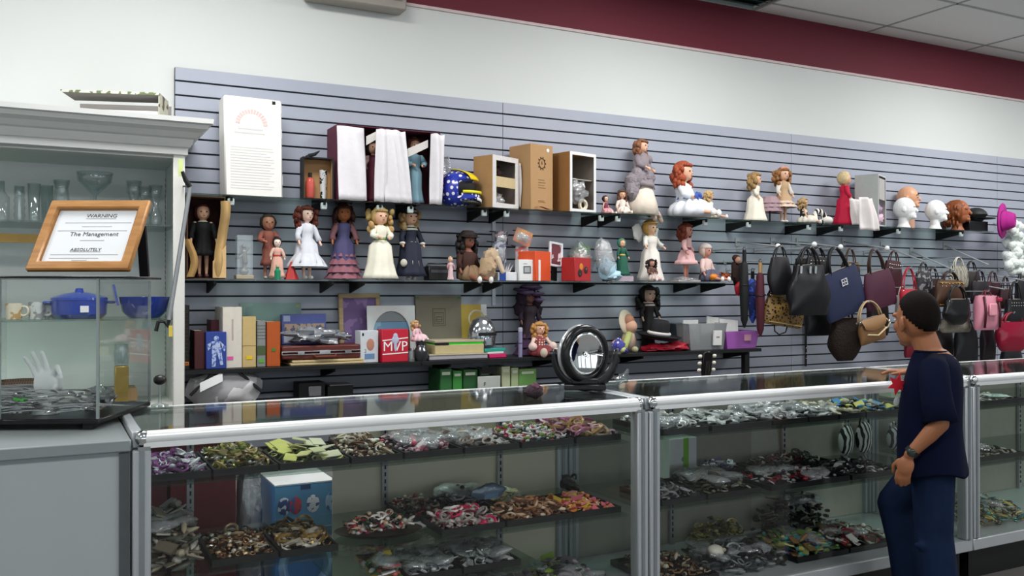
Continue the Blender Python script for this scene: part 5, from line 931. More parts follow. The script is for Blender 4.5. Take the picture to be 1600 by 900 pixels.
for i in range(120):
    x, y = random.uniform(-.46, -.06), random.uniform(.04, .20); y = y if x < -.18 else .04+(y-.04)*.6; x = x-.10 if (abs(x+.215) < .06 and y > .06) else x; a = random.uniform(-.6, .6); L_ = random.uniform(.06, .10); z = .006+random.random()*.085*(1-abs((x+.25)/.22)**2)
    p = [(x-L_*cos(a), y-L_*sin(a)*.4, z), (x, y, z+.006), (x+L_*.6*cos(a), y+L_*.6*sin(a)*.4, z+.003)]; p = [(max(-.47, min(-.03, q[0])), max(.02, min(.4, q[1])), max(q[2], .004)) for q in p]
    b.tube(p, [.003, .0022, .004], 5); b.ell((p[2][0], p[2][1], p[2][2]), (.017, .010, .004), 7, 4, rot=(random.uniform(-.5, .5), random.uniform(-.4, .4), a))
o = b.build('cutlery_pile', mat('c4c6c8', .2, .85), None, smooth=60); o.location = (.145, 3.008, CT+.018); o.rotation_euler = (0, 0, R(-25)); tag(o, 'tangled pile of shiny silver cutlery on the floor of the display box', 'cutlery', None, 'stuff')
t = thing('green_clip', 'small bright green clip lying on the cutlery pile', 'clip', loc(-.27, .06, CT+.07)); MB().box((0, 0, 0), (.03, .02, .008), ry=.3).build('clip_body', mat('3cae38', .4), t, bevel=.002); MB().ring((.018, 0, .0), .008, .002, 10, 5).build('clip_ring', mat('3cae38', .4), t)
t = thing('plastic_bag', 'grey plastic bag in the right corner of the display box', 'bag', loc(-.10, .26, CT+.018)); wad('bag_body', clear('a8b0b0', .2, .15, .5, 'grey_bag', .6), (0, 0, .034), (.045, .08, .036), t, seed=7, rough=.3); wad('bag_neck', clear('a8b0b0', .2, .15, .5, 'grey_bag', .6), (0, -.08, .05), (.03, .04, .03), t, seed=9, rough=.3)
t = thing('jewellery_stand', 'black ball on a clear stem at the left end of the glass counter', 'stand', (X(250, 3.35), 3.35, CT+.005)); MB().lathe([(.03, 0), (.028, .006), (.006, .012), (.005, .075)], 12).build('stem', WARE, t); MB().ell((0, 0, .092), (.022, .022, .018), 12, 8).build('ball', mat('1c1a1a', .4), t)
# ================================================================ ROUND MIRROR ON THE COUNTER
Ym = 3.12; t = thing('vanity_mirror', 'round black double sided vanity mirror standing on the glass counter', 'mirror', (X(914, Ym), Ym, CT+.0055), (0, 0, R(-30)))
zc = Z(914, 553, Ym)-CT-.005; rm = .112
MB().b2((-.085, -.045, 0), (.085, .045, .022)).build('base', mat('111214', .35), t, bevel=.004); MB().b2((-.055, -.03, .0225), (.055, .03, .045)).build('pedestal', mat('111214', .35), t, bevel=.004)
q = MB(); pts = [(1.12*rm*sin(a), 0, zc-1.16*rm*cos(a)) for a in [(-1.72+3.44*i/20) for i in range(21)]]; q.tube(pts, [.012+.012*sin(pi*i/20) for i in range(21)], 10); q.build('yoke', mat('16171a', .3), t, smooth=180)
for s_ in (-1, 1): MB().tube([(s_*1.02*rm, 0, zc), (s_*1.30*rm, 0, zc)], .012, 10).build('pivot_knob', mat('1a1b1e', .3), t)
mo = MB().ring((0, 0, zc), rm*.90, .020, 36, 10, (pi/2, 0, 0)).build('mirror_rim', mat('121316', .25), t, smooth=180, rot=(0, 0, R(36)))
MB().ring((0, .022, zc), rm*.98, .012, 36, 8, (pi/2, 0, 0)).build('back_rim', mat('c4c8ca', .2, .6), t, smooth=180, rot=(0, 0, R(36)))
MB().sheet(lambda u, v: ((rm*.80*v)*cos(2*pi*u), -.012+.010*(1-v*v)+.0, zc+(rm*.80*v)*sin(2*pi*u)), 36, 8, .003).build('mirror_glass', MIRROR, t, smooth=180, rot=(0, 0, R(36)))
t = thing('crystal_shoe', 'small clear crystal ornament lying right of the round mirror', 'ornament', (X(966, 3.25), 3.22, CT+.006), (0, 0, .5)); wad('body', WARE, (0, 0, .022), (.05, .018, .02), t, seed=3, rough=.3); MB().tube([(.03, 0, .03), (.055, 0, .06)], [.016, .005], 8).build('heel', WARE, t)
t = thing('reflection', 'dark violet fuzzy rosette modelled as a tuft on the glass counter left of the round mirror', 'ornament', (X(834, 2.98), 2.98, CT+.001)); wad('reflection_blob', mat('3c3038', .95, bump=1.0, scale=60), (0, 0, .026), (.038, .034, .026), t, seed=5, rough=.12); wad('reflection_core', mat('5a3a48', .9, bump=.8), (0, -.01, .042), (.02, .02, .016), t, seed=6)  # solid tuft put in for a dark reflection in the counter glass
# ================================================================ CONTENTS OF THE GLASS COUNTERS
TRAYM = mat('0e0f10', .5)
def tray(label, x0, x1, y0, y1, z, name='jewellery_tray', rim=.022, m=None):
    t = thing(name, label, 'tray', ((x0+x1)/2, y0, z+.0006), group='black jewellery trays'); w_ = x1-x0-.004; d = y1-y0; m = m or TRAYM
    MB().b2((-w_/2, 0, 0), (w_/2, d, .006)).build('tray_floor', m, t, smooth=0); b = MB()
    for lo, hi in (((-w_/2, 0, .0062), (w_/2, .008, rim)), ((-w_/2, d-.008, .0062), (w_/2, d, rim)), ((-w_/2, .0082, .0062), (-w_/2+.008, d-.0082, rim)), ((w_/2-.008, .0082, .0062), (w_/2, d-.0082, rim))): b.b2(lo, hi)
    b.build('tray_rim', m, t, smooth=0); return t
def heap(label, x0, x1, y0, y1, z, cols, n=150, s=.008, kinds='brc', hm=.04, bag=0, met=0):
    random.seed(hash_(label)); b = MB(); ms = []; cx, cy = (x0+x1)/2, (y0+y1)/2
    for c in cols: ms.append(mat(c, .28, met, .15, 60))
    if bag: ms.append(BAGGY)
    for i in range(n):
        u, v = random.uniform(-1, 1), random.uniform(-1, 1); x = (x1-x0)/2*u*.92; y = (y1-y0)/2*v*.92; g = max(0, (1-u*u))**.5*max(0, 1-v*v)**.5
        zz = s*.5+random.random()*hm*(.25+.75*g); b.m(random.randrange(len(cols))); k = random.choice(kinds); q = s*random.uniform(.6, 1.5)
        if k == 'b': b.ell((x, y, zz), (q, q, q*.8), 6, 4)
        elif k == 'r': b.ring((x, y, zz), q*2.0, q*.42, 9, 4, (random.uniform(-.7, .7), random.uniform(-.7, .7), 0))
        elif k == 'c': b.box((x, y, zz), (q*3.4, q*2.4, q*.35), random.uniform(0, 3), random.uniform(-.5, .5), random.uniform(-.5, .5))
        elif k == 'l':
            a = random.uniform(0, 6); L_ = q*5; b.tube([(x+L_*cos(a+j*.9)*.5*j/3, y+L_*sin(a+j*.9)*.5*j/3, max(.003, zz+.004*sin(j*2))) for j in range(5)], q*.35, 4)
        elif k == 's': b.ell((x, y, zz), (q*2.2, q*.7, q*.6), 6, 4, rot=(random.uniform(-.4, .4), random.uniform(-.5, .5), random.uniform(0, 3)))
    if bag:
        b.m(len(cols))
        for i in range(bag):
            u, v = random.uniform(-.7, .7), random.uniform(-.7, .7); ph = random.uniform(0, 6)
            b.ell(((x1-x0)/2*u, (y1-y0)/2*v, hm*.75), (.045, .055, .016), 10, 6, rot=(random.uniform(-.3, .3), random.uniform(-.3, .3), random.uniform(0, 3)), fn=lambda p: 1+.25*sin(7*p[0]+ph)*sin(8*p[1]+ph))
    lim = lambda p: (max(-(x1-x0)/2, min((x1-x0)/2, p[0])), max(-(y1-y0)/2, min((y1-y0)/2, p[1])), max(p[2], .0008))
    b.v = [lim(p) for p in b.v]
    o = b.build('jewellery_pile', ms, None, smooth=50); o.location = (cx, cy, z); tag(o, label, 'jewelry', None, 'stuff'); return o
def hash_(s):
    h = 7
    for c in s: h = (h*31+ord(c)) % 1000003
    return h
def ft(what, where, pa, pb, Y0, dep, z, cols, tr=True, **k):
    x0, x1 = X(pa, Y0), X(pb, Y0); la, lb = [(a+.055, c-.055) for a, c in ((XA, XB), (XB, XC), (XC, XD)) if a <= (x0+x1)/2 <= c][0]; x0, x1 = max(x0, la), min(x1, lb)
    if tr: tray('black tray of '+what+', '+where, x0, x1, Y0, Y0+dep, z)
    e = .010 if tr else 0; return heap(what+' in a tray, '+where, x0+e+.002, x1-e-.002, Y0+e, Y0+dep-e, z+(.0072 if tr else .0012), cols, **k)
F1 = 2.885
S1 = 'on the top shelf of the near showcase'
ft('purple and white beads', 'at its far left', 219, 331, F1, .34, SHT, ['7a3a7c', 'e2e2ea', '1c1c24', '9a5a9c', 'c8c8d0'], kinds='brr', n=190)
ft('gold green and silver chains', 'second from the left in the near showcase', 333, 436, F1, .36, SHT, ['8a8a40', 'c8b078', 'd8d8d4', '5a6a30', '7a6a48'], kinds='lcrb', n=170, met=.3, hm=.055)
x0, x1 = X(437, F1), X(547, F1); tray('black tray full of yellow price cards in the near showcase', x0, x1, F1, F1+.36, SHT); random.seed(31)
for i in range(16):
    cx_, cy_ = x0+.05+(x1-x0-.1)*((i % 4)/3), F1+.06+.24*((i//4)/3)
    o = MB().box((0, 0, 0), (random.uniform(.05, .07), random.uniform(.04, .05), .003), random.uniform(0, 3), random.uniform(-.35, .35), random.uniform(-.35, .35)).build('price_card', mat(('d8d878', 'e0dc98', 'd4d8a8', 'e2e0c0')[i % 4], .6), None, loc=(cx_, cy_, SHT+.030+.009*(i % 3)))
    row = ('front', 'second', 'third', 'back')[i//4]; colm = ('leftmost', 'second', 'third', 'rightmost')[i % 4]
    tag(o, f'{("yellow", "pale yellow", "greenish white", "cream")[i%4]} price card, {colm} of the {row} row in the yellow card tray', 'card', 'cards in the yellow card tray')
heap('mixed green trinkets under the yellow price cards', x0+.012, x1-.012, F1+.012, F1+.34, SHT+.0072, ['c8c87c', '5a6a3a', 'd8d4b0'], n=60, kinds='brc', hm=.012)
ft('beige shells and brown beads', 'fourth from the left in the near showcase', 549, 630, F1, .36, SHT, ['d8cdb4', '6a4a34', 'b8a488', 'e8e2d4', '3a2820'], kinds='bssr', n=190, hm=.055)
ft('pink trinkets in clear bags', 'in the middle of the near showcase', 632, 724, F1, .36, SHT, ['d8a8b4', 'e4c4cc', 'c85870', 'b8a8b0'], kinds='bcb', n=120, bag=12, hm=.05)
ft('grey and white trinkets in clear bags', 'right of the pink bags', 726, 812, F1, .36, SHT, ['c8c4c4', '8a8486', 'd8ccc0', 'b89a80'], kinds='bcr', n=140, bag=9, hm=.045)
ft('white and red bead necklaces', 'second from the right in the near showcase', 815, 897, F1, .36, SHT, ['e6e2e2', 'b83a58', 'd8d8da', '88a048', 'e8dede', '2a5a5a'], kinds='bbl', n=230, hm=.05)
ft('pink and gold bangles', 'at its right end beside the corner post', 900, 990, F1, .36, SHT, ['c07a98', 'b08a58', 'd8b8c4', '8a4a68', 'c8b090'], kinds='rrl', n=90, s=.013, hm=.06)
# middle shelf, near showcase
heap('dusty beige bagged trinkets piled at the left end of the middle shelf', XA+.06, X(318, 2.9), 2.88, 3.25, SHM+.001, ['8a806c', '6e6656', 'a89c84', '54584c', 'b8b4a8'], n=200, kinds='ccbs', s=.012, hm=.17, bag=12)
ft('copper chains and tiny medallions', 'at the left of the middle shelf', 331, 436, F1, .33, SHM, ['6a4028', 'a07850', 'c8b088', '4a3020', 'd8d0c0'], kinds='brlb', n=190, s=.007, hm=.05, met=.3)
ft('gold hoops and bracelets', 'beside the copper chains tray', 438, 530, F1, .33, SHM, ['8a6a34', 'b09050', '5a4a30', 'd0c8b8'], kinds='rrl', n=90, s=.010, hm=.05, met=.4)
t = thing('oval_platter', 'oval dark platter with a red and green necklace heap on the middle shelf', 'platter', (X(595, 3.0), 3.02, SHM+.001), (0, 0, -.25)); MB().lathe([(.12, 0), (.15, .012), (.155, .016), (.14, .012), (.10, .006)], 28, sy=.62).build('platter', mat('2a1c16', .35), t)
b = heap('red green and pearl necklaces heaped on the oval dark platter', X(545, 3.0), X(645, 3.0), 2.965, 3.085, SHM+.02, ['8a1c2c', '1e3a24', 'c8a888', '141414', 'b8b0a8', 'd8d0c8'], n=170, kinds='lbbr', s=.008, hm=.05)
o = MB().box((0, 0, 0), (.09, .07, .003), .5).build('price_card', mat('e6e8e4', .5), None, loc=(X(658, 3.02), 3.06, SHM+.0025)); tag(o, 'plain white card lying right of the oval dark platter', 'card')
ft('dark red and grey beads', 'near showcase, back of middle shelf', 640, 700, 3.10, .26, SHM, ['6a1c28', '8a8478', '2a2226', 'a89888'], kinds='bbl', n=150, hm=.06)
ft('black and silver bagged chains', 'near showcase, behind the crimson rings', 702, 772, 3.12, .24, SHM, ['1a181c', '4a3a4c', 'b8b8bc', '2c2430'], kinds='lbc', n=110, bag=8, hm=.08)
ft('cream cards and gold pins', 'at the back right of the middle shelf', 778, 836, 3.14, .22, SHM, ['cfc6ac', 'b8a478', 'd8d0bc'], kinds='cc', n=70, s=.012, hm=.03)
ft('crimson and grey rings', 'at the front of the middle shelf', 690, 790, F1, .20, SHM, ['c02c54', '8a8484', 'e0d8d4', '6a2034', 'a89c94'], kinds='rrbb', n=190, s=.009, hm=.055)
ft('brown wooden shells', 'at the front of the middle shelf', 792, 896, F1, .20, SHM, ['7a4e30', 'c0a080', '5a3420', 'd8c4a8', 'a87858'], kinds='sssr', n=210, s=.009, hm=.06)
t = thing('blue_packet', 'pale blue clear packet lying behind the crimson rings', 'packet', (X(765, 3.1), 3.105, SHM+.085), (.3, 0, .1)); wad('packet_body', clear('8aa4c4', .18, .12, .55, 'blue_plastic', .5), (0, 0, .0), (.075, .022, .03), t, seed=3, rough=.15); MB().box((0, -.02, -.01), (.06, .006, .02)).build('blue_contents', mat('7088ac', .5), t)
ft('orange yellow and pink earrings', 'near showcase, right by the post', 893, 985, F1, .30, SHM, ['d8843c', 'd8b83c', 'd86878', 'c85a4a', 'e0a080'], kinds='cbc', n=150, s=.009, hm=.035)
heap('odd silver and dark trinkets at the back right of the near showcase', X(905, 3.2), XB-.06, 3.2, 3.36, SHM+.001, ['8a8c8c', '2c2c2e', 'b8b8b4'], n=80, kinds='brc', s=.011, hm=.06, bag=4)
# low half shelf and floor of the near showcase
ft('silver bagged earrings', 'on the low half shelf, left of two', 637, 722, F1, .30, .392, ['c4c8c8', '8a8e90', 'e0e2e2', '5a6062'], kinds='crb', n=170, bag=10, hm=.04, met=.4)
ft('silver chains and clear bags', 'on the low half shelf, right of two', 724, 815, F1, .30, .392, ['c8cac8', '94989a', 'd8d8d4', '6a6e70'], kinds='lcr', n=150, bag=10, hm=.05, met=.4)
heap('pink yellow and silver wrapped sweets below the oval platter', X(590, 2.9), X(634, 2.9), 2.89, 3.2, .393, ['c8a84c', 'd0b8b4', 'b85a58', 'd8d8d8', '4a6a34'], n=110, kinds='cbc', s=.012, hm=.09, bag=4)
heap('grey bagged oddments on the floor of the near showcase', X(700, 3.1), X(805, 3.1), 2.95, 3.3, .206, ['6a6c70', '3a3c44', 'a8a8b0', '8a7a88'], n=150, kinds='cbr', s=.012, hm=.11, bag=10)
heap('mauve and lime trinkets on the floor by the corner post', X(880, 2.9), XB-.06, 2.9, 3.3, .206, ['8a7a86', '9ab03c', '2c2a30', 'b8a8b0'], n=150, kinds='cbs', s=.012, hm=.10, bag=6)
# things behind the open back of the near showcase
t = carton('storage_tub', 'dark maroon upright storage box behind the open back of the near showcase', 'box', .42, .66, .0, .83, 3.60, 3.95, mat('5a1420', .7)); MB().b2((-.125, -.004, .70), (.125, .001, .72)).build('lid_edge', mat('4a1018', .6), t)
t = carton('storage_tub', 'second maroon box left of the upright one behind the near showcase', 'box', .225, .41, .0, .80, 3.62, 3.95, mat('4e121e', .7)); MB().b2((-.09, -.004, .68), (.09, .001, .70)).build('lid_edge', mat('420e16', .6), t)
t = carton('foot_spa_box', 'tall blue box with white top and round pictures behind the near showcase', 'box', .80, 1.04, .0, .62, 3.55, 3.83, mat('2f7ab8', .5)); MB().b2((-.12, 0, .6205), (.12, .28, .626)).build('white_top', mat('d4d8d8', .5), t); MB().b2((-.12, -.001, .42), (.12, 0, .615)).build('pale_panel', mat('5a98c4', .5), t)
for x, c, c2 in ((-.085, '2c4a88', 'd0d8e4'), (-.04, 'c03a40', '4a5a9c'), (.03, 'dfe4ea', '3a5a9c'), (.10, '9cc0dc', '3a64a4')): MB().ell((x, -.0015, .54), (.026 if x < .09 else .02, .0016, .036), 16, 6).build('round_picture', mat(c, .5, kind='patch', h2=c2, scale=50), t)
MB().ring((-.0, -.002, .30), .09, .018, 20, 4, (pi/2, 0, 0)).build('swirl_print', mat('8ab4dc', .5), t); MB().b2((-.02, -.004, .60), (.02, .0, .62)).build('carry_slot', mat('2a4a78', .5), t)
t = thing('plastic_bag', 'grey plastic sack leaning left of the tall blue box behind the near showcase', 'bag', (.725, 3.68, 0)); wad('sack', clear('8a8c94', .2, .2, .75, 'sack', .5), (0, 0, .33), (.055, .10, .36), t, seed=4, rough=.16, n=18, k=12); wad('sack_neck', clear('8a8c94', .2, .2, .75, 'sack', .5), (0, 0, .70), (.05, .05, .06), t, seed=5, rough=.3)
# middle showcase
S2 = 'in the middle showcase'
ft('silver and white beads', 'middle showcase top shelf, far left', 1036, 1108, F1, .36, SHT, ['d8dad8', '8a8c8c', 'b8b4ac', 'f0f0ee'], kinds='bbcr', n=180, bag=5, met=.2, hm=.05)
ft('white carded earrings', 'middle showcase top shelf, second', 1112, 1206, F1, .36, SHT, ['e2e4e2', 'c8ccca', 'a8acac'], kinds='ccb', n=80, s=.013, bag=5, hm=.03)
ft('white wrapped necklaces', 'middle showcase top shelf, third', 1208, 1262, F1, .38, SHT, ['e4e6e6', 'c8c8c8', '9a9c9c', 'f0f0f0'], kinds='clb', n=110, s=.011, bag=9, hm=.05)
ft('silver wrapped necklaces', 'middle showcase top shelf, fourth', 1264, 1310, F1, .38, SHT, ['d8dcda', 'b0b4b4', '888c8c'], kinds='clb', n=110, s=.011, bag=9, hm=.045)
ft('cream cards and pins', 'middle showcase top shelf, fifth', 1312, 1352, F1, .38, SHT, ['e0ddcc', 'c8c0a0', 'a8a8a0'], kinds='cc', n=70, s=.014, bag=3, hm=.03)
ft('yellow and blue toys', 'middle showcase top shelf, far right', 1354, 1420, F1, .36, SHT, ['c8c868', '4a8ab8', 'b8b8a8', '3a3c40'], kinds='cbs', n=90, s=.012, hm=.04)
t = carton('card_box', 'pale green flat box standing in the tray of yellow and blue toys', 'box', X(1376, 3.1), X(1412, 3.1), SHT+.05, SHT+.11, 3.02, 3.12, mat('b8c8b0', .6), yaw=-.3)
MB().b2((-.05, -.001, .02), (.05, 0, .035)).build('print_line', mat('8aa088', .6), t)
random.seed(8)
for i, (pxx, ww) in enumerate(((1142, .09), (1172, .07), (1222, .09), (1262, .06), (1300, .09), (1345, .07))):
    o = MB().box((0, 0, 0), (ww, .055, .004), random.uniform(-.4, .4)).build('price_card', mat('e4e8e6', .5), None, loc=(X(pxx, 3.32), 3.32, SHT+.003)); tag(o, f'{("first", "second", "third", "fourth", "fifth", "sixth")[i]} white card from the left along the back of the top shelf', 'card', 'cards at the back of the middle showcase')
t = carton('gift_box', 'white box with a bright green stripe on the left of the middle showcase', 'box', X(1042, 3.28), X(1084, 3.28), SHM, SHM+.185, 3.26, 3.355, mat('d4d8d6', .5)); MB().b2((.0, -.0012, 0), (.03, 0, .185)).build('green_stripe', mat('78b82c', .5), t); MB().ell((.0, -.0015, .09), (.012, .0015, .012), 10, 4).build('round_print', mat('6a9a4a', .5), t)
ft('grey pebbles and pins', 'middle showcase middle shelf, far left', 1034, 1104, F1, .30, SHM, ['6a6c6e', '9a9c9c', '3a3a3c'], kinds='bcr', n=130, hm=.04)
ft('dark olive chains under a large clear bag', 'middle showcase middle shelf, second', 1106, 1190, F1, .34, SHM, ['4a4a3c', '6a6a54', '2c2e28', '8a8c80'], kinds='lbr', n=120, bag=18, hm=.07)
ft('purple and white beads on cards', 'middle showcase, back left', 1092, 1164, 3.24, .115, SHM, ['5a4a7a', 'd8d8dc', '3a3448', 'a8a8b0'], kinds='bcb', n=110, hm=.06)
ft('clear sleeves with red and black jewels', 'middle showcase, centre front', 1205, 1328, F1, .30, SHM, ['7a1c28', 'b0b4b4', '1c1c1e', '8a8c8c'], kinds='cbl', n=120, s=.010, bag=7, hm=.035)
ft('black and silver brooches', 'middle showcase, right front', 1331, 1412, F1, .30, SHM, ['1a1a1c', '5a5a5c', 'c8c8c8', '2a2420'], kinds='brc', n=120, hm=.04)
ft('dark green and red chains', 'middle showcase, back centre', 1185, 1300, 3.20, .155, SHM, ['2a3028', '5a1c20', 'b8b4a8', '1c1c1a'], kinds='lbr', n=130, hm=.06)
def zebra(label, pxx, Y, w_, h_):
    t = thing('zebra_purse', label, 'purse', (X(pxx, Y), Y, SHM+.001), group='zebra purses'); m = mat('d8d8d6', .6, kind='zebra', h2='101012', scale=14)
    MB().ell((0, 0, h_*.42), (w_/2, .03, h_*.42), 14, 10, fn=lambda p: 1).build('purse_body', m, t); MB().ring((0, 0, h_*.82), w_*.28, .006, 14, 5, (pi/2, 0, 0)).build('purse_handle', m, t)
zebra('left zebra striped purse in the middle showcase', 1322, 3.33, .10, .19); zebra('middle zebra striped purse, the tallest of three', 1350, 3.33, .12, .20); zebra('right zebra striped purse close to the boy', 1396, 3.33, .09, .15)
ft('brown beads and leather cords', 'middle showcase floor, left', 1032, 1124, F1, .36, DK-.003, ['4a2c1c', '2a1c14', '8a6a4c', 'b0a890'], kinds='lbbs', n=190, s=.010, hm=.06)
t = thing('shell', 'smooth white oval shell lying among the brown beads on the showcase floor', 'shell', (X(1116, 3.0), 2.99, .285), (.3, .1, .3)); MB().ell((0, 0, 0), (.045, .032, .022), 16, 10, fn=lambda p: 1+.05*sin(8*p[0])).build('shell_body', mat('d8d4c4', .35), t); MB().ell((.02, -.02, .012), (.02, .012, .008), 8, 5).build('shell_lip', mat('b8a890', .4), t)
heap('dark glittering bagged trinkets at the front of the showcase floor', X(1128, F1), X(1240, F1), 2.86, 3.22, .206, ['1c2022', '3a4448', '6a7274', '2c2a26', '94989a'], n=210, kinds='cbr', s=.010, hm=.075, bag=12)
ft('green yellow and turquoise toys', 'middle showcase floor, centre', 1245, 1326, F1, .34, DK-.003, ['5a7a3a', 'a8a860', '3a9a98', '8a6a48', '4a3a5a'], kinds='cbs', n=170, s=.012, hm=.07, bag=4)
ft('red and pale green trinkets', 'middle showcase floor, right', 1328, 1410, F1, .34, DK-.003, ['8a3034', '9aa898', '3a2a30', 'c8c8c0', '5a4a34'], kinds='cbr', n=160, s=.011, hm=.06, bag=4)
heap('yellow gold chains at the back of the showcase floor', X(1090, 3.26), X(1165, 3.26), 3.24, 3.36, .206, ['b8a850', '8a7a34', 'd0c88c', '4a4428'], n=130, kinds='lrb', s=.009, hm=.12, met=.4)
heap('dark bags of brown trinkets at the back of the showcase floor', X(1190, 3.26), X(1300, 3.26), 3.24, 3.36, .206, ['2a2620', '4a3c34', '6a6a60', '1a1a1a'], n=140, kinds='cbs', s=.012, hm=.20, bag=8)
# far showcase
ft('white and silver brooches', 'far showcase top shelf', 1524, 1600, 2.90, .36, SHT, ['b8b4a4', '2c2c2c', 'd8d4c8', '6a6458'], kinds='csb', n=130, hm=.04)
t = thing('glass_dish', 'pale diamond shaped glass dish on the top shelf of the far showcase', 'dish', (X(1548, 2.9), 2.875, SHT+.04), (0, 0, .2)); MB().lathe([(.03, 0), (.075, .012), (.07, .014), (.03, .004)], 4).build('dish', mat('b8d0c8', .2), t, smooth=0); MB().ell((0, 0, .012), (.02, .02, .008), 10, 6).build('dish_centre', mat('8ab0a4', .3), t)
ft('dark olive chains', 'on the middle shelf of the far showcase', 1524, 1600, 2.90, .36, SHM, ['3a3c30', '6a6a58', '2a2a26', 'a8a898'], kinds='lbr', n=160, hm=.06, bag=5)
heap('gold and turquoise trinkets on the floor of the far showcase', X(1523, 2.9), X(1600, 2.9), 2.86, 3.25, .206, ['a8903c', '6a5a2c', '4a8a84', 'd0c070', '3a3a2c'], n=200, kinds='brlc', s=.010, hm=.13, bag=5, met=.3)
# ================================================================ HANDBAGS ON THE RIGHT OF THE SLATWALL
def arm(label, pxw, yw, yf, Yf=4.62, knob=True, name='display_hook'):
    x = X(pxw, YW-.03); zb = Z(pxw, yw, YW-.03); d = Yf/_ab(pxw)[1]; t = thing(name, label, 'hook', (x, YW-.029, zb), group='display hooks')
    zf = CAMZ-(yf-HOR)/FPX*(x*sin(YAW)+Yf*cos(YAW))-zb
    MB().b2((-.02, -.006, -.03), (.02, -.0005, .03)).build('wall_plate', ALU, t); MB().tube([(0, -.006, 0), (0, Yf-YW+.029, zf)], .006, 8).build('arm', ALU, t)
    if knob: MB().ell((0, Yf-YW+.02, zf), (.02, .018, .02), 10, 8).build('end_knob', mat('e8eaea', .3), t)
    return t
for i, (p, yf, lab) in enumerate(((1152, 385, 'white tipped hook over the umbrellas'), (1207, 382, 'white tipped hook over the round black handbag'), (1247, 386, 'white tipped hook over the slouchy black handbag'), (1318, 388, 'white tipped hook over the burgundy handbag'))): arm(lab, p, 378, yf)
for p, yw, yf, lab in ((1378, 384, 409, 'sloping metal arm over the red handbag'), (1424, 393, 423, 'sloping metal arm over the patterned black handbag'), (1476, 384, 414, 'bare sloping metal arm left of the white feather boa'), (1540, 428, 440, 'low metal arm over the bags at the right edge'), (1500, 440, 452, 'low metal arm over the pink backpack')): arm(lab, p, yw, yf, knob=False)
def peg(label, x, y, z):
    wd = label.split()[:11]
    while wd[-1].strip(',') in ('the', 'a', 'of', 'in', 'at', 'with', 'under', 'behind', 'by', 'and', 'right', 'left', 'on', 'one', 'from', 'just', 'between', 'black', 'light', 'sloping', 'second', 'head', 'low', 'high', 'partly', 'over', 'shade', 'above', 'hanging', 'beside', 'round', 'half', 'silver', 'white', 'dark', 'purple', 'cream', 'tall', 'straps'): wd.pop()
    t = thing('peg_hook', 'thin metal peg holding the '+' '.join(wd).strip(','), 'hook', (x, y, z), group='thin peg hooks')
    MB().tube([(0, -.025, .012), (0, -.02, 0), (0, YW-.030-y, 0)], .004, 6).build('peg', ALU, t); MB().b2((-.012, YW-.034-y, -.015), (.012, YW-.0295-y, .015)).build('wall_plate', ALU, t)
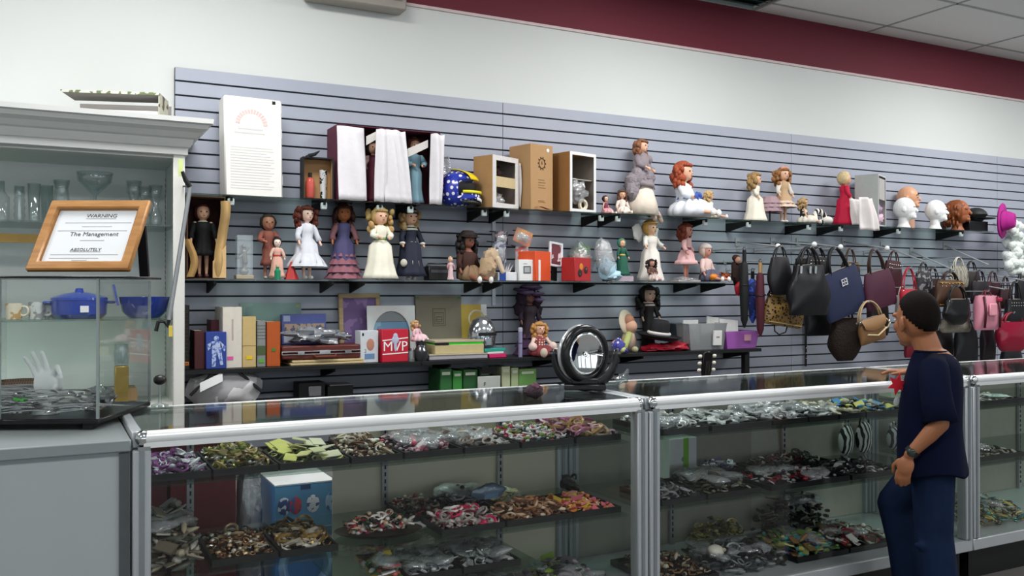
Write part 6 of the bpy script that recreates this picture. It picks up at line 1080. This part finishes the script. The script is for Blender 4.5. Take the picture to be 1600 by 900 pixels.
def bag(label, pa, pb, yt, yb, Y, c, dep=.09, tp=.8, tilt=0, yaw=0, hy=None, hw=.5, hc=None, rough=.45, m=None, flap=None, trim=None, studs=None, round_=.0, cat='handbag', name='handbag', slump=.04, zipc=None, group='handbags on the slatwall'):
    pc = (pa+pb)/2; dd = D(pc, Y)/FPX; w_ = (pb-pa)*dd*1.22; h = (yb-yt)*dd*1.09
    t = thing(name, label, cat, (X(pc, Y), Y, Z(pc, yt, Y)), (0, tilt, yaw), group); m = m or mat(c, rough, var=.12, scale=14, bump=.12)
    random.seed(hash_(label)); ph = random.uniform(0, 6); n, K = 22, 12; vs = []
    for k in range(K+1):
        v = k/K; ww = w_/2*(tp+(1-tp)*min(1, v*1.5))*(1-round_*max(0, v-.55)**2*4)*(1-.10*max(0, v-.9)*10*.6); dp = dep/2*(.35+.65*sin(pi*min(1, .12+.80*v)))*(1 if v < .97 else .8)
        for i in range(n):
            a = 2*pi*i/n; cx, sx = cos(a), sin(a); q = lambda z: math.copysign(abs(z)**.62, z)
            vs.append((ww*q(cx)*(1+slump*sin(3*v*3+ph+2*a)), dp*q(sx)*(1+.10*sin(5*v+3*a+ph)), -h*v+slump*.25*h*sin(2*a+ph)*(1-v)))
    fs = [(k*n+(i+1) % n, k*n+i, (k+1)*n+i, (k+1)*n+(i+1) % n) for k in range(K) for i in range(n)]+[tuple(range(n)), tuple(K*n+i for i in range(n))[::-1]]
    MB().add(vs, fs).build('bag_body', m, t, smooth=60)
    hm_ = mat(hc or c, .45)
    if hy is not None:
        hh = (yt-hy)*dd
        for s_ in (-1, 1):
            x0 = w_*hw/2; pts = [(x0*cos(pi*j/10)*(1.0-.25*sin(pi*j/10)), s_*dep*.18*(1-.7*sin(pi*j/10)), -.02+(hh+.02)*sin(pi*j/10)**.7) for j in range(11)]
            MB().tube(pts, max(.0045, w_*.024), 6).build('handle', hm_, t, smooth=180)
            for e in (-1, 1): MB().ring((e*x0, s_*dep*.22, -.015), .009, .0022, 10, 4, (pi/2, 0, 0)).build('handle_ring', CHROME, t)
    if flap: MB().sheet(lambda u, v: (w_*.47*(2*u-1)*(1-.15*v*v), -dep*(.25+.30*sin(pi*min(1, v*.7)))-.004, .004-h*.5*v*(1-.25*(2*u-1)**2)), 10, 6, .004).build('flap', mat(flap, rough, bump=.1), t, smooth=60)
    if trim:
        for zz in (.08, .92): 
            MB().tube([(w_*.5*tp*(2*j/10-1), -dep*.34, -h*zz) for j in range(11)], .004, 5).build('trim_band', mat(trim, .4), t)
    if studs:
        b = MB()
        for i in range(14): b.ell((w_*.36*(2*(i % 7)/6-1), -dep*.42, -h*(.12+.10*(i//7))), (.005, .004, .005), 6, 4)
        b.build('stud_row', mat(studs, .25, .8), t)['kind'] = 'stuff'
    MB().tube([(-w_*tp*.38, 0, .001), (0, 0, .004), (w_*tp*.38, 0, .001)], .004, 5).build('zip', mat(zipc or 'b8b0a0', .3, .6), t)
    MB().box((w_*tp*.30, -dep*.25, -.02), (.008, .003, .028)).build('zip_pull', CHROME, t)
    if hy is not None:
        hh = (yt-hy)*dd; peg(label, X(pc, Y)+(hh-.006)*sin(tilt), Y, Z(pc, yt, Y)+(hh-.006)*cos(tilt))
    t['w'], t['h'] = w_, h; return t
bag('charcoal round handbag at the left of the handbag rack', 1199, 1238, 402, 456, 4.60, '1c1c20', .08, .7, hy=384, round_=.5)
t = bag('big slouchy black leather handbag with silver clips in front of the navy tote', 1229, 1298, 415, 486, 4.50, '17181c', .11, .72, hy=386, slump=.08, rough=.3)
for s_ in (-1, .2, .9): MB().box((s_*.07-.05, -.05, -.03), (.018, .006, .05), ry=.1).build('silver_clip', CHROME, t)
t = bag('navy blue tote with a white square emblem hanging tilted', 1273, 1346, 422, 490, 4.62, '1e2748', .06, .88, tilt=R(-17), hy=386, hw=.45, hc='16171c', slump=.02, rough=.6)
b = MB()
for s_ in (-1, 1):
    b.frame(s_*.012-.016, s_*.012+.016, -.115, -.065, -.038, -.034, .006); b.box((s_*.012, -.036, -.09), (.028, .003, .006))
b.build('emblem', mat('d8dae0', .4), t)
bag('burgundy purple leather handbag hanging tilted right of the navy tote', 1342, 1398, 424, 477, 4.60, '4a1e34', .06, .82, tilt=R(-12), hy=389, hc='3a2a24', slump=.03, rough=.5)
bag('black handbag mostly hidden behind the navy tote', 1255, 1300, 402, 445, 4.72, '121316', .07, .8, hy=386, studs='c8c4b8')
bag('dark brown handbag with gold trim hidden behind the burgundy bag', 1312, 1345, 410, 440, 4.74, '2a1e18', .06, .8, hy=388, hc='4a3424', trim='a88850')
bag('maroon handbag with silver studs right of the burgundy bag', 1380, 1412, 408, 456, 4.74, '3c141c', .07, .8, hy=392, studs='c8c8c8', tilt=.1)
bag('gold and black leopard handbag under the charcoal round bag', 1194, 1260, 462, 506, 4.66, 'a08850', .09, .85, tilt=R(8), m=mat('120e0a', .4, kind='leopard', h2='86693a', scale=52), trim='b8a06a', hy=440, hc='141210', hw=.8)
t = thing('bag_strap', 'thin black strap looping below the leopard handbag', 'strap', (X(1219, 4.66), 4.66, Z(1219, 508, 4.66))); MB().tube([(-.055, 0, .01), (-.06, -.01, -.04), (-.02, -.01, -.065), (.04, -.01, -.05), (.07, 0, .0)], .005, 6).build('strap', BLACK, t, smooth=180); MB().ring((.07, 0, .008), .008, .002, 8, 4).build('strap_ring', CHROME, t)
t = thing('long_strap', 'long narrow black strap hanging down the slatwall below the leopard handbag', 'strap', (X(1259, 5.01), 5.012, Z(1259, 490, 5.01))); MB().b2((-.010, -.004, -.40), (.010, 0, 0)).build('strap', BLACK, t)
for z in (-.26, -.30, -.34): MB().box((0, -.006, z), (.012, .003, .008)).build('buckle_eyelet', CHROME, t)
bag('fuzzy dark brown fur handbag hanging lowest under the navy tote', 1293, 1347, 497, 558, 4.66, '1e140e', .10, .75, m=mat('221610', .95, bump=1.0, scale=80, var=.3), round_=.6, hy=470, hc='1a120e', hw=.4)
t = bag('bronze tan shoulder bag with cream piping below the burgundy bag', 1336, 1382, 497, 532, 4.56, '7e5c3a', .07, .8, tilt=R(-12), flap='8a6640', hc='b8a078', hy=470, hw=.9)
MB().tube([(-.10, -.05, -.10), (0, -.055, -.125), (.10, -.05, -.09)], .006, 6).build('piping', mat('c8b48c', .5), t)
t = thing('bag_strap', 'cream belt strap looping from the bronze tan bag toward the boy', 'strap', (X(1380, 4.6), 4.60, Z(1380, 505, 4.6))); MB().tube([(-.06, 0, .02), (.02, -.01, .035), (.07, 0, .01), (.05, 0, -.03), (-.02, 0, -.03), (-.06, 0, -.02)], .006, 6).build('strap', mat('b8a480', .5), t, smooth=180); MB().ring((.07, 0, .012), .012, .003, 10, 4, (pi/2, 0, 0)).build('buckle', CHROME, t)
bag('bright red handbag with tall pointed handles above the head of the boy', 1404, 1436, 452, 482, 4.56, 'b01c34', .06, .9, hy=418, hw=.75)
bag('small white handbag just left of the head of the boy', 1400, 1418, 462, 502, 4.66, 'd4d2cc', .06, .9, hy=448)
bag('grey patterned little handbag above the boy', 1428, 1458, 424, 455, 4.70, '5a5458', .06, .85, m=mat('2c2c30', .6, kind='patch', h2='8a8688', scale=30), hy=410, hc='3a3438')
bag('black and white patterned handbag under the second sloping arm', 1480, 1515, 416, 446, 4.70, 'c8c4b8', .06, .8, m=mat('1a1a1c', .6, kind='zebra', h2='c4c0b0', scale=22), hy=402)
bag('brown and gold handbag partly behind the head of the boy', 1456, 1512, 438, 476, 4.62, '4a3020', .07, .85, studs='c0a060', trim='a8884a', hy=424, hc='2c1c16')
bag('glossy black half moon handbag right of the boy', 1470, 1520, 468, 504, 4.54, '0e0f12', .08, .85, round_=.7, rough=.25, hy=446, hw=.7)
bag('black handbag with purple lining straps above the pink backpack', 1514, 1548, 440, 470, 4.68, '1c161e', .06, .85, hy=422, hc='241a28')
t = bag('light pink backpack with dark red straps at the right', 1519, 1563, 462, 511, 4.52, 'd0889c', .10, .88, hy=454, hw=.3, hc='5a1424', slump=.02, rough=.6, name='backpack', cat='backpack')
for s_ in (-1, 1): MB().tube([(s_*t['w']*.30, -.040, -.005), (s_*t['w']*.32, -.060, -t['h']*.5), (s_*t['w']*.34, -.05, -t['h']*.93)], .010, 6).build('strap', mat('4a1020', .5), t, smooth=180)
MB().b2((-.045, -.066, -.155), (.045, -.052, -.06)).build('front_pocket', mat('d8909f', .6), t, bevel=.008); MB().box((.09, -.05, -.03), (.05, .02, .03)).build('red_bow', mat('a01c3c', .5), t, bevel=.005)
bag('black leather handbag at the right edge beside the pink backpack', 1566, 1606, 468, 508, 4.58, '15161a', .08, .85, hy=440, studs='d0d0cc', rough=.3)
bag('dark maroon handbag with tall straps behind the black bag at the right edge', 1558, 1584, 452, 480, 4.72, '2e1218', .06, .85, hy=432)
bag('crimson patent leather handbag hanging lowest at the right edge', 1550, 1612, 503, 545, 4.56, '8a1230', .09, .9, round_=.4, rough=.15, hy=488, hw=.6)
bag('grey shearling handbag under the black half moon bag', 1466, 1520, 500, 518, 4.64, '8a8478', .09, .9, m=mat('8c867a', .95, bump=1.0, scale=60), hy=490, hc='2a2624')
bag('large dark handbag hanging in the shade under the pink backpack', 1488, 1530, 512, 566, 4.66, '101118', .08, .85, hy=496)
bag('dark plum handbag hanging in the shade beside the crimson bag', 1530, 1556, 514, 562, 4.72, '1c1018', .07, .85, hy=498)
bag('dark red pouch seen just in front of the chin of the boy', 1412, 1432, 528, 556, 4.80, '7a1428', .05, .8, hy=512)
# umbrellas and small hangings left of the bags
def umb(label, pc, yt, yb, Y, c, c2, hd=None, kind=None):
    dd = D(pc, Y)/FPX; L_ = (yb-yt)*dd; t = thing('umbrella', label, 'umbrella', (X(pc, Y), Y, Z(pc, yt, Y)), group='folded umbrellas'); q = MB(); q.lathe([(.012, -L_*.14), (.026, -L_*.18), (.032, -L_*.55), (.024, -L_*.9), (.006, -L_)][::-1], 10, wob=.08, nw=5)
    peg(label, X(pc, Y), Y, Z(pc, yt, Y)+.012)
    MB().ring((0, 0, .010), .012, .0025, 10, 4, (pi/2, 0, 0)).build('wrist_loop', BLACK, t)
    q.build('folded_canopy', mat(c, .7, kind=kind, h2=c2, scale=24) if kind else mat(c, .7), t, smooth=60); MB().tube([(0, 0, -L_*.14), (0, 0, 0)], .013, 8).build('handle', mat(hd or '101010', .4), t); MB().ring((0, 0, -L_*.45), .031, .004, 12, 5).build('tie_band', BLACK, t)
umb('tall black folded umbrella, left of the blue one', 1163, 391, 512, 4.70, '101214', None)
umb('blue checked folded umbrella between the black and the burgundy ones', 1176, 424, 505, 4.76, '1c2a6a', '3a58b8', kind='patch')
umb('burgundy folded umbrella with a light wooden handle', 1188, 410, 526, 4.66, '4a1626', None, hd='a88858')
t = thing('red_pouch', 'small bright red pouch hanging left of the black umbrella', 'pouch', (X(1155, 4.78), 4.78, Z(1155, 440, 4.78))); wad('pouch_body', mat('a8182c', .5), (0, 0, -.05), (.036, .025, .05), t, seed=3, rough=.1); MB().tube([(0, 0, -.005), (0, .0, .12), (0, .24, .125)], .003, 5).build('cord', BLACK, t)
t = thing('dark_puppet', 'dark hanging toy with a pale face above the red pouch', 'toy', (X(1150, 4.82), 4.82, Z(1150, 400, 4.82))); wad('body', mat('2a1c18', .9, bump=.5), (0, 0, -.12), (.04, .03, .08), t, seed=4); MB().ell((0, -.02, -.03), (.022, .02, .026), 9, 7).build('face', mat('b08870', .6), t); MB().ell((0, -.0, -.015), (.03, .028, .026), 9, 7).build('hair', mat('3a1c14', .8), t)

for pa, pb, yt, yb, Y, c, hy, lab in ((1240, 1275, 404, 440, 4.80, '1a1618', 388, 'dark handbag peeking out behind the slouchy black one'), (1440, 1475, 436, 470, 4.80, '34262a', 418, 'dusky plum handbag behind the grey patterned one'),
    (1500, 1535, 425, 462, 4.82, '26201e', 408, 'dark brown handbag high behind the zebra patterned one'), (1536, 1566, 440, 476, 4.80, '3a1622', 424, 'wine red handbag behind the pink backpack'), (1584, 1612, 436, 470, 4.80, '1c1a1e', 420, 'upper black handbag behind the one at the right edge'),
    (1455, 1492, 516, 556, 4.78, '241c20', 498, 'shaded dark handbag low behind the shearling one'), (1560, 1600, 540, 575, 4.76, '14141a', 520, 'black handbag lowest below the crimson patent one'), (1352, 1390, 470, 520, 4.80, '20160f', 452, 'very dark brown handbag behind the bronze tan one'),
    (1256, 1300, 470, 520, 4.80, '121318', 452, 'black handbag in the shade below the navy tote')):
    bag(lab, pa, pb, yt, yb, Y, c, .07, .85, hy=hy)
# ================================================================ THE BOY AT THE COUNTER
bx, by = 3.279, 2.511
t = thing('person', 'boy with short dark hair in a navy t-shirt and jeans leaning on the glass counter', 'person', (bx, by, 0), (0, 0, R(30)))
SKIN = mat('9a6444', .5, var=.05, scale=18)
ht = R(-42)                                      # head turned towards the bags
def hd(p):                                       # head frame: forward is +y
    q = _rot(p, .0, 0, ht); return (q[0], q[1]+.055, q[2]+1.262)
b = MB()
def hell(c, r, n=14, m=10, rz=0): b.ell(hd(c), r, n, m, rot=(0, 0, ht+rz))
hell((0, -.005, .020), (.073, .092, .098), 20, 14); hell((0, .030, -.045), (.058, .060, .062)); hell((0, .066, -.088), (.030, .024, .022), 10, 7)
for s_ in (-1, 1):
    hell((s_*.036, .062, -.022), (.026, .024, .026), 10, 7); hell((s_*.030, .084, .026), (.028, .012, .012), 9, 6)
    hell((s_*.077, -.004, -.012), (.010, .022, .033), 10, 8, rz=s_*.35); hell((s_*.083, -.014, -.004), (.008, .014, .026), 8, 6, rz=s_*.5)
b.cap(hd((0, .088, .018)), hd((0, .108, -.020)), .010, .015, 9); hell((0, .094, -.052), (.022, .010, .007), 9, 6); hell((0, .091, -.064), (.020, .010, .007), 9, 6)
b.cap((0, .035, 1.22), (0, -.005, 1.10), .050, .056, 14)
b.cap((0, -.01, 1.06), (0, -.005, .78), .100, .095, 16); b.cap((-.08, -.015, 1.062), (.08, -.015, 1.062), .050, .050, 12)
LS, LE, LW = (-.145, -.025, 1.060), (-.200, -.060, .868), (-.212, .052, .735)
RS, RE, RW = (.145, -.01, 1.060), (.262, .030, .925), (.298, .115, 1.020)
for (s0, e0, w0) in ((LS, LE, LW), (RS, RE, RW)):
    b.cap(s0, e0, .038, .033, 12); b.cap(e0, [e0[i]+(w0[i]-e0[i])*.35 for i in range(3)], .034, .033, 12); b.cap([e0[i]+(w0[i]-e0[i])*.35 for i in range(3)], w0, .033, .021, 12)
# left hand, hanging and slightly curled, thumb forward
b.ell((-.214, .066, .690), (.017, .034, .042), 12, 8, rot=(.25, 0, 0))
for i, (dy, L_) in enumerate(((.024, .058), (.008, .066), (-.008, .062), (-.022, .050))):
    p0 = (-.214, .072+dy, .664); p1 = (-.208, .078+dy*1.05, .664-L_*.5); p2 = (-.192, .078+dy*1.05, .664-L_*.92); b.cap(p0, p1, .0086, .0078, 8); b.cap(p1, p2, .0078, .0066, 8)
b.cap((-.206, .090, .708), (-.196, .114, .684), .0105, .009, 8); b.cap((-.196, .114, .684), (-.190, .116, .656), .009, .0075, 8)
# right hand resting on the counter rail, fingers over its edge
hx, hy_, hz_ = .302, .125, 1.021
b.ell((hx, hy_+.03, hz_+.002), (.034, .042, .016), 12, 8, rot=(-.1, 0, 0))
for i, (dx, L_) in enumerate(((-.026, .055), (-.009, .063), (.008, .060), (.024, .048))):
    p0 = (hx+dx, hy_+.060, hz_+.004); p1 = (hx+dx*1.15, hy_+.060+L_*.5, hz_+.004); p2 = (hx+dx*1.2, hy_+.060+L_*.95, hz_-.010); b.cap(p0, p1, .0086, .0078, 8); b.cap(p1, p2, .0078, .0066, 8)
b.cap((hx-.028, hy_+.022, hz_), (hx-.052, hy_+.045, hz_-.002), .0105, .009, 8); b.cap((hx-.052, hy_+.045, hz_-.002), (hx-.056, hy_+.070, hz_-.006), .009, .0075, 8)
# hips, legs, ankles (under the clothes)
b.cap((-.045, -.01, .70), (.045, -.01, .70), .088, .088, 14)
LH, LK, LA = (-.075, -.015, .68), (-.080, -.020, .40), (-.085, -.055, .08); RH, RK, RA = (.075, .0, .68), (.075, .150, .47), (.080, .085, .08)
for (a, k, c) in ((LH, LK, LA), (RH, RK, RA)): b.cap(a, k, .070, .050, 12); b.cap(k, c, .048, .032, 12)
b.build('body', SKIN, t, voxel=.0048)
for s_ in (-1, 1):
    MB().ell(hd((s_*.031, .087, .006)), (.0125, .007, .0075), 10, 7, rot=(0, 0, ht)).build('eye', mat('e4e0da', .2), t); MB().ell(hd((s_*.031, .0935, .006)), (.0055, .0028, .0062), 8, 6, rot=(0, 0, ht)).build('iris', mat('22140c', .2), t)
    MB().tube([hd((s_*.016, .0965, .030)), hd((s_*.034, .0945, .034)), hd((s_*.052, .083, .028))], .0032, 6).build('eyebrow', mat('1c120e', .9), t)
MB().ell(hd((0, .101, -.058)), (.020, .006, .006), 10, 6, rot=(0, 0, ht)).build('mouth', mat('9a5048', .45), t)
def hf(p):
    x, y, z = p
    line = .45 if y > .45 else (.45-(.45-y)*.95 if y > .05 else .0-(.05-y)*.85)
    if z < line: return .80
    return 1+.004*sin(23*x+11*z)*sin(17*y)
b = MB(); b.ell(hd((0, -.010, .028)), (.0775, .097, .106), 40, 28, rot=(0, 0, ht), fn=hf); b.build('hair', mat('120d0b', .85, var=.3, scale=120, bump=.2, spec=.12), t, smooth=180)
# t-shirt: loose torso and wide short sleeves
SH = mat('0b1128', .9, var=.15, scale=12, bump=.1, spec=.08)
b = MB(); n = 32
prof = [(.060, .066, .000, 1.137), (.085, .078, -.005, 1.125), (.150, .095, -.015, 1.095), (.172, .112, -.01, 1.03), (.166, .120, .0, .93), (.166, .122, .005, .82), (.176, .128, .0, .72), (.186, .136, -.005, .655)]
vs = []
for k, (rx, ry, cy, z) in enumerate(prof):
    for i in range(n):
        a = 2*pi*i/n; wr = 1+.02*k/7*sin(5*a+k)+.018*sin(9*a+2*k)*(k/7); zz = z+(.02*sin(a+.9)-.018*sin(3*a) if k == len(prof)-1 else 0)
        q = lambda v: math.copysign(abs(v)**.86, v); vs.append((rx*q(cos(a))*wr, ry*q(sin(a))*wr+cy, zz))
fs = [(k*n+(i+1) % n, k*n+i, (k+1)*n+i, (k+1)*n+(i+1) % n) for k in range(len(prof)-1) for i in range(n)]
o = MB().add(vs, fs).build('shirt', SH, t, smooth=180); s_ = o.modifiers.new('solid', 'SOLIDIFY'); s_.thickness = .004; s_.offset = -1; q = o.modifiers.new('sub', 'SUBSURF'); q.levels = q.render_levels = 1
for (s0, e0) in ((LS, LE), (RS, RE)):
    d_ = [e0[i]-s0[i] for i in range(3)]; P = lambda f: [s0[i]+d_[i]*f for i in range(3)]; i0 = [s0[0]*.45, s0[1]+.005, s0[2]+.018]
    MB().tube([i0, [s0[0]*.85, s0[1], s0[2]+.006], P(.3), P(.62), P(.98)], [.062, .060, .058, .060, .066], 16).build('sleeve', SH, t, smooth=180)
MB().ring((0, .0, 1.139), .060, .006, 28, 6).build('neckband', SH, t, smooth=180)
# star print on the left chest
def star(n_, r0, r1): return [((r0 if i % 2 == 0 else r1)*sin(pi*i/n_), (r0 if i % 2 == 0 else r1)*cos(pi*i/n_)) for i in range(2*n_)]
pr_ = MB().prism(star(6, .047, .022), -.0015, .0015).build('star_print', mat('c0182c', .6), t, loc=(-.118, .111, 1.005), rot=(.05, .2, R(-48)))
MB().ell((0, 0, 0), (.013, .0016, .020), 12, 6, rot=(0, .3, 0)).build('white_print', mat('b8c0c0', .6), t, loc=(-.119, .115, .935), rot=(0, 0, R(-48)))
# jeans: pelvis and legs in one surface
DEN = mat('14223c', .85, var=.4, scale=11, bump=.3, spec=.1)
b = MB(); b.cap((-.055, -.01, .70), (.055, -.01, .70), .104, .104, 16); b.cap(LH, LK, .088, .074, 14); b.cap(LK, LA, .074, .074, 14); b.cap(RH, RK, .086, .078, 14); b.cap(RK, (.08, .12, .30), .076, .068, 14); b.cap((.08, .12, .30), RA, .068, .072, 14)
for (x, y, z, r_) in ((-.14, -.02, .44, .02), (-.145, .01, .36, .018), (-.15, -.06, .2, .018), (.02, .15, .42, .02), (.03, .11, .2, .018)): b.ell((x, y, z), (r_*.6, r_*2.4, r_), 8, 6)
b.build('jeans', DEN, t, voxel=.0085)
for (a, yv) in ((LA, -.03), (RA, .12)):
    q = MB(); q.ell((a[0], a[1]+.055, .045), (.043, .112, .043), 16, 10); q.v = [(p[0], p[1], max(p[2], .014)) for p in q.v]; q.build('shoe', mat('1a1c20', .5), t, smooth=60)
    q = MB(); q.ell((a[0], a[1]+.055, .010), (.046, .115, .012), 16, 6); q.v = [(p[0], p[1], max(p[2], .001)) for p in q.v]; q.build('sole', mat('b8b8b4', .6), t, smooth=60)
# wrist watch
d_ = _nrm([LW[i]-LE[i] for i in range(3)]); c_ = [LE[i]+(LW[i]-LE[i])*.90 for i in range(3)]
MB().tube([[c_[i]-d_[i]*.010 for i in range(3)], [c_[i]+d_[i]*.010 for i in range(3)]], .0285, 16).build('watch_strap', mat('121214', .4), t, smooth=40)
MB().ell((c_[0]-.028, c_[1]+.0, c_[2]), (.007, .017, .017), 12, 7).build('watch_face', mat('2c3634', .2), t)
